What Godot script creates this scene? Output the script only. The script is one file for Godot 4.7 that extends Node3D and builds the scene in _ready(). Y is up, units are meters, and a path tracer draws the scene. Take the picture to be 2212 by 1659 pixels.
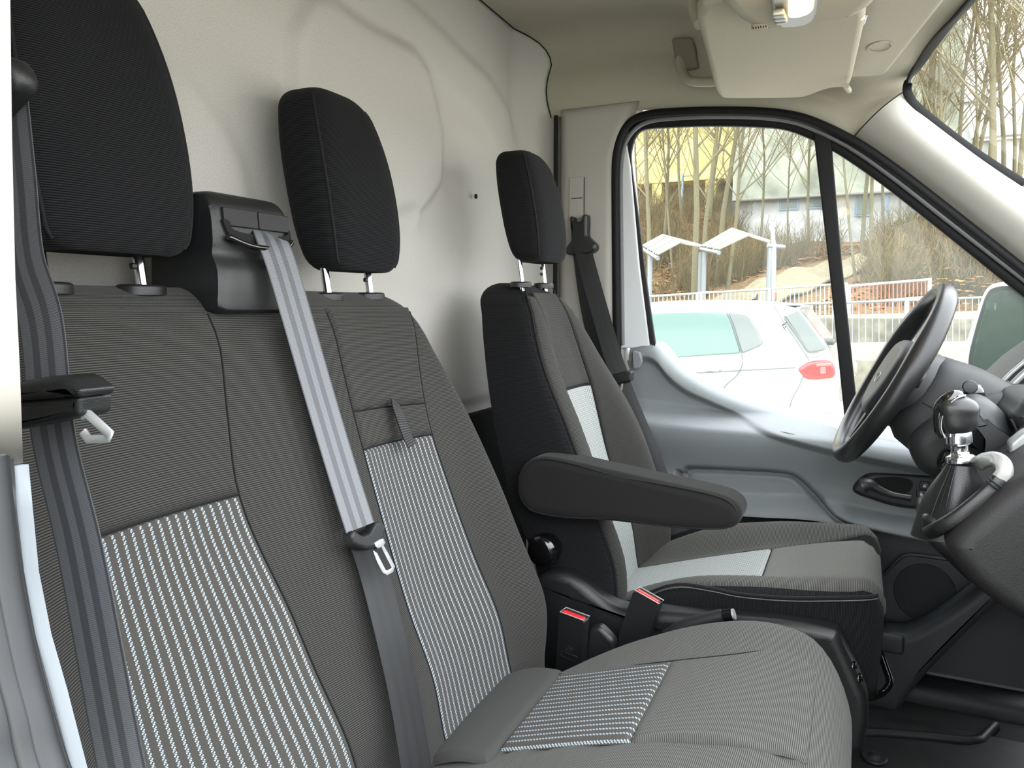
extends Node3D
# A van cab seen from the open passenger door. x runs forward, y up from the ground, z towards the passenger side; metres.

class MB:
	var v := PackedVector3Array()
	var uv := PackedVector2Array()
	var ix := PackedInt32Array()
	func add(p: Vector3, t := Vector2.ZERO) -> int:
		v.append(p); uv.append(t)
		return v.size() - 1
	func tri(a: int, b: int, c: int) -> void:
		ix.append(a); ix.append(b); ix.append(c)
	func quad(a: int, b: int, c: int, d: int) -> void:
		tri(a, b, c); tri(a, c, d)
	# rows of points joined into a sheet; uv in metres of arc length
	func grid(rows: Array, wrap := false, uvs: Array = []) -> void:
		var m: int = rows.size()
		var n: int = rows[0].size()
		var us := PackedFloat32Array(); us.resize(n + 1)
		var vs := PackedFloat32Array(); vs.resize(m)
		for j in range(1, n + 1):
			var s := 0.0
			for i in m:
				var row: PackedVector3Array = rows[i]
				s += row[j % n].distance_to(row[j - 1])
			us[j] = us[j - 1] + s / m
		var mid: int = n / 2
		for i in range(1, m):
			vs[i] = vs[i - 1] + rows[i][mid].distance_to(rows[i - 1][mid])
		var cols: int = n + 1 if wrap else n
		var base := v.size()
		for i in m:
			var row: PackedVector3Array = rows[i]
			for j in cols:
				v.append(row[j % n])
				uv.append(uvs[i][j] if uvs.size() else Vector2(us[j], vs[i]))
		for i in m - 1:
			for j in cols - 1:
				var a := base + i * cols + j
				quad(a, a + 1, a + cols + 1, a + cols)
	# a sheet given thickness: its back lies off along -normal
	func slab(rows: Array, thick: float) -> void:
		var m: int = rows.size()
		var n: int = rows[0].size()
		var back := []
		for i in m:
			var r := PackedVector3Array()
			for j in n:
				var a: Vector3 = rows[mini(i + 1, m - 1)][j] - rows[maxi(i - 1, 0)][j]
				var b: Vector3 = rows[i][mini(j + 1, n - 1)] - rows[i][maxi(j - 1, 0)]
				r.append(rows[i][j] - b.cross(a).normalized() * thick)
			back.append(r)
		grid(rows)
		var rb := []
		for i in m:
			var r: PackedVector3Array = back[i].duplicate()
			r.reverse()
			rb.append(r)
		grid(rb)
		var front_edge := PackedVector3Array(); var back_edge := PackedVector3Array()
		for j in n:
			front_edge.append(rows[0][j]); back_edge.append(back[0][j])
		for i in range(1, m):
			front_edge.append(rows[i][n - 1]); back_edge.append(back[i][n - 1])
		for j in range(n - 2, -1, -1):
			front_edge.append(rows[m - 1][j]); back_edge.append(back[m - 1][j])
		for i in range(m - 2, 0, -1):
			front_edge.append(rows[i][0]); back_edge.append(back[i][0])
		grid([back_edge, front_edge], true)
	func fan(ring: PackedVector3Array, flip: bool) -> void:
		var c := Vector3.ZERO
		for p in ring: c += p
		c /= ring.size()
		var a := add(c)
		var first := v.size()
		for p in ring: add(p, Vector2(p.x + p.z, p.y))
		for j in ring.size():
			var k := (j + 1) % ring.size()
			if flip: tri(a, first + k, first + j)
			else: tri(a, first + j, first + k)
	func loft(rings: Array, cap := true) -> void:
		grid(rings, true)
		if cap:
			fan(rings[0], true); fan(rings[-1], false)
	func tube(path: PackedVector3Array, r: Variant, n := 8, closed := false) -> void:
		var rings := []
		var m := path.size()
		var side := Vector3.ZERO
		for i in m:
			var t: Vector3
			if closed: t = path[(i + 1) % m] - path[(i - 1 + m) % m]
			else: t = path[mini(i + 1, m - 1)] - path[maxi(i - 1, 0)]
			t = t.normalized()
			if side == Vector3.ZERO:
				side = t.cross(Vector3.UP)
				if side.length() < 0.1: side = t.cross(Vector3.RIGHT)
			side = (side - t * side.dot(t)).normalized()
			var up := side.cross(t)
			var rad: float = r if r is float else r[i]
			var ring := PackedVector3Array()
			for k in n:
				var a := TAU * k / n
				ring.append(path[i] + (side * cos(a) + up * sin(a)) * rad)
			rings.append(ring)
		if closed: rings.append(rings[0])
		loft(rings, not closed)
	# a profile (x across, y along «up») carried along a path
	func sweep(path: PackedVector3Array, prof: PackedVector2Array, up: Vector3, closed := false, cap := true, scales := PackedFloat32Array()) -> void:
		var rings := []
		var m := path.size()
		for i in m:
			var t: Vector3
			if closed: t = path[(i + 1) % m] - path[(i - 1 + m) % m]
			else: t = path[mini(i + 1, m - 1)] - path[maxi(i - 1, 0)]
			var side := t.normalized().cross(up).normalized()
			var u2 := side.cross(t.normalized()).normalized()
			var k := 1.0
			if scales.size(): k = scales[i]
			var ring := PackedVector3Array()
			for p in prof: ring.append(path[i] + side * p.x * k + u2 * p.y * k)
			rings.append(ring)
		if closed: rings.append(rings[0])
		loft(rings, cap and not closed)
	# a polygon in x and y, thick along z from z0 (back) to z1 (front), its front edge rounded by bevel
	func extr(poly: PackedVector2Array, z0: float, z1: float, bevel := 0.0, xf := Transform3D(), steps := 2) -> void:
		var p := poly
		if Geometry2D.is_polygon_clockwise(p):
			p = poly.duplicate(); p.reverse()
		var n := p.size()
		var inner := PackedVector2Array()
		for i in n:
			var a := (p[i] - p[(i - 1 + n) % n]).normalized()
			var b := (p[(i + 1) % n] - p[i]).normalized()
			var na := Vector2(-a.y, a.x)
			var nb := Vector2(-b.y, b.x)
			var mi := na + nb
			var d := maxf(mi.length_squared() * 0.5, 0.35)
			inner.append(mi / d)
		var levels := [[z0, 0.0]]
		if bevel > 0.0:
			for k in steps + 1:
				var a := PI / 2 * k / steps
				levels.append([z1 - bevel * (1.0 - sin(a)), bevel * (1.0 - cos(a))])
		else: levels.append([z1, 0.0])
		var rings := []
		for l in levels:
			var ring := PackedVector3Array()
			for i in n:
				var q: Vector2 = p[i] + inner[i] * l[1]
				ring.append(xf * Vector3(q.x, q.y, l[0]))
			rings.append(ring)
		grid(rings, true)
		var tris := Geometry2D.triangulate_polygon(p)
		var fa := v.size()
		for i in n: add(rings[0][i], p[i])
		var fb := v.size()
		for i in n: add(rings[-1][i], p[i])
		for k in range(0, tris.size(), 3):
			# triangulate_polygon may turn either way: take each triangle's own turn
			var q0: Vector2 = p[tris[k]]; var q1: Vector2 = p[tris[k + 1]]; var q2: Vector2 = p[tris[k + 2]]
			var ccw := (q1 - q0).cross(q2 - q0) > 0.0
			var o := [tris[k], tris[k + 1], tris[k + 2]] if ccw else [tris[k], tris[k + 2], tris[k + 1]]
			tri(fb + o[0], fb + o[1], fb + o[2])
			tri(fa + o[0], fa + o[2], fa + o[1])
	# a box with rounded edges
	func rbox(size: Vector3, r: float, xf := Transform3D(), seg := 2) -> void:
		var h := size / 2.0
		r = minf(r, minf(h.x, minf(h.y, h.z)) * 0.98)
		var ang := []
		for k in seg + 1: ang.append(PI / 2 * k / seg)
		var rings := []
		var inn := h - Vector3.ONE * r
		# rings run round y; rows from the bottom to the top
		var lat := []
		for k in seg + 1: lat.append([-inn.y - r * cos(ang[k]), r * sin(ang[k])])
		for k in seg + 1: lat.append([inn.y + r * sin(ang[k]), r * cos(ang[k])])
		for l in lat:
			var ring := PackedVector3Array()
			for c in [[1, 1, 0.0], [-1, 1, PI / 2], [-1, -1, PI], [1, -1, PI * 1.5]]:
				for k in seg + 1:
					var a: float = c[2] + ang[k]
					ring.append(xf * Vector3(c[0] * inn.x + l[1] * cos(a), l[0], c[1] * inn.z + l[1] * sin(a)))
			rings.append(ring)
		loft(rings)
	# a profile of (radius, height) turned round xf's y axis
	func lathe(prof: PackedVector2Array, xf := Transform3D(), n := 20) -> void:
		var rings := []
		for p in prof:
			var ring := PackedVector3Array()
			for k in n:
				var a := TAU * k / n
				ring.append(xf * Vector3(p.x * cos(a), p.y, -p.x * sin(a)))
			rings.append(ring)
		loft(rings)
	func mesh(crease := 0.55) -> ArrayMesh:
		var c := Vector3.ZERO
		for p in v: c += p
		c /= maxf(v.size(), 1)
		var vol := 0.0
		var fn := PackedVector3Array(); fn.resize(v.size())
		for k in range(0, ix.size(), 3):
			var a := v[ix[k]] - c; var b := v[ix[k + 1]] - c; var d := v[ix[k + 2]] - c
			vol += a.dot(b.cross(d))
		var s := 1.0
		if vol < 0.0: s = -1.0
		var out := ix.duplicate()
		for k in range(0, ix.size(), 3):
			var f := (v[ix[k + 1]] - v[ix[k]]).cross(v[ix[k + 2]] - v[ix[k]]) * s
			fn[ix[k]] += f; fn[ix[k + 1]] += f; fn[ix[k + 2]] += f
			if s > 0.0:
				out[k + 1] = ix[k + 2]; out[k + 2] = ix[k + 1]
		var same := {}
		for i in v.size():
			var q := Vector3i((v[i] * 20000.0).round())
			if same.has(q): same[q].append(i)
			else: same[q] = [i]
		var nn := fn.duplicate()
		for q in same:
			var g: Array = same[q]
			if g.size() > 1:
				for i in g:
					var me: Vector3 = fn[i].normalized()
					var sum := Vector3.ZERO
					for j in g:
						if me.dot(fn[j].normalized()) > crease: sum += fn[j]
					nn[i] = sum
		for i in nn.size():
			nn[i] = nn[i].normalized() if nn[i].length_squared() > 1e-24 else Vector3.UP
		var arr := []
		arr.resize(Mesh.ARRAY_MAX)
		arr[Mesh.ARRAY_VERTEX] = v
		arr[Mesh.ARRAY_NORMAL] = nn
		arr[Mesh.ARRAY_TEX_UV] = uv
		arr[Mesh.ARRAY_INDEX] = out
		var am := ArrayMesh.new()
		am.add_surface_from_arrays(Mesh.PRIMITIVE_TRIANGLES, arr)
		return am

# ---- small helpers
func tab(t: Array, x: float, c := 1) -> float:   # a smooth table look-up
	var n := t.size()
	if x <= t[0][0]: return t[0][c]
	if x >= t[n - 1][0]: return t[n - 1][c]
	for i in n - 1:
		if x <= t[i + 1][0]:
			var h: float = t[i + 1][0] - t[i][0]
			var k: float = (x - t[i][0]) / h
			var d: float = (t[i + 1][c] - t[i][c]) / h
			var d0: float = d if i == 0 else ((t[i][c] - t[i - 1][c]) / (t[i][0] - t[i - 1][0]) + d) / 2
			var d1: float = d if i == n - 2 else ((t[i + 2][c] - t[i + 1][c]) / (t[i + 2][0] - t[i + 1][0]) + d) / 2
			var k2 := k * k; var k3 := k2 * k
			return (2 * k3 - 3 * k2 + 1) * t[i][c] + (k3 - 2 * k2 + k) * h * d0 + (-2 * k3 + 3 * k2) * t[i + 1][c] + (k3 - k2) * h * d1
	return t[n - 1][c]

func smooth(path: PackedVector3Array, n := 6, closed := false) -> PackedVector3Array:
	var out := PackedVector3Array()
	var m := path.size()
	var last := m if closed else m - 1
	for i in last:
		var p0 := path[(i - 1 + m) % m] if closed else path[maxi(i - 1, 0)]
		var p1 := path[i]
		var p2 := path[(i + 1) % m]
		var p3 := path[(i + 2) % m] if closed else path[mini(i + 2, m - 1)]
		for k in n: out.append(p1.cubic_interpolate(p2, p0, p3, float(k) / n))
	if not closed: out.append(path[m - 1])
	return out

func smooth2(path: PackedVector2Array, n := 5, closed := true) -> PackedVector2Array:
	var p := PackedVector3Array()
	for q in path: p.append(Vector3(q.x, q.y, 0))
	var out := PackedVector2Array()
	for q in smooth(p, n, closed): out.append(Vector2(q.x, q.y))
	return out

# a polygon with its corners rounded by r
func rounded(p: PackedVector2Array, r: float, n := 5) -> PackedVector2Array:
	var out := PackedVector2Array()
	var m := p.size()
	for i in m:
		var a := p[(i - 1 + m) % m] - p[i]
		var b := p[(i + 1) % m] - p[i]
		var k := minf(r, minf(a.length(), b.length()) * 0.48)
		var s := p[i] + a.normalized() * k
		var e := p[i] + b.normalized() * k
		for j in n + 1:
			var t := float(j) / n
			out.append(s.lerp(p[i], t).lerp(p[i].lerp(e, t), t))
	return out

func rect(x0: float, y0: float, x1: float, y1: float) -> PackedVector2Array:
	return PackedVector2Array([Vector2(x0, y0), Vector2(x1, y0), Vector2(x1, y1), Vector2(x0, y1)])

func frame(origin: Vector3, x: Vector3, y: Vector3) -> Transform3D:   # x and y made square, z = x cross y
	x = x.normalized()
	y = (y - x * x.dot(y)).normalized()
	return Transform3D(Basis(x, y, x.cross(y)), origin)

func along(a: Vector3, b: Vector3) -> Transform3D:   # y axis from a to b
	var y := (b - a).normalized()
	var x := y.cross(Vector3(0.3, 0.2, 1)).normalized()
	return Transform3D(Basis(x, y, x.cross(y)), a)

func thing(called: String, label: String, category: String, at: Vector3, group := "") -> Node3D:
	var o := Node3D.new()
	o.name = called
	o.position = at
	add_child(o, true)
	o.set_meta("label", label)
	o.set_meta("category", category)
	if group: o.set_meta("group", group)
	return o

# a named mesh whose points are given in world coordinates
func part(called: String, mb: Variant, mat: Material, parent: Node3D = null, label := "") -> MeshInstance3D:
	var o := MeshInstance3D.new()
	o.name = called
	o.mesh = mb.mesh() if mb is MB else mb
	o.material_override = mat
	if parent == null:
		add_child(o, true)
	else:
		parent.add_child(o, true)
		var at := Vector3.ZERO
		var q: Node = parent
		while q != self:
			at += q.position
			q = q.get_parent()
		o.position = -at
	if label: o.set_meta("label", label)
	return o

func struct(called: String, mb: Variant, mat: Material, label := "") -> MeshInstance3D:
	var o := part(called, mb, mat)
	o.set_meta("kind", "structure")
	if label: o.set_meta("label", label)
	return o

# a mesh that is a thing by itself: its origin is put at its base
func solo(called: String, mb: MB, mat: Material, label: String, category: String, group := "") -> MeshInstance3D:
	var lo := mb.v[0]; var hi := mb.v[0]
	for p in mb.v:
		lo = lo.min(p); hi = hi.max(p)
	var at := Vector3((lo.x + hi.x) / 2, lo.y, (lo.z + hi.z) / 2)
	for i in mb.v.size(): mb.v[i] -= at
	var o := part(called, mb, mat)
	o.position = at
	o.set_meta("label", label)
	o.set_meta("category", category)
	if group: o.set_meta("group", group)
	return o

func tubed(path: PackedVector3Array, r: Variant, n := 8, closed := false) -> MB:
	var b := MB.new()
	b.tube(path, r, n, closed)
	return b

func boxed(size: Vector3, r: float, xf: Transform3D, seg := 2) -> MB:
	var b := MB.new()
	b.rbox(size, r, xf, seg)
	return b

# ---- materials
var M := {}
var TX := {}

func img(w: int, h: int, f: Callable) -> ImageTexture:
	var d := PackedByteArray()
	d.resize(w * h * 3)
	var k := 0
	for y in h:
		for x in w:
			var c: Color = f.call(x, y)
			d[k] = clampi(int(c.r * 255.0), 0, 255); d[k + 1] = clampi(int(c.g * 255.0), 0, 255); d[k + 2] = clampi(int(c.b * 255.0), 0, 255)
			k += 3
	return ImageTexture.create_from_image(Image.create_from_data(w, h, false, Image.FORMAT_RGB8, d))

func noise_tex(freq: float, oct: int, lo: Color, hi: Color, seed_ := 1, kind := FastNoiseLite.TYPE_SIMPLEX_SMOOTH, size := 512) -> NoiseTexture2D:
	var n := FastNoiseLite.new()
	n.noise_type = kind
	n.seed = seed_
	n.frequency = freq
	n.fractal_octaves = oct
	if kind == FastNoiseLite.TYPE_CELLULAR: n.cellular_return_type = FastNoiseLite.RETURN_DISTANCE
	var t := NoiseTexture2D.new()
	t.width = size; t.height = size
	t.seamless = true
	t.noise = n
	var g := Gradient.new()
	g.set_color(0, lo); g.set_color(1, hi)
	t.color_ramp = g
	return t

func c255(r: float, g: float, b: float) -> Color:
	return Color(r / 255.0, g / 255.0, b / 255.0)

func mat(called: String, col: Color, rough := 0.6, o := {}) -> StandardMaterial3D:
	var m := StandardMaterial3D.new()
	m.resource_name = called
	m.albedo_color = col
	m.roughness = rough
	m.cull_mode = BaseMaterial3D.CULL_DISABLED
	m.metallic_specular = o.get("spec", 0.5)
	m.metallic = o.get("metal", 0.0)
	if o.has("tex"):
		m.albedo_texture = o.tex
		m.uv1_scale = o.get("scale", Vector3.ONE)
	if o.has("bump"):
		m.heightmap_enabled = true
		m.heightmap_texture = o.bump
		m.heightmap_scale = o.get("depth", 0.05)
		m.uv1_scale = o.get("scale", Vector3.ONE)
	if o.get("tri", false):
		m.uv1_triplanar = true
		m.uv1_world_triplanar = true
	if o.has("rim"):
		m.rim_enabled = true
		m.rim = o.rim
		m.rim_tint = 0.5
	if o.has("coat"):
		m.clearcoat_enabled = true
		m.clearcoat = o.coat
		m.clearcoat_roughness = 0.1
	M[called] = m
	return m

func make_materials() -> void:
	# ribbed cloth: 40 mm tile, 16 ribs with a fine cross weave that shows as dots
	TX.rib = img(256, 256, func(x: int, y: int) -> Color:
		var r := 0.5 + 0.5 * sin(TAU * y / 16.0)
		var q := 0.5 + 0.5 * sin(TAU * x / 12.8 + (PI if (y / 16) % 2 == 1 else 0.0))
		var g := 0.42 + 0.40 * r + 0.18 * r * q + 0.05 * sin(x * 12.9898 + y * 78.233)
		return Color(g, g, g))
	# finer plain weave of the seat tongue and skirts
	TX.weave = img(128, 128, func(x: int, y: int) -> Color:
		var g := 0.62 + 0.2 * sin(TAU * x / 8.0) * sin(TAU * y / 8.0) + 0.14 * sin(TAU * y / 8.0) + 0.08 * fmod(abs(sin(x * 12.9898 + y * 78.233) * 437.585), 1.0)
		return Color(g, g, g))
	# striped insert: 52 x 56 mm tile, 4 chains of white stitches 13 mm apart over dark twill
	TX.insert = img(416, 448, func(x: int, y: int) -> Color:
		var mx := x * 0.125; var my := y * 0.125
		var tw := 0.5 + 0.5 * sin(TAU * (x + y) / 13.0)
		var base := Color(0.30, 0.29, 0.275) * (0.72 + 0.36 * tw)
		var dx := fmod(mx, 13.0) - 6.5
		var p := fposmod(my / 4.667, 1.0)
		var a := Vector2((dx + 1.25) / 1.12, (p - 0.27) * 4.667 / 0.86).length()
		var b := Vector2((dx - 1.25) / 1.12, (p - 0.77) * 4.667 / 0.86).length()
		var link := absf(dx * 0.9 + (p - 0.52) * 4.667) / 0.62 if absf(dx) < 1.3 else 9.0
		var d := minf(minf(a, b), link)
		var w := clampf((1.12 - d) / 0.25, 0.0, 1.0)
		return base.lerp(Color(0.64, 0.69, 0.73), w))
	# the driver's inserts: the same chains closer together, with window light put into the tone
	TX.insert_far = img(208, 224, func(x: int, y: int) -> Color:
		var dx := fmod(x * 0.25, 6.5) - 3.25
		var p := fposmod(y * 0.25 / 4.667, 1.0)
		var w := clampf(1.5 - absf(dx) / 1.1, 0.0, 1.0) * (0.65 + 0.35 * sin(TAU * p + dx))
		return Color(0.46, 0.475, 0.465).lerp(Color(0.86, 0.88, 0.87), w))
	TX.insert_bump = img(104, 112, func(x: int, y: int) -> Color:
		var dx := fmod(x * 0.5, 13.0) - 6.5
		var g := 0.4 + 0.5 * exp(-dx * dx / 3.0) + 0.1 * sin(TAU * (x + y) / 3.25)
		return Color(g, g, g))
	# belt webbing: u runs once across the 47 mm band, v repeats every 12 mm
	TX.belt = img(128, 96, func(x: int, y: int) -> Color:
		var u := x / 128.0
		var g := 0.78
		for s in [0.34, 0.67]:
			if absf(u - s) < 0.08: g = 0.56
		if u < 0.035 or u > 0.965: g = 0.5
		g *= 0.86 + 0.14 * sin(TAU * (y / 12.0 + (0.5 if absf(u - 0.5) < 0.27 else 0.0)))
		return Color(g, g, g))
	TX.strap = img(64, 64, func(x: int, y: int) -> Color:
		var g := 0.35 + 0.65 * pow(0.5 + 0.5 * sin(TAU * y / 16.0), 2.0)
		if x < 6 or x > 57: g *= 0.5
		return Color(g, g, g))
	# perforated speaker grille, 24 mm tile
	TX.grille = img(128, 128, func(x: int, y: int) -> Color:
		var row := int(y / 10.667)
		var cx := fposmod(x + (5.333 if row % 2 == 1 else 0.0), 10.667) - 5.333
		var cy := fmod(y, 10.667) - 5.333
		var g := 0.25 if cx * cx + cy * cy < 11.0 else 1.0
		return Color(g, g, g))
	TX.felt = noise_tex(0.09, 4, Color(0.86, 0.86, 0.86), Color(1, 1, 1), 3)
	TX.grain = noise_tex(0.16, 2, Color(0, 0, 0), Color(1, 1, 1), 5, FastNoiseLite.TYPE_CELLULAR)
	TX.leather = noise_tex(0.06, 3, Color(0.1, 0.1, 0.1), Color(1, 1, 1), 7, FastNoiseLite.TYPE_CELLULAR)
	TX.dirt = noise_tex(0.012, 5, Color(0.62, 0.62, 0.62), Color(1, 1, 1), 9)
	TX.litter = noise_tex(0.05, 5, c255(76, 60, 42), c255(146, 120, 84), 11)
	TX.path = noise_tex(0.03, 5, c255(112, 106, 86), c255(140, 132, 110), 13)
	TX.asphalt = noise_tex(0.2, 3, c255(176, 172, 160), c255(206, 202, 188), 15)
	TX.sand = noise_tex(0.03, 5, c255(104, 98, 82), c255(132, 126, 108), 19)
	TX.bark = noise_tex(0.08, 4, c255(84, 80, 62), c255(130, 124, 100), 17)
	var fab := Vector3(25, 25, 25)
	mat("rib", c255(86, 85, 82), 0.95, {"tex": TX.rib, "bump": TX.rib, "depth": 0.06, "scale": fab, "spec": 0.25, "rim": 0.25})
	mat("rib_dark", c255(45, 45, 47), 0.95, {"tex": TX.rib, "bump": TX.rib, "depth": 0.05, "scale": fab, "spec": 0.22, "rim": 0.2})
	mat("weave_rib", c255(116, 115, 111), 0.95, {"tex": TX.rib, "bump": TX.rib, "depth": 0.05, "scale": Vector3(27, 27, 27), "spec": 0.25, "rim": 0.25})
	mat("rib_mid", c255(50, 50, 48), 0.95, {"tex": TX.weave, "scale": Vector3(45, 45, 45), "spec": 0.25, "rim": 0.35})
	mat("rib_far", c255(112, 111, 107), 0.95, {"tex": TX.rib, "scale": Vector3(22, 22, 22), "spec": 0.25, "rim": 0.25})  # lighter copy of the rib cloth, window light put into its colour
	mat("weave_far", c255(150, 149, 143), 0.95, {"tex": TX.weave, "scale": Vector3(40, 40, 40), "spec": 0.25, "rim": 0.2})  # brightened as well, for light falling from the windows above
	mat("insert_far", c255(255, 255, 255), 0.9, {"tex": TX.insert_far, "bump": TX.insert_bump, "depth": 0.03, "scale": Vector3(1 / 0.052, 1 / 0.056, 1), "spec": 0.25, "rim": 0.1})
	mat("weave", c255(98, 97, 95), 0.95, {"tex": TX.weave, "scale": Vector3(60, 60, 60), "spec": 0.25, "rim": 0.2})
	mat("insert", c255(255, 255, 255), 0.9, {"tex": TX.insert, "bump": TX.insert_bump, "depth": 0.05, "scale": Vector3(1 / 0.052, 1 / 0.056, 1), "spec": 0.25, "rim": 0.1})
	mat("seam", c255(9, 9, 9), 0.9)
	mat("belt", c255(146, 148, 154), 0.55, {"tex": TX.belt, "scale": Vector3(1, 1 / 0.012, 1), "spec": 0.4, "rim": 0.3})
	mat("belt_lit", c255(150, 153, 160), 0.5, {"tex": TX.belt, "scale": Vector3(1, 1 / 0.012, 1), "spec": 0.5, "rim": 0.3})  # lit copy of the same webbing, its sheen put into the colour
	mat("belt_black", c255(28, 29, 32), 0.5, {"tex": TX.belt, "scale": Vector3(1, 1 / 0.012, 1), "spec": 0.5})
	mat("strap", c255(72, 72, 72), 0.8, {"tex": TX.strap, "scale": Vector3(1, 1 / 0.017, 1)})
	var gr := {"bump": TX.grain, "depth": 0.02, "scale": Vector3(14, 14, 14), "tri": true}
	mat("black", c255(25, 26, 27), 0.42, gr)
	mat("black_soft", c255(23, 24, 25), 0.6, gr)
	mat("gloss_black", c255(12, 12, 13), 0.12, {"coat": 0.6})
	mat("rubber", c255(20, 20, 21), 0.6, {"spec": 0.3})
	mat("seal_grey", c255(40, 41, 43), 0.55)
	mat("rubber_grey", c255(96, 98, 100), 0.45)
	mat("leather", c255(22, 22, 23), 0.38, {"bump": TX.leather, "depth": 0.02, "scale": Vector3(18, 18, 18), "tri": true})
	mat("leather_soft", c255(20, 19, 19), 0.6, {"bump": TX.leather, "depth": 0.03, "scale": Vector3(14, 14, 14), "tri": true})
	mat("wheel_leather", c255(25, 25, 26), 0.34, {"bump": TX.leather, "depth": 0.006, "scale": Vector3(22, 22, 22), "tri": true})
	mat("dark_plastic", c255(30, 31, 33), 0.5, gr)
	mat("door_grey", c255(118, 123, 125), 0.5, gr)
	mat("door_dark", c255(40, 43, 46), 0.55, gr)
	mat("bulkhead", c255(203, 200, 193), 0.75, {"tex": TX.felt, "scale": Vector3(7, 7, 7), "tri": true})
	mat("headliner", c255(178, 173, 158), 0.9, {"tex": TX.felt, "scale": Vector3(9, 9, 9), "tri": true, "spec": 0.2})
	mat("trim_light", c255(160, 157, 149), 0.6, {"bump": TX.grain, "depth": 0.008, "scale": Vector3(14, 14, 14), "tri": true})
	mat("trim_white", c255(164, 160, 151), 0.55)
	mat("visor", c255(178, 172, 154), 0.85, {"tex": TX.felt, "scale": Vector3(9, 9, 9), "tri": true, "spec": 0.3})
	mat("paint_white", c255(190, 192, 192), 0.3)
	mat("grille", c255(40, 42, 44), 0.7, {"tex": TX.grille, "bump": TX.grille, "depth": 0.06, "scale": Vector3(42, 42, 42)})
	mat("satin_black", c255(48, 49, 50), 0.35)
	mat("chrome", c255(215, 217, 220), 0.12, {"metal": 1.0})
	mat("steel", c255(205, 207, 208), 0.28, {"metal": 0.6})
	mat("satin", c255(150, 152, 152), 0.4, {"metal": 0.6})
	mat("red", c255(216, 40, 44), 0.35)
	mat("white_mark", c255(205, 207, 208), 0.6)
	mat("grey_mark", c255(96, 98, 100), 0.6)
	mat("mat_rubber", c255(30, 30, 29), 0.6, {"tex": TX.dirt, "bump": TX.dirt, "depth": 0.05, "scale": Vector3(3, 3, 3), "tri": true})
	mat("carpet", c255(24, 24, 25), 0.95)
	var g := mat("window_glass", Color(0.58, 0.63, 0.59, 0.22), 0.0, {"spec": 0.3})  # milky tint puts the haze of reflections into the pane
	g.transparency = BaseMaterial3D.TRANSPARENCY_ALPHA
	var gw := mat("windscreen_glass", Color(0.6, 0.65, 0.61, 0.06), 0.0, {"spec": 0.3})
	gw.transparency = BaseMaterial3D.TRANSPARENCY_ALPHA
	var g2 := mat("clear_plastic", Color(0.95, 0.95, 0.95, 0.15), 0.05)
	g2.transparency = BaseMaterial3D.TRANSPARENCY_ALPHA
	mat("mirror", c255(88, 116, 110), 0.03, {"metal": 1.0})  # dark teal tint stands in for the reflected cab
	var l := mat("lamp_glow", c255(255, 236, 190), 0.5)
	l.emission_enabled = true
	l.emission = Color(1.0, 0.80, 0.45)
	l.emission_energy_multiplier = 2.2
	# outside
	mat("sand", c255(255, 255, 255), 0.9, {"tex": TX.sand, "scale": Vector3(0.5, 0.5, 0.5), "tri": true})
	mat("asphalt", c255(255, 255, 255), 0.9, {"tex": TX.asphalt, "scale": Vector3(0.8, 0.8, 0.8), "tri": true})
	mat("hill", c255(255, 255, 255), 1.0, {"tex": TX.litter, "scale": Vector3(0.22, 0.22, 0.22), "tri": true, "spec": 0.1})
	mat("path", c255(255, 255, 255), 0.95, {"tex": TX.path, "scale": Vector3(0.3, 0.3, 0.3), "tri": true, "spec": 0.1})
	mat("bark", c255(255, 255, 255), 0.95, {"tex": TX.bark, "scale": Vector3(0.7, 0.7, 0.7), "tri": true, "spec": 0.1})
	mat("brush", c255(104, 90, 62), 0.95, {"spec": 0.1})
	mat("undercroft", c255(128, 116, 100), 0.9)  # colour darkened to carry the shade below the block
	mat("twig", c255(118, 110, 86), 0.95, {"spec": 0.1})
	mat("dry_leaf", c255(150, 112, 74), 0.9, {"spec": 0.1})
	mat("concrete", c255(136, 130, 114), 0.9, {"tex": TX.dirt, "scale": Vector3(0.4, 0.4, 0.4), "tri": true})
	mat("galvanised", c255(126, 131, 134), 0.5, {"metal": 0.2})
	mat("fence_white", c255(152, 152, 147), 0.5)
	mat("fence_red", c255(206, 82, 58), 0.5)
	mat("car_white", c255(134, 137, 136), 0.22, {"coat": 0.5})
	mat("car_glass", c255(92, 118, 112), 0.06, {"coat": 0.4})
	mat("car_glass_dark", c255(104, 110, 110), 0.08)
	mat("car_lamp", c255(176, 18, 24), 0.2, {"coat": 0.3})
	mat("car_lamp_pale", c255(206, 84, 84), 0.15, {"coat": 0.8})
	mat("car_black", c255(52, 54, 54), 0.4)
	mat("tyre", c255(34, 34, 34), 0.8)
	mat("yellow_wall", c255(250, 234, 150), 0.9, {"tex": TX.dirt, "scale": Vector3(0.1, 0.1, 0.1), "tri": true})
	mat("green_wall", c255(206, 214, 194), 0.9, {"tex": TX.dirt, "scale": Vector3(0.1, 0.1, 0.1), "tri": true})
	mat("white_wall", c255(222, 226, 224), 0.9, {"tex": TX.dirt, "scale": Vector3(0.1, 0.1, 0.1), "tri": true})
	mat("blue_frame", c255(126, 152, 172), 0.6)
	mat("pane_dark", c255(110, 120, 116), 0.15)
	mat("roof_grey", c255(150, 148, 144), 0.8)
	mat("canopy", c255(136, 138, 122), 0.5)

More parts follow.
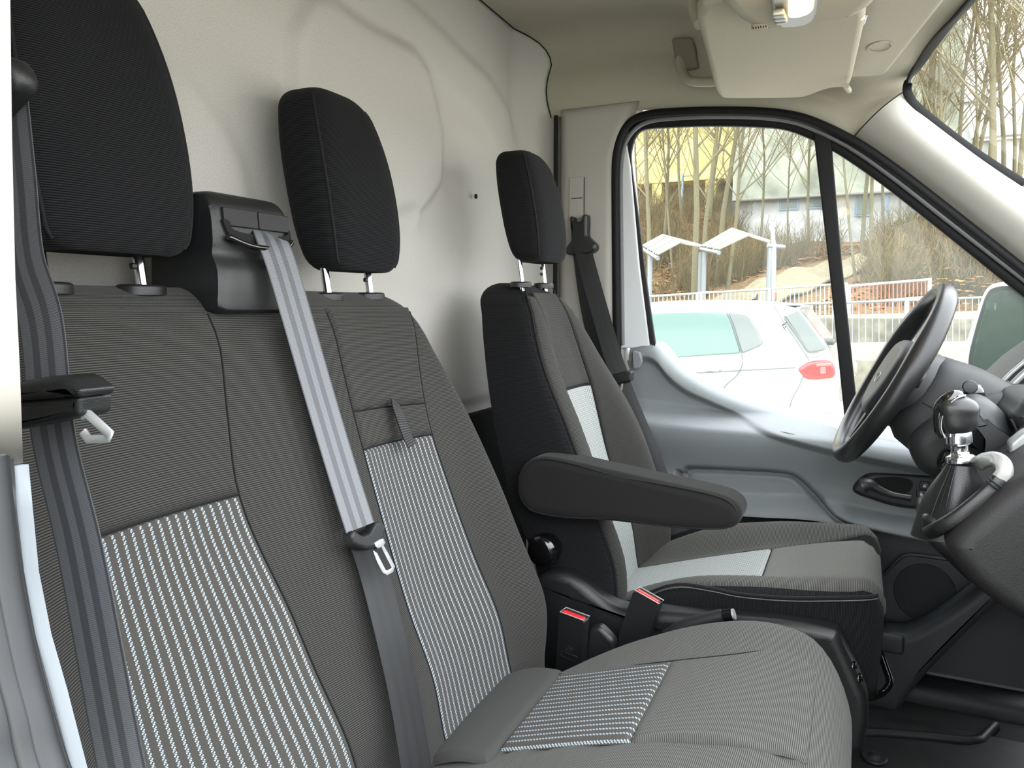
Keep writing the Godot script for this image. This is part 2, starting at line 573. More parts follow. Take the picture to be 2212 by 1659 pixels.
# ---- the scene
func _ready() -> void:
	var cam := Camera3D.new()
	cam.name = "camera"
	cam.transform = Transform3D(Basis.from_euler(Vector3(deg_to_rad(-6.0472), deg_to_rad(25.0), 0)), Vector3(0, 1.65, 1.12))
	cam.fov = 54.8095
	cam.near = 0.02
	cam.far = 400.0
	add_child(cam)
	var env := Environment.new()
	var sky := Sky.new()
	var ps := ProceduralSkyMaterial.new()
	ps.sky_top_color = c255(244, 250, 255)   # an overcast sky is brightest overhead
	ps.sky_horizon_color = c255(198, 200, 201)
	ps.sky_curve = 0.35
	ps.ground_bottom_color = c255(150, 148, 142)
	ps.ground_horizon_color = c255(190, 188, 184)
	ps.sky_energy_multiplier = 1.7
	sky.sky_material = ps
	env.background_mode = Environment.BG_SKY
	env.sky = sky
	env.background_energy_multiplier = 1.0
	env.tonemap_mode = Environment.TONE_MAPPER_LINEAR
	env.tonemap_exposure = 3.0
	env.sdfgi_enabled = true
	env.ssao_enabled = true
	env.ssil_enabled = true
	var we := WorldEnvironment.new()
	we.name = "world"
	we.environment = env
	add_child(we)
	make_materials()
	build_shell()
	build_bench()
	build_driver_seat()
	build_belts()
	build_door()
	build_roof()
	build_dash()
	build_floor_things()
	build_outside()

func sd_poly(p: Vector2, poly: PackedVector2Array) -> float:   # distance to a polygon, negative inside
	var d := 1e9
	var inside := false
	var n := poly.size()
	for i in n:
		var a := poly[i]; var b := poly[(i + 1) % n]
		var e := b - a
		var w := p - a
		var q := w - e * clampf(w.dot(e) / e.length_squared(), 0, 1)
		d = minf(d, q.length_squared())
		if (a.y > p.y) != (b.y > p.y) and p.x < (b.x - a.x) * (p.y - a.y) / (b.y - a.y) + a.x: inside = not inside
	return -sqrt(d) if inside else sqrt(d)

func step_soft(d: float, w: float) -> float:   # 1 inside, 0 outside
	return 1.0 - smoothstep(-w, w, d)

func bulk_x(z: float) -> float:
	return -0.90 + 0.10 * smoothstep(-0.80, -0.96, z)

# lower edge of the headliner along the driver's door
func liner_low(x: float) -> float:
	return tab([[-0.92, 2.185], [-0.74, 2.182], [-0.56, 2.176], [-0.41, 2.158], [-0.30, 2.146], [-0.185, 2.124], [-0.10, 2.084], [-0.03, 2.036], [0.02, 2.085], [0.07, 2.128]], x)

func build_shell() -> void:
	# floor of the cab
	var b := MB.new()
	b.rbox(Vector3(2.1, 0.10, 1.90), 0.01, Transform3D(Basis(), Vector3(0.1, 0.655, -0.01)))
	struct("floor", b, M.carpet, "black carpeted cab floor")
	# pressed steel bulkhead behind the seats
	var plate_a := PackedVector2Array([Vector2(0.104, 1.83), Vector2(0.102, 2.10), Vector2(0.055, 2.176), Vector2(0.0, 2.196), Vector2(-0.10, 2.183), Vector2(-0.28, 2.191), Vector2(-0.33, 2.166), Vector2(-0.395, 2.04), Vector2(-0.382, 1.925), Vector2(-0.31, 1.866), Vector2(-0.2, 1.85), Vector2(-0.16, 1.80)])
	var plate_b := PackedVector2Array([Vector2(1.2, 0.8), Vector2(1.2, 2.32), Vector2(-0.1, 2.32), Vector2(-0.33, 2.287), Vector2(-0.66, 2.236), Vector2(-0.78, 2.18), Vector2(-0.838, 2.08), Vector2(-0.832, 1.6), Vector2(-0.80, 0.8)])
	var plate_c := PackedVector2Array([Vector2(-0.20, 2.205), Vector2(-0.60, 2.12), Vector2(-0.70, 2.05), Vector2(-0.70, 1.90), Vector2(-0.45, 1.88), Vector2(-0.41, 1.95), Vector2(-0.41, 2.06), Vector2(-0.35, 2.17)])
	var rows := []
	var ny := 118
	var nz := 150
	for i in ny + 1:
		var y := lerpf(0.70, 2.52, float(i) / ny)
		var row := PackedVector3Array()
		for j in nz + 1:
			var z := lerpf(0.98, -1.02, float(j) / nz)
			var p := Vector2(z, y)
			var h := 0.0
			if y > 1.4:
				h += 0.017 * step_soft(sd_poly(p, plate_a), 0.011)
				h += 0.012 * step_soft(sd_poly(p, plate_b), 0.016)
				h -= 0.006 * step_soft(sd_poly(p, plate_c), 0.014)
				var r := (p - Vector2(0.42, 1.78)).length()
				h += 0.009 * step_soft(r - 0.215, 0.010)
				h += 0.010 * step_soft((p - Vector2(-0.285, 1.85)).length() - 0.012, 0.010) + 0.010 * step_soft((p - Vector2(-0.285, 1.83)).length() - 0.010, 0.010)
				h += 0.007 * step_soft(absf(y - 1.735 - 0.1 * (z + 0.3)) - 0.05, 0.02) * step_soft(absf(z + 0.35) - 0.12, 0.03)
			row.append(Vector3(bulk_x(z) + h, y, z))
		rows.append(row)
	b = MB.new()
	b.slab(rows, 0.012)
	struct("wall_rear", b, M.bulkhead, "pressed beige steel bulkhead behind the seats")
	b = MB.new()
	b.lathe(PackedVector2Array([Vector2(0.0, -0.002), Vector2(0.006, 0.0), Vector2(0.006, 0.003), Vector2(0.0, 0.004)]), Transform3D(Basis(Vector3(0, 0, 1), -PI / 2), Vector3(-0.884, 1.922, -0.559)), 12)
	var plug := part("hole_disc", b, M.seam, get_node("wall_rear"))  # dark disc drawn where the bulkhead has a hole
	plug.set_meta("label", "small dark disc standing in for a hole in the bulkhead")
	b = MB.new()  # added dark panel in place of the shade between the seats
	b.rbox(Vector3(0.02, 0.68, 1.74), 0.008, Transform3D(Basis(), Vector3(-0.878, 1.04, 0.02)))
	struct("shade_trim_11", b, M.carpet, "added black panel standing in for shade on the lower bulkhead")
	# headliner: profile across the cab, carried from the bulkhead to the windscreen
	var prof := []   # [z, share of the way from lower edge to roof], from the driver's side to the passenger's
	for k in 7: prof.append([-0.905 + 0.012 * sin(PI * k / 6.0), k / 6.0 * 0.62])
	for k in 6:
		var a := PI / 2 * (k + 1) / 6.0
		prof.append([-0.905 + 0.10 * (1.0 - cos(a)), 0.62 + 0.38 * sin(a) * 0.9])
	for k in 14: prof.append([lerpf(-0.78, 0.78, k / 13.0), 0.965 + 0.035 * sin(PI * (k + 0.5) / 14.0)])
	for k in 6:
		var a := PI / 2 * (1.0 - k / 6.0)
		prof.append([0.905 - 0.10 * (1.0 - cos(a)), 0.62 + 0.38 * sin(a) * 0.9])
	prof.append([0.905, 0.4]); prof.append([0.905, 0.0])
	rows = []
	var nx := 44
	for i in nx + 1:
		var row := PackedVector3Array()
		for q in prof:
			var z: float = q[0]
			var xf := 0.075 + 0.085 * (1.0 - pow(minf(absf(z) / 0.86, 1.0), 2.4))
			var x0 := bulk_x(z) + 0.004
			var x := lerpf(x0, xf, float(i) / nx)
			var top := tab([[-0.95, 2.415], [-0.6, 2.415], [-0.42, 2.385], [-0.28, 2.30], [-0.15, 2.215], [-0.02, 2.175], [0.16, 2.16]], x)
			var low := liner_low(x) if z < 0.0 else tab([[-0.9, 2.17], [0.1, 2.12]], x)
			row.append(Vector3(x, lerpf(low, top, q[1]), z))
		rows.append(row)
	b = MB.new()
	b.slab(rows, -0.015)
	struct("ceiling", b, M.headliner, "grey felt headliner of the cab roof")
	# dark gap along the edge of the headliner at the bulkhead
	var seam := PackedVector3Array()
	for q in prof.slice(0, 26):
		var x := bulk_x(q[0]) + 0.004
		seam.append(Vector3(x + 0.003, lerpf(liner_low(x), 2.415, q[1]) - 0.001, q[0] + 0.001))
	part("edge_gap", tubed(seam, 0.0016, 6), M.seam, get_node("ceiling"))
	# outer roof skin, so that the sky stays out
	b = MB.new()
	b.rbox(Vector3(1.22, 0.05, 2.06), 0.02, Transform3D(Basis(), Vector3(-0.52, 2.53, 0)))
	b.rbox(Vector3(0.42, 0.03, 1.9), 0.01, Transform3D(Basis(Vector3(0, 0, 1), -0.62), Vector3(-0.06, 2.36, 0)))
	struct("trim_1", b, M.paint_white, "outer roof skin")
	# driver's side body behind the door, and the pillar trim
	b = MB.new()
	b.rbox(Vector3(0.5, 1.85, 0.05), 0.01, Transform3D(Basis(), Vector3(-0.85, 1.6, -0.975)))
	b.rbox(Vector3(2.3, 0.42, 0.05), 0.01, Transform3D(Basis(), Vector3(0.1, 0.72, -1.02)))
	b.rbox(Vector3(0.95, 0.35, 0.05), 0.01, Transform3D(Basis(), Vector3(-0.45, 2.36, -0.965)))
	struct("wall_left", b, M.paint_white, "body side on the driver's side")
	b = MB.new()
	var shape := PackedVector2Array([Vector2(-0.788, 0.80), Vector2(-0.57, 0.80), Vector2(-0.585, 1.45), Vector2(-0.612, 1.62), Vector2(-0.615, 2.05), Vector2(-0.59, 2.12), Vector2(-0.56, 2.20), Vector2(-0.788, 2.20)])
	b.extr(shape, -0.95, -0.872, 0.035, Transform3D(), 5)
	struct("trim_2", b, M.trim_light, "light grey door pillar trim beside the driver's belt")
	b = MB.new()
	b.rbox(Vector3(0.012, 1.36, 0.01), 0.003, Transform3D(Basis(), Vector3(-0.793, 1.5, -0.873)))
	part("edge_gap", b, M.seam, get_node("trim_2"))
	# front bulkhead below the dashboard and bonnet ahead of the windscreen
	b = MB.new()
	b.rbox(Vector3(0.05, 0.75, 2.0), 0.01, Transform3D(Basis(), Vector3(0.98, 1.03, 0)))
	struct("wall_front", b, M.carpet, "dark footwell bulkhead")
	# windscreen
	var a0 := Vector3(0.085, 2.145, -0.86)
	rows = []
	for i in 9:
		var t := i / 8.0
		var row := PackedVector3Array()
		for j in 17:
			var s := lerpf(-1.0, 1.0, j / 16.0)
			var bow := 1.0 - pow(absf(s), 2.4)
			row.append(Vector3(0.085 + 0.085 * bow + t * 0.90, 2.148 + 0.012 * bow - t * 0.765, s * 0.862))
		rows.append(row)
	b = MB.new()
	b.grid(rows)
	struct("window_3", b, M.windscreen_glass, "windscreen")
	# black band round the windscreen's edge, and its shade across the top
	var band := PackedVector3Array([Vector3(0.3151, 1.9142, -0.858), Vector3(0.2133, 1.9949, -0.858), Vector3(0.1102, 2.0901, -0.858), Vector3(0.0809, 2.1272, -0.85), Vector3(0.0777, 2.1509, -0.83), Vector3(0.0926, 2.1618, -0.74), Vector3(0.1139, 2.1523, -0.53), Vector3(0.1453, 2.1556, -0.385), Vector3(0.1632, 2.1607, -0.3)])
	b = MB.new()
	b.sweep(smooth(band, 6), PackedVector2Array([Vector2(-0.009, -0.003), Vector2(0.009, -0.003), Vector2(0.009, 0.003), Vector2(-0.009, 0.003)]), Vector3(0.1, 0.3, 1))
	part("edge_band", b, M.rubber, get_node("window_3"))
	# windscreen pillar trim on the driver's side: low edge by the door seal, a ridge, high edge by the glass
	var low := smooth(PackedVector3Array([Vector3(-0.0286, 2.0559, -0.905), Vector3(0.0176, 2.0171, -0.905), Vector3(0.0894, 1.9576, -0.905), Vector3(0.1791, 1.8795, -0.905), Vector3(0.2568, 1.8054, -0.905), Vector3(0.3507, 1.7165, -0.905), Vector3(0.4413, 1.6316, -0.905)]), 4)
	var high := smooth(PackedVector3Array([Vector3(0.0706, 2.1375, -0.862), Vector3(0.0872, 2.1069, -0.862), Vector3(0.1187, 2.0748, -0.862), Vector3(0.2047, 1.9974, -0.862), Vector3(0.2603, 1.9506, -0.862), Vector3(0.3322, 1.8938, -0.862), Vector3(0.4193, 1.8241, -0.862)]), 4)
	rows = []
	for i in low.size():
		var row := PackedVector3Array()
		for k in 11:
			var t := k / 10.0
			var p := low[i].lerp(high[i], t)
			p.z += 0.050 * pow(sin(PI * clampf(t * 0.94 + 0.03, 0, 1)), 0.7) * (1.0 if t < 0.55 else 1.0 - 0.35 * (t - 0.55))
			row.append(p)
		rows.append(row)
	b = MB.new()
	b.slab(rows, -0.02)
	struct("trim_4", b, M.trim_light, "light windscreen pillar trim")
	part("edge_gap", tubed(PackedVector3Array(rows[0]), 0.0016, 5), M.seam, get_node("trim_4"))
	# passenger's door pillar, close to the camera: pale upper trim and grey lower trim
	b = MB.new()
	b.extr(PackedVector2Array([Vector2(-1.1814, 1.4891), Vector2(-0.4554, 1.5551), Vector2(-0.4522, 1.6115), Vector2(-0.4504, 1.6662), Vector2(-0.4445, 1.745), Vector2(-0.4376, 1.8198), Vector2(-0.4264, 1.9589), Vector2(-0.9612, 2.1215)]), 0.845, 0.93, 0.01, Transform3D(Basis(), Vector3(0, 0, 0)), 3)
	struct("trim_5", b, M.trim_white, "pale upper trim of the near door pillar")
	b = MB.new()
	var lowp := PackedVector2Array([Vector2(-0.4501, 1.5547), Vector2(-0.4491, 1.5274), Vector2(-0.4474, 1.4884), Vector2(-0.4395, 1.4501), Vector2(-0.4279, 1.4176), Vector2(-0.4135, 1.3699), Vector2(-0.3854, 1.3063), Vector2(-0.4041, 1.2997), Vector2(-0.4326, 1.3646), Vector2(-0.4482, 1.413), Vector2(-0.4591, 1.4463), Vector2(-0.4658, 1.4856), Vector2(-0.4687, 1.525), Vector2(-0.471, 1.5528)])
	b.extr(lowp, 0.845, 0.855, 0.004, Transform3D(), 3)
	struct("trim_6", b, mat("sill_grey", c255(128, 134, 139), 0.5), "grey lower trim of the near door pillar")
	b = MB.new()
	b.extr(PackedVector2Array([Vector2(-0.4455, 1.5607), Vector2(-0.4463, 1.5302), Vector2(-0.4435, 1.4924), Vector2(-0.4371, 1.4547), Vector2(-0.4266, 1.4228), Vector2(-0.4117, 1.3764), Vector2(-0.3836, 1.3144), Vector2(-0.6749, 1.2117), Vector2(-0.6174, 1.5455)]), 0.856, 0.89, 0.006, Transform3D(), 2)
	struct("trim_10", b, M.seal_grey, "grey rubber apron beside the near pillar trim")
	b = MB.new()
	b.tube(smooth(PackedVector3Array([Vector3(-0.3902, 1.5743, 0.895), Vector3(-0.3889, 1.5471, 0.895), Vector3(-0.3844, 1.5066, 0.895), Vector3(-0.376, 1.4664, 0.895), Vector3(-0.3676, 1.4401, 0.895), Vector3(-0.3576, 1.4154, 0.895), Vector3(-0.3336, 1.3724, 0.895)]), 5), 0.0036, 10)
	b.tube(smooth(PackedVector3Array([Vector3(-0.3796, 1.5771, 0.905), Vector3(-0.3783, 1.5509, 0.905), Vector3(-0.3747, 1.5118, 0.905), Vector3(-0.3667, 1.473, 0.905), Vector3(-0.3586, 1.4477, 0.905), Vector3(-0.3497, 1.4236, 0.905), Vector3(-0.3274, 1.3818, 0.905)]), 5), 0.0062, 10)
	b.tube(smooth(PackedVector3Array([Vector3(-0.3856, 1.5775, 0.91), Vector3(-0.3836, 1.5515, 0.91), Vector3(-0.3794, 1.5128, 0.91), Vector3(-0.3714, 1.4743, 0.91), Vector3(-0.3634, 1.4491, 0.91), Vector3(-0.356, 1.4249, 0.91), Vector3(-0.3337, 1.3833, 0.91)]), 5), 0.0062, 10)
	b.tube(smooth(PackedVector3Array([Vector3(-0.3968, 1.5775, 0.915), Vector3(-0.3949, 1.5515, 0.915), Vector3(-0.3901, 1.5128, 0.915), Vector3(-0.3814, 1.4744, 0.915), Vector3(-0.3733, 1.4493, 0.915), Vector3(-0.3674, 1.4247, 0.915), Vector3(-0.347, 1.3824, 0.915)]), 5), 0.010, 10)
	part("door_seal", b, M.seal_grey, get_node("trim_10"))
	# body side and sill outside the near pillar
	b = MB.new()
	b.rbox(Vector3(0.55, 1.9, 0.06), 0.02, Transform3D(Basis(), Vector3(-0.78, 1.55, 0.965)))
	b.rbox(Vector3(2.0, 0.25, 0.10), 0.02, Transform3D(Basis(), Vector3(0.1, 0.60, 0.93)))
	struct("wall_right", b, M.paint_white, "body side behind the open passenger's door")
	# bonnet ahead of the windscreen
	rows = []
	for i in 13:
		var t := i / 12.0
		var row := PackedVector3Array()
		for j in 17:
			var q := lerpf(-1.0, 1.0, j / 16.0)
			row.append(Vector3(lerpf(0.96, 1.72, t) + 0.10 * (1.0 - q * q) * (1.0 - t), 1.385 - 0.10 * t - 0.26 * t * t * t + 0.03 * (1.0 - q * q), q * lerpf(0.94, 0.80, t * t)))
		rows.append(row)
	b = MB.new()
	b.slab(rows, -0.03)
	b.rbox(Vector3(0.10, 0.75, 1.66), 0.05, Transform3D(Basis(), Vector3(1.70, 0.72, 0)))
	struct("trim_12", b, M.paint_white, "white bonnet of the van")
	# passenger's door, swung wide open ahead of the opening
	b = MB.new()
	var dx := Transform3D(Basis(Vector3(0, 1, 0), deg_to_rad(68.0)), Vector3(0.50, 0, 1.0))
	b.extr(rounded(PackedVector2Array([Vector2(0.0, 0.62), Vector2(-1.02, 0.62), Vector2(-1.02, 1.55), Vector2(-0.35, 1.40), Vector2(0.0, 1.34)]), 0.06, 4), -0.05, 0.05, 0.03, dx, 3)
	b.tube(PackedVector3Array([dx * Vector3(-0.99, 1.5, 0), dx * Vector3(-0.97, 2.10, 0), dx * Vector3(-0.60, 2.14, 0), dx * Vector3(-0.02, 1.38, 0)]), 0.03, 8)
	struct("door_2", b, M.door_grey, "passenger's door standing open")

# a padded panel lying on the surface S(s, t): s across, t along; out is roughly where it faces
func pad(S: Callable, ns: int, nt: int, puff: float, edge: float, out: Vector3, sink := 0.004) -> MB:
	var w: float = S.call(0.0, 0.5).distance_to(S.call(1.0, 0.5))
	var l: float = S.call(0.5, 0.0).distance_to(S.call(0.5, 1.0))
	var ps := pad_steps(ns, edge / w)
	var pt := pad_steps(nt, edge / l)
	var rows := []
	for t in pt:
		var row := PackedVector3Array()
		for s in ps:
			var p: Vector3 = S.call(s, t)
			var e := 0.004
			var a: Vector3 = S.call(minf(s + e, 1.0), t) - S.call(maxf(s - e, 0.0), t)
			var b: Vector3 = S.call(s, minf(t + e, 1.0)) - S.call(s, maxf(t - e, 0.0))
			var n := a.cross(b).normalized()
			if n.dot(out) < 0.0: n = -n
			var d := minf(minf(s, 1.0 - s) * w, minf(t, 1.0 - t) * l)
			var h := -sink
			if d > 1e-6:
				var q := 1.0 - minf(d / edge, 1.0)
				h = -sink + (puff + sink) * sqrt(1.0 - q * q)
			row.append(p + n * h)
		rows.append(row)
	var mb := MB.new()
	mb.slab(rows, 0.001)
	return mb

func pad_steps(n: int, e: float) -> Array:
	var o := [0.0, e * 0.06, e * 0.25, e * 0.6, e]
	for k in range(1, n): o.append(lerpf(e, 1.0 - e, float(k) / n))
	for k in [1.0 - e, 1.0 - e * 0.6, 1.0 - e * 0.25, 1.0 - e * 0.06, 1.0]: o.append(k)
	return o

# a backrest: front surface X(z, y), its outline z from zr(y) to zl(y), lofted from y0 to y1 with a rolled top
func backrest(X: Callable, zl: Array, zr: Array, y0: float, y1: float, thick: float, roll: float, edge: float, n := 44) -> MB:
	var mb := MB.new()
	var rings := []
	var ys := []
	for k in 5: ys.append([y0 + 0.03 * (1.0 - cos(PI / 2 * k / 4.0)), 0.03 * (1.0 - sin(PI / 2 * k / 4.0))])
	var m := 34
	for k in range(1, m): ys.append([lerpf(y0 + 0.03, y1 - roll, float(k) / m), 0.0])
	for k in 8: ys.append([y1 - roll + roll * sin(PI / 2 * k / 7.0), roll * (1.0 - cos(PI / 2 * k / 7.0)) * 0.97])
	for q in ys:
		var y: float = q[0]
		var cut: float = q[1]
		var a: float = tab(zl, y) - cut * 0.7
		var b: float = tab(zr, y) + cut * 0.7
		var ring := PackedVector3Array()
		var slope: float = X.call((a + b) / 2, y)
		for k in n + 1:
			var t := float(k) / n
			t = 0.5 - 0.5 * cos(PI * t) * (0.55 + 0.45 * absf(cos(PI * t)))
			var z := lerpf(a, b, t)
			var d := minf(absf(z - a), absf(z - b))
			var q2 := 1.0 - minf(d / edge, 1.0)
			var x: float = X.call(z, y) - cut - edge * 0.75 * (1.0 - sqrt(maxf(0.0, 1.0 - q2 * q2)))
			ring.append(Vector3(x, y, z))
		for k in 13:
			var t := k / 12.0
			var z := lerpf(b, a, t)
			var x: float = slope - thick + cut + 0.03 * pow(absf(2.0 * t - 1.0), 4.0)
			ring.append(Vector3(minf(x, ring[n].x - 0.004) if k == 0 else (minf(x, ring[0].x - 0.004) if k == 12 else x), y, z))
		rings.append(ring)
	mb.loft(rings)
	return mb

func headrest(root: Node3D, zc: float, xf: float, y0: float, y1: float, aw: float, posts: Array, notch: bool, label: String) -> void:
	var mb := MB.new()
	var rings := []
	var edge := PackedVector3Array(); var edge2 := PackedVector3Array()
	var h := y1 - y0
	var n := 40
	var steps := []
	for k in 6: steps.append([y0 + 0.024 * (1.0 - cos(PI / 2 * k / 5.0)), 1.0 - 0.30 * (1.0 - sin(PI / 2 * k / 5.0))])
	for k in range(1, 16): steps.append([lerpf(y0 + 0.024, y1 - 0.03, k / 16.0), 1.0])
	for k in 7: steps.append([y1 - 0.03 + 0.03 * sin(PI / 2 * k / 6.0), 1.0 - 0.42 * (1.0 - cos(PI / 2 * k / 6.0))])
	for q in steps:
		var y: float = q[0]
		var t := (y - y0) / h
		var a: float = aw * tab([[0.0, 0.88], [0.2, 0.98], [0.45, 1.0], [0.7, 0.95], [0.88, 0.84], [1.0, 0.72]], t) * q[1]
		var bd: float = tab([[0.0, 0.036], [0.15, 0.046], [0.5, 0.052], [0.85, 0.047], [1.0, 0.040]], t) * (0.35 + 0.65 * q[1])
		var xc: float = xf - 0.052 - 0.11 * h * (t - 0.45) - 0.09 * h * t * t
		var ring := PackedVector3Array()
		for k in n:
			var th := TAU * k / n
			var c := cos(th); var s := sin(th)
			ring.append(Vector3(xc + bd * signf(c) * pow(absf(c), 0.5), y, zc + a * signf(s) * pow(absf(s), 0.5)))
		rings.append(ring)
		if q[1] > 0.9:
			for sgn in [1.0, -1.0]:
				var p := Vector3(xc + bd * 0.765, y, zc + sgn * a * 0.90)
				if sgn > 0: edge.append(p)
				else: edge2.append(p)
	mb.loft(rings)
	var o := part("headrest", mb, M.rib_dark, root, label)  # darker copy of the seat cloth stands in for shade
	edge2.reverse()
	var loop := edge.duplicate()
	loop.append_array(edge2)
	part("piping", tubed(edge, 0.0022, 6), M.seam, o)
	part("piping", tubed(edge2, 0.0022, 6), M.seam, o)
	for i in posts.size():
		var z: float = posts[i][1]
		var px: float = posts[i][0]
		var by: float = posts[i][2]
		var b := MB.new()
		b.tube(PackedVector3Array([Vector3(px + 0.012, by - 0.02, z), Vector3(px, y0 + 0.03, z)]), 0.0066, 12)
		var post := part("post", b, M.chrome, root)
		if i == 1:
			b = MB.new()
			for k in (3 if notch else 1): b.rbox(Vector3(0.007, 0.007, 0.009), 0.002, Transform3D(Basis(), Vector3(px + 0.006, by + 0.022 + 0.014 * k, z + 0.007)))
			part("notch", b, M.black, post)
		b = MB.new()
		var oval := PackedVector2Array()
		for k in 24: oval.append(Vector2(0.023 * cos(TAU * k / 24), 0.029 * sin(TAU * k / 24)))
		b.extr(oval, -0.008, 0.004, 0.004, frame(Vector3(px + 0.008, by - 0.003, z), Vector3(1, 0, 0), Vector3(0, 0, -1)), 3)
		part("post_collar", b, M.black, root)

func bench_x(z: float, y: float) -> float:
	var c := -0.525 - 0.30 * (y - 1.045) - 0.014 * smoothstep(1.60, 1.68, y)
	var u := (z - 0.335) / 0.085
	c += 0.018 * exp(-u * u)   # the hump between the two places
	var amp := tab([[1.0, 0.03], [1.13, 0.045], [1.45, 0.022], [1.62, 0.004], [1.7, 0.0]], y)
	var r := (z + 0.075) / 0.05
	var l := (z - 0.775) / 0.05
	c += amp * (exp(-r * r) + exp(-l * l))
	var m := (z - 0.14) / 0.10
	var p := (z - 0.585) / 0.10
	c -= 0.010 * (exp(-m * m) + exp(-p * p)) * smoothstep(1.0, 1.15, y)
	# lumbar roll at the foot
	return c + 0.012 * exp(-pow((y - 1.12) / 0.07, 2.0))

func bench_pad(zl: Array, zr: Array, y0: Array, y1: Array, puff: float, edge: float, ns := 10, nt := 18) -> MB:
	return pad(func(s, t):
		var y := lerpf(lerpf(y0[0], y0[1], s), lerpf(y1[0], y1[1], s), t)
		var z := lerpf(tab(zl, y), tab(zr, y), s)
		return Vector3(bench_x(z, y), y, z), ns, nt, puff, edge, Vector3(1, 0.3, 0))

func cushion_y(x: float) -> float:
	return tab([[-0.56, 1.005], [-0.48, 1.028], [-0.41, 1.052], [-0.235, 1.110], [-0.12, 1.134], [-0.06, 1.136]], x)

func build_bench() -> void:
	var root := thing("passenger_bench", "dark grey double passenger bench seat with white-stitched striped inserts and two headrests", "bench seat", Vector3(-0.35, 0.70, 0.33))
	var zl := [[0.96, 0.80], [1.15, 0.83], [1.45, 0.80], [1.60, 0.76], [1.67, 0.72]]
	var zr := [[0.96, -0.075], [1.10, -0.115], [1.25, -0.105], [1.45, -0.075], [1.56, -0.045], [1.64, -0.012], [1.68, 0.02]]
	part("backrest", backrest(bench_x, zl, zr, 0.96, 1.672, 0.115, 0.035, 0.05, 64), M.rib, root)
	var ml := [[1.0, 0.251], [1.22, 0.253], [1.44, 0.258], [1.52, 0.257], [1.65, 0.246]]
	var mr := [[1.0, 0.018], [1.06, 0.020], [1.19, 0.027], [1.35, 0.047], [1.44, 0.055], [1.50, 0.050], [1.65, 0.014]]
	var pl := [[1.0, 0.72], [1.42, 0.71], [1.60, 0.70], [1.65, 0.69]]
	var pr := [[1.0, 0.432], [1.10, 0.438], [1.27, 0.459], [1.43, 0.490], [1.52, 0.478], [1.60, 0.464], [1.65, 0.463]]
	part("back_panel", bench_pad(ml, mr, [1.499, 1.487], [1.648, 1.648], 0.005, 0.012), M.rib, root)
	var band := part("back_band", bench_pad(ml, mr, [1.445, 1.435], [1.497, 1.485], 0.0045, 0.009, 10, 6), M.rib, root)
	part("back_insert", bench_pad(ml, mr, [0.99, 0.99], [1.443, 1.433], 0.003, 0.008, 12, 30), M.insert, root, "striped insert with white stitching")
	part("back_panel", bench_pad(pl, pr, [1.434, 1.434], [1.648, 1.648], 0.005, 0.012), M.rib, root)
	part("back_insert", bench_pad(pl, pr, [0.99, 0.99], [1.431, 1.431], 0.003, 0.008, 12, 30), M.insert, root, "striped insert with white stitching")
	# seams along the panels
	for e in [ml, mr, pr]:
		var path := PackedVector3Array()
		for k in 31:
			var y := lerpf(1.0, 1.640, k / 30.0)
			path.append(Vector3(bench_x(tab(e, y), y) + 0.0006, y, tab(e, y)))
		part("seam", tubed(path, 0.0012, 5), M.seam, root)
	for q in [[ml, mr, 1.498, 1.486], [ml, mr, 1.444, 1.434], [pl, pr, 1.4325, 1.4325]]:
		var path := PackedVector3Array()
		for k in 17:
			var y: float = lerpf(q[2], q[3], k / 16.0)
			var z := lerpf(tab(q[0], y), tab(q[1], y), k / 16.0)
			path.append(Vector3(bench_x(z, y) + 0.0012, y, z))
		part("seam", tubed(path, 0.0016, 5), M.seam, root)
	# pull strap of ribbed tape out of the joint above the band
	var strap := MB.new()
	var tape := PackedVector2Array([Vector2(-0.011, -0.0012), Vector2(0.011, -0.0012), Vector2(0.011, 0.0012), Vector2(-0.011, 0.0012)])
	strap.sweep(smooth(PackedVector3Array([Vector3(-0.659, 1.4985, 0.1451), Vector3(-0.651, 1.491, 0.1521), Vector3(-0.64, 1.4741, 0.1575), Vector3(-0.629, 1.4511, 0.1593), Vector3(-0.621, 1.433, 0.1564)]), 6), tape, Vector3(1, 0.3, 0))
	for i in strap.uv.size():
		strap.uv[i].x = fmod(strap.uv[i].x / 0.022, 1.0)
	part("pull_strap", strap, M.strap, band, "ribbed black pull strap")
	# headrests
	headrest(root, 0.563, -0.712, 1.706, 2.02, 0.104, [[-0.763, 0.632, 1.673], [-0.763, 0.517, 1.673]], false, "headrest of the near place")
	headrest(root, 0.118, -0.714, 1.705, 1.990, 0.099, [[-0.763, 0.185, 1.669], [-0.763, 0.073, 1.671]], false, "headrest of the middle place")
	# belt reel housing on the top of the backrest
	var hs := MB.new()
	var prof := PackedVector2Array([Vector2(-0.80, 1.64), Vector2(-0.70, 1.64), Vector2(-0.688, 1.652), Vector2(-0.690, 1.690), Vector2(-0.700, 1.712), Vector2(-0.698, 1.730), Vector2(-0.700, 1.765), Vector2(-0.708, 1.780), Vector2(-0.725, 1.789), Vector2(-0.765, 1.785), Vector2(-0.80, 1.765), Vector2(-0.812, 1.735), Vector2(-0.812, 1.68)])
	var ps := smooth2(prof, 3)
	var rings := []
	for k in 13:
		var s := lerpf(-1, 1, k / 12.0)
		var e := 1.0 - 0.09 * pow(absf(s), 8.0)
		var ring := PackedVector3Array()
		for p in ps: ring.append(Vector3(lerpf(-0.75, p.x, e), lerpf(1.70, p.y, e), 0.392 + 0.066 * signf(s) * pow(absf(s), 0.7) * (1.0 + 0.08 * smoothstep(1.72, 1.64, p.y))))
		rings.append(ring)
	hs.loft(rings)
	var housing := part("belt_housing", hs, M.black, root, "black plastic belt reel housing")
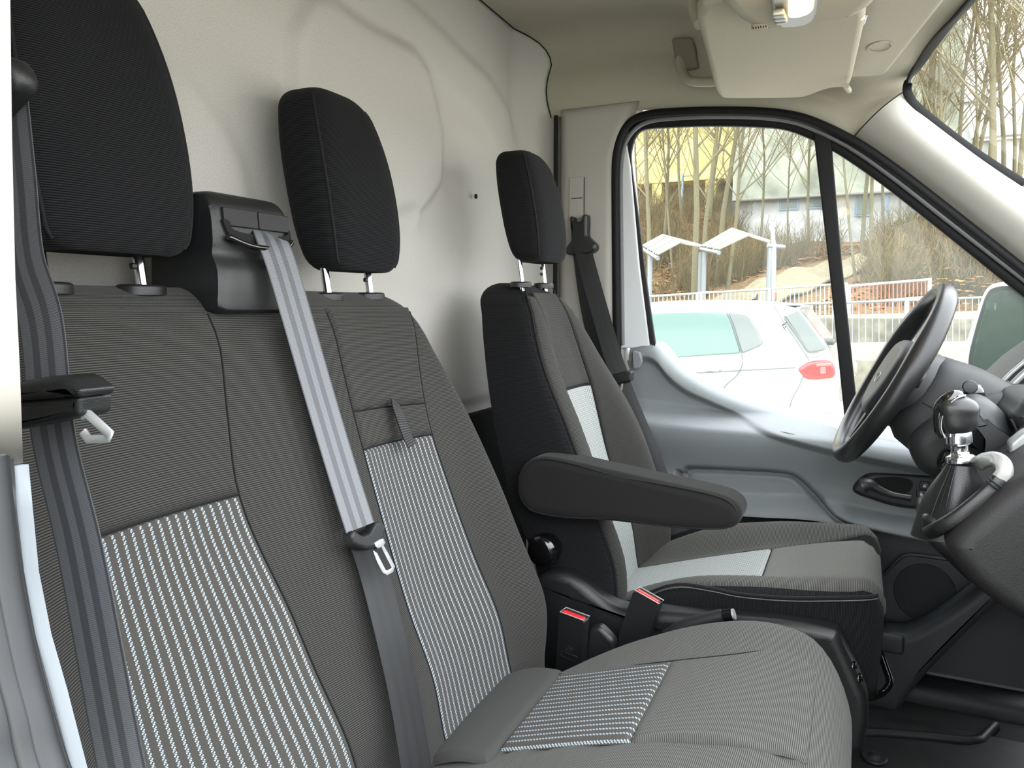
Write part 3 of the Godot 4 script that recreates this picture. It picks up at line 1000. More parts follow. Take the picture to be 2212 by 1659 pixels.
	var face := frame(Vector3(-0.6985, 1.748, 0.388), Vector3(0, 0, -1), Vector3(-0.06, 1, 0))
	var cover := MB.new()
	cover.extr(rounded(rect(-0.058, -0.002, -0.002, 0.020), 0.002), -0.006, 0.0035, 0.001, face)
	cover.extr(rounded(rect(0.000, -0.002, 0.054, 0.020), 0.002), -0.006, 0.0035, 0.001, face)
	part("cover", cover, M.black_soft, housing)
	var slot := MB.new()
	slot.extr(smooth2(PackedVector2Array([Vector2(-0.060, 0.004), Vector2(-0.050, 0.003), Vector2(-0.043, -0.007), Vector2(0.0, -0.010), Vector2(0.045, -0.007), Vector2(0.054, 0.002), Vector2(0.054, -0.014), Vector2(0.03, -0.022), Vector2(0.0, -0.024), Vector2(-0.035, -0.022), Vector2(-0.05, -0.016)]), 3), -0.006, 0.004, 0.0, face)
	part("slot", slot, M.seam, housing, "dark slot that the belt comes out of")
	var rim := MB.new()
	rim.tube(smooth(PackedVector3Array([face * Vector3(-0.056, -0.016, 0.006), face * Vector3(-0.03, -0.025, 0.012), face * Vector3(0.0, -0.027, 0.013), face * Vector3(0.035, -0.024, 0.010), face * Vector3(0.055, -0.014, 0.005)]), 5), 0.004, 8)
	part("lip", rim, M.gloss_black, housing)
	# cushion: lofted from the back to the front edge
	var outl := [[-0.54, 0.02], [-0.45, 0.0], [-0.38, -0.06], [-0.30, -0.105], [-0.2, -0.145], [-0.1, -0.148], [-0.05, -0.125], [-0.01, -0.07], [0.02, 0.0]]
	rings = []
	var xs := []
	for k in 26: xs.append([lerpf(-0.54, -0.055, k / 25.0), 0.0])
	for k in range(1, 9):
		var a := PI / 2 * k / 8.0
		xs.append([-0.055 + 0.072 * sin(a), 0.075 * (1.0 - cos(a))])
	for q in xs:
		var x: float = q[0]
		var top: float = cushion_y(minf(x, -0.06)) - q[1]
		var zo: float = tab(outl, x)
		var zi: float = 0.82 - q[1] * 0.6
		var ring := PackedVector3Array()
		var n := 48
		for k in n + 1:
			var t := float(k) / n
			t = 0.5 - 0.5 * cos(PI * t) * (0.6 + 0.4 * absf(cos(PI * t)))
			var z := lerpf(zi, zo, t)
			var d := minf(absf(z - zi), absf(z - zo))
			var e := 1.0 - minf(d / 0.075, 1.0)
			var y: float = top - 0.055 * (1.0 - sqrt(maxf(0.0, 1.0 - e * e)))
			var g := (z - 0.262) / 0.012
			y -= 0.007 * exp(-g * g)   # crease between the two places
			var hump := (z - zo - 0.085) / 0.055
			y += 0.012 * exp(-hump * hump) * smoothstep(-0.46, -0.30, x)
			ring.append(Vector3(x, y, z))
		ring.append(Vector3(x - 0.01, top - 0.14, zo + 0.02))
		ring.append(Vector3(x - 0.01, top - 0.14, zi - 0.02))
		rings.append(ring)
	var cb := MB.new()
	cb.loft(rings)
	part("cushion", cb, M.weave_rib, root)
	var cz := func(x: float) -> float: return cushion_y(x)
	var fs := [[-0.45, 0.045], [-0.235, 0.043], [-0.14, 0.02], [-0.05, -0.035]]
	part("cushion_insert", pad(func(s, t):
		var x := lerpf(-0.415, -0.236, t)
		return Vector3(x, cushion_y(x), lerpf(0.268, tab(fs, x), s)), 10, 12, 0.003, 0.008, Vector3(0, 1, 0)), M.insert, root, "striped insert with white stitching")
	part("cushion_front", pad(func(s, t):
		var x := lerpf(-0.234, -0.030, t)
		var a := clampf((x + 0.055) / 0.072, 0.0, 1.0)
		return Vector3(x, cushion_y(minf(x, -0.06)) - 0.075 * (1.0 - sqrt(1.0 - a * a)), lerpf(lerpf(0.268, 0.255, t), tab(fs, x), s)), 10, 14, 0.004, 0.012, Vector3(0, 1, 0)), M.weave_rib, root)
	part("cushion_tongue", pad(func(s, t):
		var x := lerpf(-0.52, -0.417, t)
		return Vector3(x, cushion_y(x) + 0.010 * sin(PI * t), lerpf(0.30, 0.030, s)), 8, 8, 0.006, 0.012, Vector3(0, 1, 0)), M.weave, root)
	var path := PackedVector3Array()
	for k in 25:
		var x := lerpf(-0.42, -0.035, k / 24.0)
		path.append(Vector3(x, cushion_y(minf(x, -0.06)) + 0.0015 - 0.004 * smoothstep(-0.07, -0.03, x), tab(fs, x) - 0.002))
	part("seam", tubed(path, 0.0014, 5), M.seam, root)
	# bench frame and plastic base
	var base := MB.new()
	base.rbox(Vector3(0.42, 0.28, 0.80), 0.03, Transform3D(Basis(), Vector3(-0.26, 0.84, 0.36)))
	part("seat_base", base, M.black_soft, root)

func driver_x(z: float, y: float) -> float:
	var u := absf(z + 0.482)
	var c := -0.482 - 0.30 * (y - 1.10) - 0.012 * smoothstep(1.62, 1.70, y)
	var amp := tab([[0.95, 0.03], [1.08, 0.062], [1.30, 0.072], [1.40, 0.058], [1.52, 0.028], [1.64, 0.010], [1.72, 0.0]], y)
	var w := tab([[0.95, 0.205], [1.3, 0.20], [1.5, 0.165], [1.62, 0.13], [1.7, 0.11]], y)
	c += amp * smoothstep(w - 0.105, w - 0.015, u)
	c -= 0.006 * exp(-u * u / 0.01)
	return c + 0.014 * exp(-pow((y - 1.13) / 0.08, 2.0))

func driver_pad(zl: Array, zr: Array, y0: float, y1: float, puff: float, edge: float, ns := 10, nt := 18) -> MB:
	return pad(func(s, t):
		var y := lerpf(y0, y1, t)
		var z := lerpf(tab(zl, y), tab(zr, y), s)
		return Vector3(driver_x(z, y), y, z), ns, nt, puff, edge, Vector3(1, 0.3, 0))

# a bolster panel follows the rounded edge of the backrest too
func driver_rim(za: Array, zb: Array, zl: Array, zr: Array) -> MB:
	return pad(func(s, t):
		var y := lerpf(0.99, 1.672, t)
		var z := lerpf(tab(za, y), tab(zb, y), s)
		var cut := 0.05 * (1.0 - sqrt(maxf(0.0, 1.0 - pow(maxf(0.0, (y - 1.652) / 0.05), 2.0)))) * 0.97
		var d := minf(absf(z - tab(zl, y) + cut * 0.7), absf(z - tab(zr, y) - cut * 0.7))
		var q := 1.0 - minf(d / 0.04, 1.0)
		return Vector3(driver_x(z, y) - cut - 0.03 * (1.0 - sqrt(maxf(0.0, 1.0 - q * q))), y, z), 12, 24, 0.0035, 0.010, Vector3(1, 0.3, 0))

func driver_top(x: float, z: float, zi: Array) -> float:   # top of the cushion with its raised sides
	var top: float = driver_cy(x) - 0.050 * (1.0 - sqrt(1.0 - pow(clampf((x - 0.028) / 0.036, 0.0, 1.0), 2.0)))
	var za: float = tab(zi, x)
	var d := minf(absf(z - za), absf(z - (-0.964 - za)))
	var e := 1.0 - minf(d / 0.035, 1.0)
	var rise := tab([[-0.50, 0.0], [-0.40, 0.030], [-0.28, 0.046], [-0.15, 0.036], [-0.05, 0.024], [0.03, 0.020]], x)
	return top + rise * smoothstep(0.105, 0.045, d) - 0.022 * (1.0 - sqrt(maxf(0.0, 1.0 - e * e)))

func front_x(x0: float, t: float) -> float:   # along the cushion and down over its front edge
	return lerpf(x0, 0.028, t / 0.85) if t < 0.85 else 0.028 + 0.036 * sin(PI / 2 * (t - 0.85) / 0.15)

func driver_cy(x: float) -> float:
	return tab([[-0.52, 0.995], [-0.45, 1.018], [-0.16, 1.102], [-0.06, 1.124], [0.03, 1.138]], x)

func build_driver_seat() -> void:
	var root := thing("driver_seat", "dark grey driver's seat with grey striped inserts and a folded-down armrest", "car seat", Vector3(-0.3, 0.70, -0.48))
	var zl := [[0.96, -0.262], [1.10, -0.248], [1.30, -0.246], [1.42, -0.262], [1.52, -0.290], [1.60, -0.325], [1.66, -0.366], [1.70, -0.405]]
	var zr := []
	for q in zl: zr.append([q[0], -0.964 - q[1]])
	part("backrest", backrest(driver_x, zl, zr, 0.96, 1.702, 0.135, 0.05, 0.04, 56), M.rib_dark, root, "dark ribbed cloth of the backrest sides")
	# centre panels
	var il := [[0.98, -0.383], [1.2, -0.378], [1.47, -0.385], [1.55, -0.395], [1.68, -0.412]]
	var ir := []
	for q in il: ir.append([q[0], -0.964 - q[1]])
	part("back_panel", driver_pad(il, ir, 1.462, 1.680, 0.004, 0.012), M.rib, root)
	part("back_insert", driver_pad(il, ir, 0.99, 1.459, 0.003, 0.008, 12, 30), M.insert_far, root, "striped insert brightened for window light")
	# bolsters down both sides
	var bl := []; var br := []; var bl2 := []; var br2 := []
	for k in 19:
		var y := lerpf(0.98, 1.69, k / 18.0)
		bl.append([y, tab(zl, y) - 0.0125]); br.append([y, tab(il, y) + 0.002])
		bl2.append([y, tab(ir, y) - 0.002]); br2.append([y, tab(zr, y) + 0.006])
	part("bolster", driver_rim(bl, br, zl, zr), M.rib, root)
	part("bolster", driver_rim(bl2, br2, zl, zr), M.rib, root)
	# dark side panel with its stitched joint, on the near side
	var front := [[0.97, -0.40], [1.084, -0.419], [1.20, -0.428], [1.30, -0.458], [1.40, -0.515], [1.49, -0.580], [1.60, -0.612], [1.655, -0.632], [1.69, -0.66]]
	var path := PackedVector3Array(); var path2 := PackedVector3Array()
	for k in 41:
		var y := lerpf(0.98, 1.690, k / 40.0)
		var z: float = tab(zl, y)
		var zz := z - 0.012
		path.append(Vector3(driver_x(zz, y) - 0.0085, y, zz + 0.002))
		path2.append(Vector3(driver_x(zz, y) - 0.016, y, zz + 0.0075))
	part("seam", tubed(path, 0.0022, 6), M.seam, root)
	var stitches := MB.new()
	for k in range(0, 40):
		stitches.tube(PackedVector3Array([path2[k].lerp(path2[k + 1], 0.15), path2[k].lerp(path2[k + 1], 0.8)]), 0.0011, 5)
	part("stitching", stitches, M.seam, root)
	for e in [il, ir]:
		var p2 := PackedVector3Array()
		for k in 31:
			var y := lerpf(1.0, 1.688, k / 30.0)
			p2.append(Vector3(driver_x(tab(e, y), y) + 0.0006, y, tab(e, y)))
		part("seam", tubed(p2, 0.0012, 5), M.seam, root)
	headrest(root, -0.474, -0.632, 1.748, 1.996, 0.096, [[-0.70, -0.411, 1.702], [-0.70, -0.545, 1.703]], true, "headrest of the driver's seat")
	# cushion
	var zi := [[-0.52, -0.275], [-0.35, -0.262], [-0.1, -0.248], [0.0, -0.254], [0.045, -0.270], [0.07, -0.30]]
	var rings := []
	var xs := []
	for k in 24: xs.append([lerpf(-0.50, 0.028, k / 23.0), 0.0])
	for k in range(1, 9):
		var a := PI / 2 * k / 8.0
		xs.append([0.028 + 0.036 * sin(a), 0.050 * (1.0 - cos(a))])
	for q in xs:
		var x: float = q[0]
		var top: float = driver_cy(x) - q[1]
		var za: float = tab(zi, x)
		var zb: float = -0.964 - za
		var ring := PackedVector3Array()
		var n := 44
		for k in n + 1:
			var t := float(k) / n
			t = 0.5 - 0.5 * cos(PI * t) * (0.6 + 0.4 * absf(cos(PI * t)))
			var z: float = lerpf(za, zb, t)
			var d := minf(absf(z - za), absf(z - zb))
			var e := 1.0 - minf(d / 0.035, 1.0)
			var rise := tab([[-0.50, 0.0], [-0.40, 0.030], [-0.28, 0.046], [-0.15, 0.036], [-0.05, 0.024], [0.03, 0.020]], x)
			var y: float = top + rise * smoothstep(0.105, 0.045, d) - 0.022 * (1.0 - sqrt(maxf(0.0, 1.0 - e * e)))
			ring.append(Vector3(x, y, z))
		var ybot := tab([[-0.50, 0.955], [-0.28, 1.015], [-0.1, 1.015], [-0.02, 0.985], [0.04, 0.945]], x)
		for k in 4: ring.append(Vector3(x - 0.002 * k, lerpf(minf(ring[n].y - 0.02, top - 0.03), minf(ybot, top - 0.08), k / 3.0), zb + 0.004 + 0.004 * k))
		for k in 4: ring.append(Vector3(x - 0.002 * (3 - k), lerpf(minf(ybot, top - 0.08), minf(ring[0].y - 0.02, top - 0.03), k / 3.0), za - 0.004 - 0.004 * (3 - k)))
		rings.append(ring)
	var cb := MB.new()
	cb.loft(rings)
	part("cushion", cb, M.rib_dark, root, "dark ribbed cloth of the cushion sides")
	part("cushion_bolster", pad(func(s, t):
		var x := front_x(-0.46, t)
		var z: float = lerpf(tab(zi, x) - 0.012, lerpf(-0.378, -0.370, t), s)
		return Vector3(x, driver_top(x, z, zi), z), 10, 18, 0.003, 0.010, Vector3(0, 1, 0)), M.rib_far, root)
	part("cushion_bolster", pad(func(s, t):
		var x := front_x(-0.46, t)
		var z: float = lerpf(lerpf(-0.582, -0.640, smoothstep(0.35, 1.0, t)), -0.964 - tab(zi, x) + 0.004, s)
		return Vector3(x, driver_top(x, z, zi), z), 10, 18, 0.003, 0.010, Vector3(0, 1, 0)), M.rib_far, root)
	part("cushion_insert", pad(func(s, t):
		var x := lerpf(-0.46, -0.155, t)
		return Vector3(x, driver_cy(x), lerpf(-0.380, lerpf(-0.578, -0.590, t), s)), 10, 14, 0.004, 0.008, Vector3(0, 1, 0)), M.insert_far, root, "striped insert brightened for window light")
	part("cushion_front", pad(func(s, t):
		var x := front_x(-0.153, t)
		return Vector3(x, driver_top(x, -0.48, zi), lerpf(lerpf(-0.380, -0.372, t), lerpf(-0.590, -0.640, t), s)), 10, 20, 0.004, 0.012, Vector3(0.6, 1, 0)), M.weave_far, root)
	# piping and stitched joint along the near side of the cushion
	path = smooth(PackedVector3Array([Vector3(-0.3456, 1.0923, -0.262), Vector3(-0.3131, 1.1113, -0.258), Vector3(-0.2772, 1.1219, -0.255), Vector3(-0.2248, 1.1235, -0.252), Vector3(-0.1742, 1.1224, -0.249), Vector3(-0.094, 1.1302, -0.246), Vector3(-0.0185, 1.1428, -0.247), Vector3(0.0323, 1.1503, -0.255), Vector3(0.0512, 1.1512, -0.268)]), 4)
	part("piping", tubed(path, 0.0028, 6), M.rib_mid, root)
	path2 = PackedVector3Array()
	for p in path: path2.append(p + Vector3(0, -0.0065, -0.001))
	part("seam", tubed(path2, 0.0014, 5), M.grey_mark, root)
	var lift := PackedVector3Array()
	for k in 21:
		var x := lerpf(-0.42, 0.015, k / 20.0)
		lift.append(Vector3(x, driver_cy(x) + 0.003, lerpf(-0.579, -0.642, smoothstep(-0.3, 0.02, x))))
	part("seam", tubed(lift, 0.0014, 5), M.seam, root)
	# armrest folded down on the near side
	var arm := MB.new()
	var outline := PackedVector2Array([Vector2(-0.6061, 1.2805), Vector2(-0.601, 1.3205), Vector2(-0.574, 1.3482), Vector2(-0.5298, 1.3549), Vector2(-0.4355, 1.3436), Vector2(-0.3201, 1.3295), Vector2(-0.2203, 1.3171), Vector2(-0.1842, 1.3061), Vector2(-0.171, 1.2861), Vector2(-0.1789, 1.2635), Vector2(-0.2064, 1.2523), Vector2(-0.3012, 1.2434), Vector2(-0.4067, 1.2413), Vector2(-0.5001, 1.2359), Vector2(-0.5687, 1.2396), Vector2(-0.5949, 1.2534)])
	var sm := smooth2(outline, 4)
	arm.extr(sm, -0.272, -0.196, 0.018, Transform3D(), 5)
	var arm_o := part("armrest", arm, M.rib_mid, root, "ribbed cloth armrest")
	var cc := Vector2.ZERO
	for p in sm: cc += p
	cc /= sm.size()
	var pipe := PackedVector3Array()
	for p in sm: pipe.append(Vector3(p.x, p.y, -0.200) + Vector3(cc.x - p.x, cc.y - p.y, 0).normalized() * 0.0085)
	part("piping", tubed(pipe, 0.0016, 6, true), M.seam, arm_o)
	# lumbar knob
	var kn := Vector3(-0.5548, 1.1598, -0.215)
	var knob := MB.new()
	knob.lathe(PackedVector2Array([Vector2(0.0, -0.03), Vector2(0.031, -0.03), Vector2(0.034, -0.012), Vector2(0.033, 0.0), Vector2(0.029, 0.009), Vector2(0.018, 0.013), Vector2(0.0, 0.014)]), frame(kn, Vector3(1, 0, 0), Vector3(0, 0.05, 1)), 28)
	part("lumbar_knob", knob, M.gloss_black, root, "shiny black round adjusting knob")
	# black plastic side shield between the seats
	var shield := MB.new()
	var so := PackedVector2Array([Vector2(-0.5809, 1.0491), Vector2(-0.5769, 1.0869), Vector2(-0.5616, 1.1078), Vector2(-0.5345, 1.1207), Vector2(-0.5019, 1.123), Vector2(-0.4659, 1.1089), Vector2(-0.4294, 1.0849), Vector2(-0.3919, 1.071), Vector2(-0.3198, 1.0783), Vector2(-0.2009, 1.0892), Vector2(-0.098, 1.0996), Vector2(-0.023, 1.0986), Vector2(-0.0045, 1.0906), Vector2(0.0058, 1.0696), Vector2(0.031, 1.0173), Vector2(0.0441, 0.979), Vector2(0.0425, 0.9204), Vector2(0.0086, 0.8693), Vector2(-0.2435, 0.8003), Vector2(-0.4255, 0.7896), Vector2(-0.5453, 0.8786), Vector2(-0.5764, 0.9514)])
	shield.extr(smooth2(so, 3), -0.250, -0.205, 0.018, Transform3D(), 4)
	part("side_shield", shield, M.black, root, "black plastic side cover")
	# pedestal under the cushion
	var base := MB.new()
	base.rbox(Vector3(0.48, 0.27, 0.42), 0.03, Transform3D(Basis(), Vector3(-0.26, 0.845, -0.48)))
	part("seat_base", base, M.black_soft, root)
	# bent metal bar that slides the seat
	var bar := MB.new()
	bar.tube(smooth(PackedVector3Array([Vector3(-0.0153, 0.9611, -0.4), Vector3(0.0248, 0.9835, -0.4), Vector3(0.0562, 0.9993, -0.4), Vector3(0.0616, 0.9998, -0.395), Vector3(0.0655, 0.9967, -0.385), Vector3(0.0734, 0.982, -0.365), Vector3(0.0812, 0.9662, -0.345), Vector3(0.0796, 0.96, -0.335), Vector3(0.0708, 0.9505, -0.325), Vector3(0.0534, 0.9451, -0.31), Vector3(0.0307, 0.943, -0.3)]), 4), 0.0065, 10)
	part("adjuster_bar", bar, M.gloss_black, root, "bent black metal adjusting bar")
	# round button caps on the end of the side shield
	for p in PackedVector3Array([Vector3(0.0158, 1.0355, -0.222), Vector3(0.0253, 1.016, -0.222)]):
		var b := MB.new()
		b.lathe(PackedVector2Array([Vector2(0.0, -0.008), Vector2(0.010, -0.008), Vector2(0.010, 0.004), Vector2(0.007, 0.007), Vector2(0.0, 0.007)]), frame(p, Vector3(0, 0.9, -0.3), Vector3(1, 0.35, 0.3)), 16)
		part("bolt_cap", b, M.gloss_black, root)

func flat(p: PackedVector3Array, xf: Transform3D) -> PackedVector2Array:   # points in the x and y of a frame
	var out := PackedVector2Array()
	var inv := xf.affine_inverse()
	for q in p:
		var r := inv * q
		out.append(Vector2(r.x, r.y))
	return out

func webbing(path: PackedVector3Array, facing: Vector3, w := 0.047, n := 8) -> MB:
	var mb := MB.new()
	var t := 0.0008
	mb.sweep(smooth(path, n), PackedVector2Array([Vector2(-w / 2, -t), Vector2(w / 2, -t), Vector2(w / 2, t), Vector2(-w / 2, t)]), facing)
	for i in mb.uv.size():
		var u := mb.uv[i].x
		mb.uv[i].x = u / w if u <= w * 1.001 else clampf(1.0 - (u - w - 2 * t) / w, 0.0, 1.0)
	return mb

func buckle(a: Vector3, b: Vector3, across: Vector3, called_label: String, marks: bool) -> void:   # a: middle of the red end, b: foot
	var up := (a - b).normalized()
	var root := thing("belt_buckle", called_label, "belt buckle", b, "seat belt buckles between the seats" if false else "")
	var xf := frame(a, across, up)
	var body := MB.new()
	var l := a.distance_to(b)
	body.extr(rounded(rect(-0.027, -0.026, 0.027, l), 0.006), -0.011, 0.011, 0.005, xf * Transform3D(Basis(Vector3(1, 0, 0), PI), Vector3(0, -0.004, 0)) * Transform3D(Basis(), Vector3(0, 0.0, 0)), 3)
	part("body", body, M.black, root)
	var rim := MB.new()
	rim.tube(PackedVector3Array([xf * Vector3(-0.0255, 0.024, -0.0105), xf * Vector3(0.0255, 0.024, -0.0105), xf * Vector3(0.0255, 0.024, 0.0105), xf * Vector3(-0.0255, 0.024, 0.0105)]), 0.0012, 6, true)
	part("rim", rim, M.steel, root)
	var red := MB.new()
	red.rbox(Vector3(0.047, 0.014, 0.011), 0.003, xf * Transform3D(Basis(), Vector3(0, 0.019, 0.004)))
	part("release_button", red, M.red, root, "red release button")
	var slot := MB.new()
	slot.rbox(Vector3(0.042, 0.006, 0.006), 0.001, xf * Transform3D(Basis(), Vector3(0, 0.0215, -0.006)))
	part("slot", slot, M.seam, root)
	if marks:
		var ring := PackedVector3Array()
		for k in 20: ring.append(xf * Vector3(0.009 * cos(TAU * k / 20), -0.042 + 0.005 * sin(TAU * k / 20), 0.0112))
		var em := MB.new()
		em.tube(ring, 0.0007, 5, true)
		em.tube(PackedVector3Array([xf * Vector3(-0.005, -0.043, 0.0112), xf * Vector3(-0.001, -0.040, 0.0112), xf * Vector3(0.005, -0.043, 0.0112)]), 0.0006, 5)
		em.tube(PackedVector3Array([xf * Vector3(-0.017, -0.051, 0.0112), xf * Vector3(0.017, -0.051, 0.0112), xf * Vector3(0.017, -0.062, 0.0112), xf * Vector3(-0.017, -0.062, 0.0112)]), 0.0005, 5, true)
		part("embossed_mark", em, M.dark_plastic, root)

func build_belts() -> void:
	# belt of the middle place, out of the housing and down over the backrest
	var root := thing("seat_belt", "striped seat belt hanging from the housing over the bench backrest", "seat belt", Vector3(-0.6, 1.0, 0.3))
	var tc := Vector3(-0.574, 1.3497, 0.3506)
	part("shoulder_strap", webbing(PackedVector3Array([Vector3(-0.706, 1.7459, 0.3677), Vector3(-0.684, 1.7324, 0.3786), Vector3(-0.672, 1.7001, 0.3757), Vector3(-0.655, 1.6382, 0.3711), Vector3(-0.628, 1.5306, 0.3612), Vector3(-0.598, 1.435, 0.3577), Vector3(-0.572, 1.3644, 0.3578)]), Vector3(1, 0.35, 0.25)), M.belt_lit, root, "upper webbing with darker stripes, its bright sheen put into the grey")
	part("lap_strap", webbing(PackedVector3Array([Vector3(-0.574, 1.3497, 0.3506), Vector3(-0.56, 1.2929, 0.3424), Vector3(-0.526, 1.2097, 0.3545), Vector3(-0.498, 1.1418, 0.3689), Vector3(-0.466, 1.0653, 0.3922), Vector3(-0.446, 1.009, 0.399)]), Vector3(1, 0.35, 0.25)), M.belt_black, root, "black webbing below the tongue")
	var xf := frame(tc, Vector3(-0.574, 1.3459, 0.3016) - Vector3(-0.568, 1.3612, 0.4038), Vector3(-0.33, 1, 0))
	var body := MB.new()
	var pb := PackedVector3Array([Vector3(-0.5869, 1.3619, 0.3776), Vector3(-0.5811, 1.3496, 0.3599), Vector3(-0.5795, 1.3496, 0.3441), Vector3(-0.5806, 1.36, 0.3207), Vector3(-0.578, 1.3568, 0.3053), Vector3(-0.5748, 1.3484, 0.3014), Vector3(-0.5739, 1.3443, 0.3051), Vector3(-0.5721, 1.3356, 0.3165), Vector3(-0.5726, 1.3308, 0.337), Vector3(-0.5731, 1.3302, 0.3435), Vector3(-0.5764, 1.3341, 0.3638), Vector3(-0.5812, 1.3436, 0.381), Vector3(-0.5856, 1.3557, 0.3851)])
	body.extr(rounded(flat(pb, xf), 0.004, 3), -0.007, 0.008, 0.004, xf, 3)
	var tongue := part("tongue", body, M.dark_plastic, root, "grey plastic belt tongue")
	var blade := MB.new()
	var flat_bar := PackedVector2Array([Vector2(-0.0028, -0.0012), Vector2(0.0028, -0.0012), Vector2(0.0028, 0.0012), Vector2(-0.0028, 0.0012)])
	blade.sweep(PackedVector3Array([Vector3(-0.5684, 1.3298, 0.3356), Vector3(-0.5675, 1.3316, 0.3201), Vector3(-0.5624, 1.3179, 0.3149), Vector3(-0.5555, 1.2984, 0.3093), Vector3(-0.5549, 1.2954, 0.3135), Vector3(-0.5558, 1.295, 0.3241), Vector3(-0.5574, 1.2986, 0.3281), Vector3(-0.5635, 1.3157, 0.3326)]), flat_bar, Vector3(1, 0.33, 0.1), true)
	blade.extr(flat(PackedVector3Array([Vector3(-0.5715, 1.3373, 0.3413), Vector3(-0.5704, 1.3387, 0.3262), Vector3(-0.5693, 1.3381, 0.3172), Vector3(-0.5668, 1.3313, 0.3146), Vector3(-0.5669, 1.3287, 0.3232), Vector3(-0.568, 1.3288, 0.3342)]), xf), 0.006, 0.009, 0.001, xf, 1)
	part("blade", blade, M.steel, root, "shiny steel belt blade with a slot")

	# passenger's belt, closest to the camera
	root = thing("seat_belt", "black striped seat belt hanging by the near door pillar, closest to the camera", "seat belt", Vector3(-0.5, 0.9, 0.76))
	part("webbing", webbing(PackedVector3Array([Vector3(-0.6276, 1.8302, 0.735), Vector3(-0.6184, 1.7532, 0.738), Vector3(-0.6118, 1.687, 0.74), Vector3(-0.5903, 1.6353, 0.742), Vector3(-0.5721, 1.5483, 0.75), Vector3(-0.5255, 1.4618, 0.765), Vector3(-0.4732, 1.3143, 0.78), Vector3(-0.4379, 1.2462, 0.79)]), Vector3(0.12, 0.05, 1), 0.046), M.belt, root)
	var ring := MB.new()
	ring.rbox(Vector3(0.07, 0.03, 0.028), 0.012, frame(Vector3(-0.6162, 1.8139, 0.745), Vector3(1, 0.5, 0), Vector3(-0.5, 1, 0)), 3)
	part("guide_loop", ring, M.black, root)
	xf = Transform3D(Basis(), Vector3(-0.5473, 1.5842, 0.765))
	xf.basis = Basis(Vector3(0, 0, 1), 0.10)
	body = MB.new()
	body.extr(rounded(flat(PackedVector3Array([Vector3(-0.587, 1.5866, 0.765), Vector3(-0.5751, 1.5921, 0.765), Vector3(-0.5256, 1.5998, 0.765), Vector3(-0.5128, 1.5989, 0.765), Vector3(-0.4963, 1.5908, 0.765), Vector3(-0.4978, 1.5861, 0.765), Vector3(-0.5065, 1.5843, 0.765), Vector3(-0.5136, 1.5849, 0.765), Vector3(-0.5272, 1.5828, 0.765), Vector3(-0.5858, 1.5765, 0.765)]), xf), 0.006, 4), -0.014, 0.014, 0.006, xf, 3)
	body.extr(rounded(flat(PackedVector3Array([Vector3(-0.5845, 1.578, 0.765), Vector3(-0.5094, 1.5855, 0.765), Vector3(-0.506, 1.5836, 0.765), Vector3(-0.5076, 1.5719, 0.765), Vector3(-0.5114, 1.5696, 0.765), Vector3(-0.5837, 1.5549, 0.765)]), xf), 0.005, 4), -0.018, 0.008, 0.005, xf, 3)
	part("tongue", body, M.black, root, "black plastic belt tongue")
	var hoop := MB.new()
	hoop.sweep(PackedVector3Array([Vector3(-0.514, 1.5695, 0.765), Vector3(-0.5077, 1.5712, 0.765), Vector3(-0.4848, 1.5578, 0.765), Vector3(-0.4876, 1.5546, 0.765), Vector3(-0.5084, 1.552, 0.765), Vector3(-0.514, 1.5577, 0.765)]), PackedVector2Array([Vector2(-0.003, -0.0014), Vector2(0.003, -0.0014), Vector2(0.003, 0.0014), Vector2(-0.003, 0.0014)]), Vector3(0.3, 0.2, 1))
	part("blade", hoop, M.steel, root, "bright steel belt blade")

	# driver's belt from the far pillar
	root = thing("seat_belt", "black seat belt hanging from the far door pillar behind the driver's seat", "seat belt", Vector3(-0.6, 0.9, -0.82))
	part("webbing", webbing(PackedVector3Array([Vector3(-0.7045, 1.8383, -0.845), Vector3(-0.6934, 1.7896, -0.838), Vector3(-0.6439, 1.65, -0.815), Vector3(-0.5654, 1.4548, -0.772), Vector3(-0.5033, 1.3252, -0.755), Vector3(-0.4393, 1.186, -0.745), Vector3(-0.3901, 1.071, -0.74)]), Vector3(0.25, 0.15, 1)), M.belt_black, root)
	part("return_webbing", webbing(PackedVector3Array([Vector3(-0.7086, 1.7971, -0.85), Vector3(-0.6888, 1.6628, -0.852), Vector3(-0.6579, 1.5214, -0.854), Vector3(-0.6291, 1.34, -0.856), Vector3(-0.6076, 1.2095, -0.858)]), Vector3(0.05, 0.0, 1), 0.044), M.belt_black, root)
	var loop := MB.new()
	loop.extr(rounded(PackedVector2Array([Vector2(-0.7372, 1.896), Vector2(-0.7277, 1.8955), Vector2(-0.7234, 1.8789), Vector2(-0.7045, 1.8806), Vector2(-0.7007, 1.8979), Vector2(-0.6873, 1.8997), Vector2(-0.6857, 1.8772), Vector2(-0.6866, 1.8397), Vector2(-0.6597, 1.8162), Vector2(-0.6608, 1.8013), Vector2(-0.6807, 1.7906), Vector2(-0.724, 1.788), Vector2(-0.7487, 1.7925), Vector2(-0.7502, 1.8091), Vector2(-0.7325, 1.8289)]), 0.006, 4), -0.866, -0.835, 0.008, Transform3D(), 3)
	part("guide_loop", loop, M.black, root, "black belt guide loop")
	var clip := MB.new()
	clip.extr(rounded(PackedVector2Array([Vector2(-0.6026, 1.4635), Vector2(-0.5458, 1.4804), Vector2(-0.5319, 1.4773), Vector2(-0.5328, 1.454), Vector2(-0.544, 1.4487), Vector2(-0.5919, 1.4342)]), 0.004, 3), -0.785, -0.758, 0.006, Transform3D(), 3)
	part("tongue", clip, M.black, root)
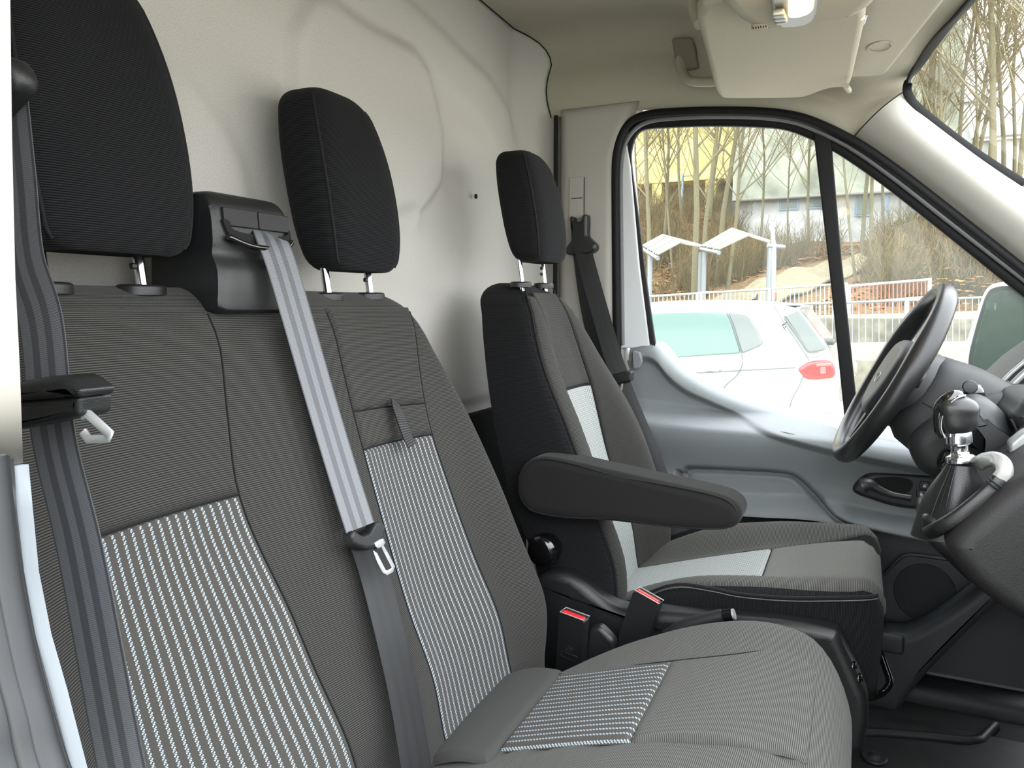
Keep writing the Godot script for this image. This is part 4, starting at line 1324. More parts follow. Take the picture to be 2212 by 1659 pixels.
	part("blade", tubed(PackedVector3Array([Vector3(-0.5581, 1.4459, -0.765), Vector3(-0.5626, 1.4124, -0.765), Vector3(-0.5704, 1.4231, -0.765), Vector3(-0.5732, 1.4403, -0.765)]), 0.003, 6), M.steel, root)

	buckle(Vector3(-0.4535, 1.0586, -0.125), Vector3(-0.4852, 0.9606, -0.135), Vector3(-0.4246, 1.0591, -0.12) - Vector3(-0.4803, 1.0642, -0.13), "black belt buckle with a red button standing lowest between the seats", true)
	buckle(Vector3(-0.3353, 1.0943, -0.185), Vector3(-0.3788, 1.0024, -0.19), Vector3(-0.3114, 1.0898, -0.18) - Vector3(-0.3598, 1.1043, -0.19), "black belt buckle with a red button leaning by the driver's cushion", false)
	# stalk beside the first buckle
	var foot := MB.new()
	foot.extr(rounded(PackedVector2Array([Vector2(-0.4349, 1.0448), Vector2(-0.4114, 1.0583), Vector2(-0.3806, 1.0329), Vector2(-0.3887, 0.9728), Vector2(-0.4523, 0.9497)]), 0.01, 4), -0.165, -0.145, 0.008, Transform3D(), 3)
	solo("buckle_stalk", foot, M.black, "black plastic boot beside the lower belt buckle", "bracket")
	# handbrake lever between the seats
	root = thing("handbrake_lever", "black handbrake lever with a silver-tipped button beside the driver's cushion", "handbrake", Vector3(-0.258, 1.0704, -0.17))
	var grip := MB.new()
	grip.tube(smooth(PackedVector3Array([Vector3(-0.291, 1.0509, -0.17), Vector3(-0.2581, 1.0774, -0.17), Vector3(-0.2178, 1.097, -0.17), Vector3(-0.1925, 1.1084, -0.17)]), 4), 0.0125, 12)
	part("grip", grip, M.dark_plastic, root)
	var btn := MB.new()
	btn.tube(PackedVector3Array([Vector3(-0.1973, 1.1067, -0.17), Vector3(-0.1762, 1.1139, -0.17)]), 0.0105, 14)
	var bo := part("button", btn, M.gloss_black, root)
	btn = MB.new()
	btn.tube(PackedVector3Array([Vector3(-0.1762, 1.1139, -0.17), Vector3(-0.1731, 1.115, -0.17)]), 0.0095, 14)
	part("cap", btn, M.steel, bo)

var door_top := []
var door_ledge := []
func seg_dist(p: Vector2, line: PackedVector2Array) -> float:
	var d := 1e9
	for i in line.size() - 1:
		var e := line[i + 1] - line[i]
		var w := p - line[i]
		d = minf(d, (w - e * clampf(w.dot(e) / e.length_squared(), 0, 1)).length())
	return d

func build_door() -> void:
	var top := smooth2(PackedVector2Array([Vector2(-0.5882, 1.5377), Vector2(-0.5673, 1.5472), Vector2(-0.5206, 1.5507), Vector2(-0.4974, 1.5398), Vector2(-0.4662, 1.5055), Vector2(-0.4216, 1.467), Vector2(-0.3533, 1.4301), Vector2(-0.2694, 1.3989), Vector2(-0.1545, 1.3672), Vector2(-0.0451, 1.345), Vector2(0.0589, 1.3319), Vector2(0.2061, 1.3165), Vector2(0.3877, 1.2976)]), 4, false)
	var tt := []
	for p in top: tt.append([p.x, p.y])
	var roll := []   # lower edge of the rolled rim
	for p in PackedVector2Array([Vector2(-0.5785, 1.4862), Vector2(-0.5349, 1.5104), Vector2(-0.4991, 1.4977), Vector2(-0.4682, 1.4627), Vector2(-0.4228, 1.4274), Vector2(-0.3469, 1.3945), Vector2(-0.2641, 1.3643), Vector2(-0.1505, 1.328), Vector2(-0.0426, 1.3049), Vector2(0.1583, 1.2771), Vector2(0.3851, 1.2509)]): roll.append([p.x, p.y])
	var ledge := []
	for p in PackedVector2Array([Vector2(-0.5724, 1.3639), Vector2(-0.4958, 1.35), Vector2(-0.3737, 1.3421), Vector2(-0.2578, 1.3394), Vector2(-0.1476, 1.338), Vector2(-0.0428, 1.3378), Vector2(0.1528, 1.3277), Vector2(0.3741, 1.31)]): ledge.append([p.x, p.y])
	var groove := PackedVector2Array([Vector2(-0.4084, 1.1093), Vector2(-0.41, 1.1785), Vector2(-0.3985, 1.2085), Vector2(-0.3744, 1.2158), Vector2(-0.2569, 1.2222), Vector2(-0.156, 1.2249), Vector2(-0.1208, 1.2142), Vector2(-0.0841, 1.1806), Vector2(-0.0349, 1.1361), Vector2(0.0175, 1.1172), Vector2(0.0981, 1.106), Vector2(0.1945, 1.0968), Vector2(0.349, 1.082)])
	var gs := smooth2(groove, 3, false)
	var strip := []
	for p in PackedVector2Array([Vector2(-0.4905, 1.0791), Vector2(-0.2621, 1.1123), Vector2(-0.1504, 1.1189), Vector2(-0.0753, 1.1166), Vector2(0.0281, 1.107), Vector2(0.1649, 1.0942), Vector2(0.3466, 1.0668)]): strip.append([p.x, p.y])
	var foot := []
	for p in PackedVector2Array([Vector2(-0.4903, 1.0689), Vector2(-0.2966, 1.1068), Vector2(-0.2055, 1.1144), Vector2(-0.0913, 1.1216), Vector2(-0.0336, 1.1196), Vector2(0.0278, 1.1126), Vector2(0.1071, 1.1051), Vector2(0.1929, 1.0949), Vector2(0.3463, 1.0721)]): foot.append([p.x, p.y])
	var cup := PackedVector2Array([Vector2(-0.1349, 1.3559), Vector2(-0.112, 1.3831), Vector2(-0.0457, 1.3734), Vector2(0.0167, 1.3615), Vector2(0.0177, 1.3388), Vector2(-0.0654, 1.3397), Vector2(-0.1192, 1.3452)])
	var rows := []
	var nx := 150
	var ny := 90
	for i in ny + 1:
		var row := PackedVector3Array()
		for j in nx + 1:
			var x := lerpf(-0.575, 0.42, float(j) / nx)
			var yt := tab(tt, x)
			var yb := tab(foot, x)
			var f := float(i) / ny
			var y := lerpf(yt, yb, f * (0.4 + 0.6 * f) if f < 1.0 else 1.0)
			var s := yt - y
			var w := maxf(yt - tab(roll, x), 0.02)
			var d := 0.0
			# rolled rim, then the hollow below it
			d += 0.046 * sqrt(clampf(1.0 - pow(1.0 - clampf(s / w, 0, 1), 2.0), 0, 1))
			d -= 0.022 * smoothstep(w * 0.9, w * 1.5, s)
			# armrest ledge
			var yl := tab(ledge, x)
			d += 0.098 * smoothstep(yl + 0.034, yl - 0.014, y) * smoothstep(-0.575, -0.52, x)
			d -= 0.030 * smoothstep(yl - 0.02, yl - 0.14, y)
			var p := Vector2(x, y)
			var g := seg_dist(p, gs)
			# below the groove the pocket lies deeper, and flares out at its lip
			var below: float = smoothstep(0.006, -0.006, y - tab_line(gs, x)) * smoothstep(-0.43, -0.415, x)
			d -= 0.022 * below
			d -= 0.018 * exp(-g * g / 0.00006)
			d += 0.045 * smoothstep(yb + 0.055, yb, y) * smoothstep(-0.5, -0.2, x)
			d -= 0.030 * step_soft(sd_poly(p, cup), 0.006)
			row.append(Vector3(x, y, -0.925 + d))
		rows.append(row)
	var b := MB.new()
	b.slab(rows, -0.02)
	var root := Node3D.new()
	root.name = "door_1"
	root.position = Vector3(-0.1, 0.75, -0.92)
	root.set_meta("kind", "structure")
	root.set_meta("label", "driver's door with a grey moulded inner panel")
	add_child(root)
	part("door_panel", b, M.door_grey, root)
	# dark lower panel with the loudspeaker
	rows = []
	for i in 21:
		var row := PackedVector3Array()
		for j in 41:
			var x := lerpf(-0.575, 0.42, j / 40.0)
			var y := lerpf(tab(foot, x) + 0.008, 0.76, i / 20.0)
			row.append(Vector3(x, y, -0.865 - 0.01 * smoothstep(1.0, 0.9, y)))
		rows.append(row)
	b = MB.new()
	b.slab(rows, -0.03)
	part("lower_panel", b, M.door_dark, root)
	var sp := PackedVector2Array([Vector2(0.0652, 0.9721), Vector2(0.0864, 0.999), Vector2(0.1174, 1.0432), Vector2(0.1337, 1.0537), Vector2(0.1806, 1.0537), Vector2(0.2283, 1.0528), Vector2(0.2967, 0.9941), Vector2(0.2957, 0.9794), Vector2(0.1752, 0.8743), Vector2(0.1589, 0.8665), Vector2(0.1005, 0.8719), Vector2(0.0857, 0.8845)])
	b = MB.new()
	b.extr(rounded(sp, 0.012, 4), -0.875, -0.853, 0.006, Transform3D(), 3)
	var spk := part("speaker_panel", b, M.door_dark, root, "dark loudspeaker cover")
	var c := Vector3(0.1723, 0.9652, -0.852)
	b = MB.new()
	var disc := PackedVector2Array()
	for k in 40: disc.append(Vector2(0.066 * cos(TAU * k / 40), 0.071 * sin(TAU * k / 40)))
	b.extr(disc, -0.02, 0.003, 0.002, Transform3D(Basis(), c))
	part("grille", b, M.grille, spk, "round perforated grille")
	var rim := PackedVector3Array()
	for p in rounded(sp, 0.012, 4): rim.append(Vector3(p.x, p.y, -0.853))
	part("rim", tubed(rim, 0.004, 6, true), M.door_dark, spk)
	# small cover at the rear corner
	b = MB.new()
	b.extr(rounded(PackedVector2Array([Vector2(-0.5595, 1.5274), Vector2(-0.5386, 1.5215), Vector2(-0.5329, 1.4963), Vector2(-0.5404, 1.4783), Vector2(-0.556, 1.4764)]), 0.006, 4), -0.88, -0.860, 0.002, Transform3D(), 2)
	part("corner_cover", b, M.door_grey, root)
	# inner handle with its dark surround and lock switches
	b = MB.new()
	b.extr(smooth2(PackedVector2Array([Vector2(0.0052, 1.2106), Vector2(0.0145, 1.2297), Vector2(0.0299, 1.246), Vector2(0.0514, 1.2537), Vector2(0.1194, 1.257), Vector2(0.1945, 1.2589), Vector2(0.227, 1.2514), Vector2(0.2251, 1.2026), Vector2(0.1798, 1.1854), Vector2(0.133, 1.1765), Vector2(0.0893, 1.1792), Vector2(0.0444, 1.1899), Vector2(0.0139, 1.199)]), 3), -0.87, -0.804, 0.010, Transform3D(), 3)
	var hs := part("handle_surround", b, M.dark_plastic, root, "black door handle surround")
	b = MB.new()
	b.extr(smooth2(PackedVector2Array([Vector2(0.046, 1.2394), Vector2(0.0808, 1.2496), Vector2(0.1193, 1.249), Vector2(0.1313, 1.2381), Vector2(0.1264, 1.2211), Vector2(0.1115, 1.2129), Vector2(0.0777, 1.2114), Vector2(0.056, 1.2158)]), 3), -0.83, -0.8025, 0.0, Transform3D())
	part("recess", b, M.seam, hs)
	b = MB.new()
	b.sweep(smooth(PackedVector3Array([Vector3(0.0248, 1.2235, -0.794), Vector3(0.0404, 1.2296, -0.794), Vector3(0.0585, 1.2203, -0.794), Vector3(0.0872, 1.2101, -0.794), Vector3(0.1286, 1.2059, -0.794)]), 4), PackedVector2Array([Vector2(-0.011, -0.006), Vector2(0.011, -0.006), Vector2(0.012, 0.004), Vector2(0.0, 0.008), Vector2(-0.012, 0.004)]), Vector3(0, 0, 1), false, true, PackedFloat32Array([1.5, 1.5, 1.4, 1.3, 1.2, 1.1, 1.0, 0.9, 0.85, 0.8, 0.75, 0.7, 0.65, 0.6, 0.6, 0.6, 0.6]))
	part("handle", b, M.satin_black, hs, "satin black pull handle")
	for q in [[Vector3(0.1547, 1.2368, -0.8), 0], [Vector3(0.1492, 1.2166, -0.8), 1]]:
		var f := frame(q[0], Vector3(1, 0.05, 0), Vector3(0.15, 1, 0))
		b = MB.new()
		b.rbox(Vector3(0.020, 0.017, 0.008), 0.002, f)
		var sw := part("lock_switch", b, M.black, hs)
		b = MB.new()
		b.rbox(Vector3(0.0055, 0.0045, 0.001), 0.0003, f * Transform3D(Basis(), Vector3(0, -0.001, 0.0042)), 1)
		var arc := PackedVector3Array()
		for k in 7: arc.append(f * Vector3((0.002 if q[1] == 1 else 0.0035) * cos(PI * k / 6.0) + (0.0 if q[1] == 1 else 0.0015), 0.0012 + 0.0030 * sin(PI * k / 6.0), 0.0044))
		b.tube(arc, 0.0005, 5)
		part("lock_mark", b, M.white_mark, sw)
	# outer skin below the window and the painted frame behind the glass run
	b = MB.new()
	var skin := PackedVector2Array()
	for p in top: skin.append(p + Vector2(0, -0.006))
	skin.append(Vector2(0.5, 0.62)); skin.append(Vector2(-0.60, 0.62))
	b.extr(skin, -1.02, -0.955, 0.02, Transform3D(), 3)
	part("outer_skin", b, M.paint_white, root)
	b = MB.new()
	b.extr(PackedVector2Array([Vector2(-0.611, 2.076), Vector2(-0.6036, 2.1024), Vector2(-0.5942, 2.0868), Vector2(-0.5828, 2.0269), Vector2(-0.5518, 1.7513), Vector2(-0.519, 1.533), Vector2(-0.6036, 1.5309)]), -0.94, -0.893, 0.004, Transform3D(), 2)
	part("window_frame", b, mat("frame_grey", c255(206, 208, 210), 0.4), root, "white painted window frame")
	# black seal round the opening, with a grey ridge, and the glass run
	var seal := smooth(PackedVector3Array([Vector3(-0.6077, 1.4689, -0.885), Vector3(-0.6101, 1.5404, -0.885), Vector3(-0.6157, 1.7267, -0.885), Vector3(-0.6212, 1.9163, -0.885), Vector3(-0.6228, 2.0221, -0.885), Vector3(-0.6172, 2.0796, -0.885), Vector3(-0.6009, 2.121, -0.885), Vector3(-0.5743, 2.1463, -0.885), Vector3(-0.5339, 2.1565, -0.885), Vector3(-0.4719, 2.1559, -0.885), Vector3(-0.364, 2.1479, -0.885), Vector3(-0.2496, 2.1335, -0.885), Vector3(-0.1725, 2.1164, -0.885), Vector3(-0.1101, 2.0902, -0.885), Vector3(-0.0237, 2.0375, -0.885), Vector3(0.0687, 1.9635, -0.885), Vector3(0.1779, 1.8667, -0.885), Vector3(0.331, 1.7274, -0.885), Vector3(0.4283, 1.6379, -0.885)]), 5)
	b = MB.new()
	b.tube(seal, 0.0115, 10)
	part("door_seal", b, M.rubber, root, "black rubber door seal")
	b = MB.new()
	b.tube(smooth(PackedVector3Array([Vector3(-0.5964, 1.5403, -0.893), Vector3(-0.6021, 1.7268, -0.893), Vector3(-0.6078, 1.9165, -0.893), Vector3(-0.6094, 2.0162, -0.893), Vector3(-0.6037, 2.0701, -0.893), Vector3(-0.5887, 2.1056, -0.893), Vector3(-0.5634, 2.1299, -0.893), Vector3(-0.5294, 2.141, -0.893), Vector3(-0.4734, 2.1425, -0.893), Vector3(-0.3651, 2.136, -0.893), Vector3(-0.2502, 2.1218, -0.893), Vector3(-0.1771, 2.1053, -0.893), Vector3(-0.1162, 2.0782, -0.893), Vector3(-0.0302, 2.0244, -0.893), Vector3(0.0599, 1.9515, -0.893), Vector3(0.17, 1.8533, -0.893), Vector3(0.3335, 1.7081, -0.893), Vector3(0.4312, 1.6195, -0.893)]), 5), 0.0062, 8)
	part("seal_ridge", b, M.rubber_grey, root, "grey ridge of the window frame")
	b = MB.new()
	var run := smooth(PackedVector3Array([Vector3(-0.5162, 1.5222, -0.905), Vector3(-0.5219, 1.5478, -0.905), Vector3(-0.5515, 1.7264, -0.905), Vector3(-0.5784, 1.91, -0.905), Vector3(-0.5976, 2.0359, -0.905), Vector3(-0.5958, 2.0852, -0.905), Vector3(-0.5795, 2.1218, -0.905), Vector3(-0.549, 2.1383, -0.905), Vector3(-0.476, 2.137, -0.905), Vector3(-0.367, 2.1295, -0.905), Vector3(-0.2513, 2.1155, -0.905), Vector3(-0.1844, 2.1019, -0.905), Vector3(-0.123, 2.0736, -0.905), Vector3(-0.0541, 2.0298, -0.905), Vector3(0.0456, 1.95, -0.905), Vector3(0.1621, 1.8464, -0.905), Vector3(0.3256, 1.6981, -0.905), Vector3(0.4347, 1.6039, -0.905)]), 5)
	b.sweep(run, PackedVector2Array([Vector2(-0.014, -0.012), Vector2(0.014, -0.012), Vector2(0.014, 0.006), Vector2(-0.014, 0.006)]), Vector3(0, 0, 1))
	part("glass_run", b, M.rubber, root, "black glass run channel")
	b = MB.new()
	b.extr(PackedVector2Array([Vector2(-0.1232, 2.0837), Vector2(-0.0814, 2.0642), Vector2(-0.0447, 1.7636), Vector2(0.01, 1.3747), Vector2(-0.0216, 1.3727), Vector2(-0.0706, 1.7301), Vector2(-0.1028, 1.9461)]), -0.925, -0.893, 0.004, Transform3D(), 2)
	part("divider_bar", b, M.rubber, root, "black bar between the window and the quarter light")
	# panes
	for q in [["window_1", PackedVector2Array([Vector2(-0.6004, 2.0431), Vector2(-0.5887, 2.1225), Vector2(-0.5402, 2.1434), Vector2(-0.368, 2.133), Vector2(-0.1961, 2.1087), Vector2(-0.098, 2.0767), Vector2(-0.0668, 1.8328), Vector2(-0.0068, 1.3723), Vector2(-0.0122, 1.3011), Vector2(-0.1565, 1.3323), Vector2(-0.3224, 1.3774), Vector2(-0.4357, 1.4349), Vector2(-0.5214, 1.5218)]), "driver's door window"], ["window_2", PackedVector2Array([Vector2(-0.0979, 2.0756), Vector2(-0.0227, 2.0137), Vector2(0.1322, 1.8784), Vector2(0.3261, 1.7024), Vector2(0.4358, 1.6038), Vector2(0.4573, 1.2748), Vector2(-0.0016, 1.3019), Vector2(-0.0068, 1.3723), Vector2(-0.0668, 1.8328)]), "quarter light ahead of the driver's window"]]:
		b = MB.new()
		var tris := Geometry2D.triangulate_polygon(q[1])
		for p in q[1]: b.add(Vector3(p.x, p.y, -0.912), p)
		for k in range(0, tris.size(), 3): b.tri(tris[k], tris[k + 1], tris[k + 2])
		struct(q[0], b, M.window_glass, q[2])
	# belt height slider on the pillar trim
	b = MB.new()
	b.rbox(Vector3(0.040, 0.115, 0.006), 0.003, Transform3D(Basis(), Vector3(-0.7318, 1.9487, -0.872)))
	var sl := part("belt_slider", b, M.trim_light, get_node("trim_2"))
	b = MB.new()
	b.rbox(Vector3(0.034, 0.002, 0.002), 0.0008, Transform3D(Basis(), Vector3(-0.7275, 1.9479, -0.868)))
	b.rbox(Vector3(0.002, 0.115, 0.002), 0.0008, Transform3D(Basis(), Vector3(-0.7057, 1.9466, -0.868)))
	part("slider_joint", b, M.seam, sl)
	# driver's mirror outside
	var f := frame(Vector3(0.3331, 1.5667, -1.15), Vector3(0.93, 0.0, 0.40), Vector3(0.02, 1, 0))
	var n := f.basis.z
	var mroot := thing("wing_mirror", "white-edged wing mirror outside the driver's window", "wing mirror", Vector3(0.3006, 1.4205, -1.15))
	var shell := flat(PackedVector3Array([Vector3(0.2427, 1.5223, -1.15), Vector3(0.2491, 1.5591, -1.15), Vector3(0.2662, 1.6259, -1.15), Vector3(0.2827, 1.6811, -1.15), Vector3(0.2948, 1.7024, -1.15), Vector3(0.3197, 1.7104, -1.15), Vector3(0.3939, 1.7117, -1.15), Vector3(0.49, 1.7013, -1.15), Vector3(0.5156, 1.4546, -1.15), Vector3(0.3825, 1.4126, -1.15), Vector3(0.2806, 1.4072, -1.15)]), f)
	b = MB.new()
	b.extr(rounded(shell, 0.03, 5), -0.09, 0.012, 0.02, f, 3)
	part("housing", b, M.paint_white, mroot)
	var inner := flat(PackedVector3Array([Vector3(0.2612, 1.4922, -1.15), Vector3(0.2633, 1.5289, -1.15), Vector3(0.276, 1.5995, -1.15), Vector3(0.2925, 1.6715, -1.15), Vector3(0.3035, 1.6928, -1.15), Vector3(0.3253, 1.6997, -1.15), Vector3(0.3946, 1.7001, -1.15), Vector3(0.4905, 1.6933, -1.15), Vector3(0.5113, 1.4485, -1.15), Vector3(0.3818, 1.4245, -1.15), Vector3(0.2848, 1.4258, -1.15)]), f)
	b = MB.new()
	b.extr(rounded(inner, 0.03, 5), 0.0, 0.016, 0.004, f, 2)
	part("bezel", b, M.rubber, mroot)
	var glass := flat(PackedVector3Array([Vector3(0.2744, 1.4621, -1.15), Vector3(0.2748, 1.511, -1.15), Vector3(0.285, 1.5875, -1.15), Vector3(0.3013, 1.6595, -1.15), Vector3(0.3114, 1.6797, -1.15), Vector3(0.3311, 1.6867, -1.15), Vector3(0.3954, 1.6873, -1.15), Vector3(0.4913, 1.682, -1.15), Vector3(0.5058, 1.4599, -1.15), Vector3(0.3809, 1.4389, -1.15), Vector3(0.2911, 1.442, -1.15)]), f)
	b = MB.new()
	b.extr(rounded(glass, 0.03, 5), 0.0, 0.0175, 0.001, f, 1)
	part("mirror_glass", b, M.mirror, mroot)

func tab_line(line: PackedVector2Array, x: float) -> float:
	if x <= line[3].x: return line[6].y
	for i in range(3, line.size() - 1):
		if x <= line[i + 1].x and line[i + 1].x > line[i].x:
			return lerpf(line[i].y, line[i + 1].y, clampf((x - line[i].x) / (line[i + 1].x - line[i].x), 0, 1))
	return line[line.size() - 1].y

func build_roof() -> void:
	# sun visor folded up under the roof, seen from below
	var root := thing("sun_visor", "beige driver's sun visor with a wavy outer edge folded up under the roof", "sun visor", Vector3(-0.1521, 2.11, -0.4123))
	var n := Vector3(0.0, -1.0, 0.0)
	var f := frame(Vector3(-0.1505, 2.105, -0.3956), Vector3(1, 0.0, 0), Vector3(0, -0.06, 1))   # z axis faces down
	var outline := flat(PackedVector3Array([Vector3(-0.2483, 2.0869, -0.0981), Vector3(-0.2344, 2.0841, -0.0515), Vector3(-0.211, 2.0821, -0.019), Vector3(-0.1114, 2.0829, -0.0322), Vector3(-0.0235, 2.0885, -0.1246), Vector3(-0.0116, 2.0925, -0.1924), Vector3(-0.0147, 2.0978, -0.2805), Vector3(-0.0273, 2.1113, -0.5048), Vector3(-0.0374, 2.1212, -0.6701), Vector3(-0.0472, 2.1238, -0.7129), Vector3(-0.0729, 2.1231, -0.7023), Vector3(-0.0973, 2.1244, -0.7232), Vector3(-0.1286, 2.1268, -0.7631), Vector3(-0.1587, 2.127, -0.7668), Vector3(-0.231, 2.1247, -0.7277), Vector3(-0.2992, 2.1221, -0.6854), Vector3(-0.3091, 2.1201, -0.6516), Vector3(-0.3029, 2.1144, -0.5571), Vector3(-0.2707, 2.0983, -0.2882)]), f)
	var b := MB.new()
	b.extr(smooth2(outline, 3), -0.022, 0.0, 0.011, f, 4)
	part("panel", b, M.visor, root)
	b = MB.new()
	b.tube(PackedVector3Array([Vector3(-0.0289, 2.1, -0.2066), Vector3(-0.017, 2.1, -0.21), Vector3(-0.0144, 2.12, -0.2664)]), 0.006, 10)
	b.rbox(Vector3(0.03, 0.02, 0.035), 0.008, Transform3D(Basis(), Vector3(-0.0236, 2.112, -0.2533)))
	part("pivot_clip", b, M.chrome, root, "small bright pivot clip")
	b = MB.new()
	b.tube(PackedVector3Array([Vector3(-0.0446, 2.1, -0.6066), Vector3(-0.0398, 2.1, -0.6454)]), 0.006, 8)
	part("pivot_end", b, M.visor, root)
	# raised panel of the header ahead of the visor, with an oval label pressed into it
	f = frame(Vector3(0.0372, 2.145, -0.5332), Vector3(1, 0, 0), Vector3(0, -0.02, 1))
	b = MB.new()
	b.extr(rounded(flat(PackedVector3Array([Vector3(-0.0745, 2.1475, -0.7232), Vector3(0.0225, 2.148, -0.7482), Vector3(0.0335, 2.1475, -0.7228), Vector3(0.1077, 2.139, -0.2981), Vector3(0.1544, 2.1332, -0.0116), Vector3(0.0008, 2.1317, 0.0633)]), f), 0.02, 4), -0.03, 0.0, 0.008, f, 3)
	var hp := struct("trim_7", b, M.headliner, "raised header panel above the windscreen")
	b = MB.new()
	var oval := PackedVector3Array()
	for k in 28: oval.append(Vector3(0.0131, 2.143, -0.5182) + Vector3(0.021 * cos(TAU * k / 28), 0, 0.030 * sin(TAU * k / 28)))
	b.tube(oval, 0.0012, 5, true)
	part("oval_mark", b, M.visor, hp)
	# overhead console with the lit reading lamp
	root = thing("overhead_console", "beige overhead console with a lit reading lamp and three push buttons", "overhead console", Vector3(-0.0966, 2.08, -0.0847))
	f = frame(Vector3(-0.0932, 2.06, -0.0463), Vector3(1, 0, 0), Vector3(0, -0.10, 1))
	outline = flat(PackedVector3Array([Vector3(-0.1935, 2.0403, 0.1968), Vector3(-0.1955, 2.0502, 0.0981), Vector3(-0.1913, 2.059, 0.0097), Vector3(-0.1829, 2.0661, -0.0611), Vector3(-0.169, 2.0706, -0.106), Vector3(-0.1521, 2.0724, -0.1235), Vector3(-0.0864, 2.0732, -0.1317), Vector3(-0.0228, 2.0729, -0.1286), Vector3(-0.0046, 2.0703, -0.1031), Vector3(0.0095, 2.0662, -0.0624), Vector3(0.0299, 2.0544, 0.0561), Vector3(0.0372, 2.0339, 0.2608), Vector3(0.0103, 2.0077, 0.5229), Vector3(-0.1193, 2.0005, 0.5953)]), f)
	b = MB.new()
	b.extr(smooth2(outline, 3), -0.075, 0.0, 0.03, f, 5)
	part("body", b, M.visor, root)
	var lens := flat(PackedVector3Array([Vector3(-0.1198, 2.046, 0.0899), Vector3(-0.1268, 2.0572, -0.0225), Vector3(-0.1264, 2.0619, -0.0687), Vector3(-0.1186, 2.0638, -0.0881), Vector3(-0.0934, 2.0644, -0.0936), Vector3(-0.0791, 2.0625, -0.0754), Vector3(-0.0719, 2.0583, -0.0331), Vector3(-0.0652, 2.0495, 0.0548), Vector3(-0.0613, 2.0419, 0.1311), Vector3(-0.112, 2.0387, 0.163)]), f)
	b = MB.new()
	b.extr(smooth2(lens, 3), -0.02, 0.006, 0.004, f, 2)
	part("lamp_frame", b, M.satin, root)
	var glow := flat(PackedVector3Array([Vector3(-0.1073, 2.0538, -0.0177), Vector3(-0.0947, 2.0546, -0.026), Vector3(-0.0803, 2.0535, -0.0154), Vector3(-0.0739, 2.0515, 0.0047), Vector3(-0.0692, 2.0462, 0.0582), Vector3(-0.0646, 2.0376, 0.1437), Vector3(-0.0921, 2.0359, 0.161)]), f)
	b = MB.new()
	b.extr(rounded(glow, 0.006, 3), -0.01, 0.010, 0.002, f, 2)
	var gl := part("lamp_lens", b, M.lamp_glow, root, "warm glowing lamp lens")
	for k in 3:
		b = MB.new()
		b.rbox(Vector3(0.016, 0.014, 0.010), 0.003, f * Transform3D(Basis(), Vector3(0, 0, 0.006)) * Transform3D(Basis(), f.affine_inverse() * Vector3(-0.1159, 2.05, -0.0134) + Vector3(0.0, 0.020 * k, 0)))
		part("push_button", b, M.satin, root)
	b = MB.new()
	b.extr(smooth2(flat(PackedVector3Array([Vector3(-0.1644, 2.0656, -0.0763), Vector3(-0.1573, 2.0647, -0.0667), Vector3(-0.147, 2.0648, -0.0679), Vector3(-0.1412, 2.066, -0.0803), Vector3(-0.1452, 2.0672, -0.0922), Vector3(-0.1566, 2.0673, -0.0934)]), f), 3), -0.01, 0.004, 0.001, f, 1)
	var mic := part("microphone_grille", b, M.visor, root)
	for k in 6:
		b = MB.new()
		b.rbox(Vector3(0.0013, 0.008, 0.002), 0.0005, Transform3D(f.basis, Vector3(-0.1493, 2.056, -0.0509) + f.basis.x * (0.0035 * (k - 2.5)) + f.basis.z * 0.004), 1)
		part("slit", b, M.seam, mic)
	var lamp := OmniLight3D.new()
	lamp.name = "reading_lamp_light"
	lamp.position = Vector3(-0.071, 2, 0.1796)
	lamp.light_color = Color(1.0, 0.80, 0.50)
	lamp.light_energy = 0.004
	lamp.light_size = 0.02
	lamp.omni_range = 6.0
	lamp.omni_attenuation = 2.0
	lamp.shadow_enabled = true
	add_child(lamp)
	# grab handle over the driver's door
	root = thing("grab_handle", "pale grab handle in its dark recess above the driver's window", "grab handle", Vector3(-0.4077, 2.2043, -0.86))
	b = MB.new()
	b.extr(rounded(PackedVector2Array([Vector2(-0.4737, 2.3405), Vector2(-0.4245, 2.3357), Vector2(-0.4148, 2.3228), Vector2(-0.4037, 2.2607), Vector2(-0.4489, 2.2584), Vector2(-0.4589, 2.2737)]), 0.008, 3), -0.90, -0.872, 0.004, Transform3D(), 2)
	part("mount", b, mat("handle_shade", c255(120, 114, 100), 0.8), root)  # flat plate, coloured dark for the shade of the recess
	b = MB.new()
	b.sweep(smooth(PackedVector3Array([Vector3(-0.4557, 2.2979, -0.885), Vector3(-0.4421, 2.2544, -0.86), Vector3(-0.4242, 2.2248, -0.835), Vector3(-0.3999, 2.2088, -0.82), Vector3(-0.3421, 2.2004, -0.815), Vector3(-0.2435, 2.1926, -0.815), Vector3(-0.1608, 2.1939, -0.83), Vector3(-0.1336, 2.2281, -0.87)]), 4), PackedVector2Array([Vector2(-0.010, -0.006), Vector2(0.010, -0.006), Vector2(0.012, 0.002), Vector2(0.004, 0.009), Vector2(-0.004, 0.009), Vector2(-0.012, 0.002)]), Vector3(0, 0.3, 1))
	part("grip", b, M.headliner, root)
	# bracket of the visor beside the console
	b = MB.new()
	b.tube(PackedVector3Array([Vector3(-0.2957, 2.2, -0.2719), Vector3(-0.2836, 2.16, -0.2412), Vector3(-0.2664, 2.125, -0.206)]), 0.010, 10)
	solo("visor_bracket", b, M.visor, "pale round bracket at the inner end of the sun visor", "bracket")

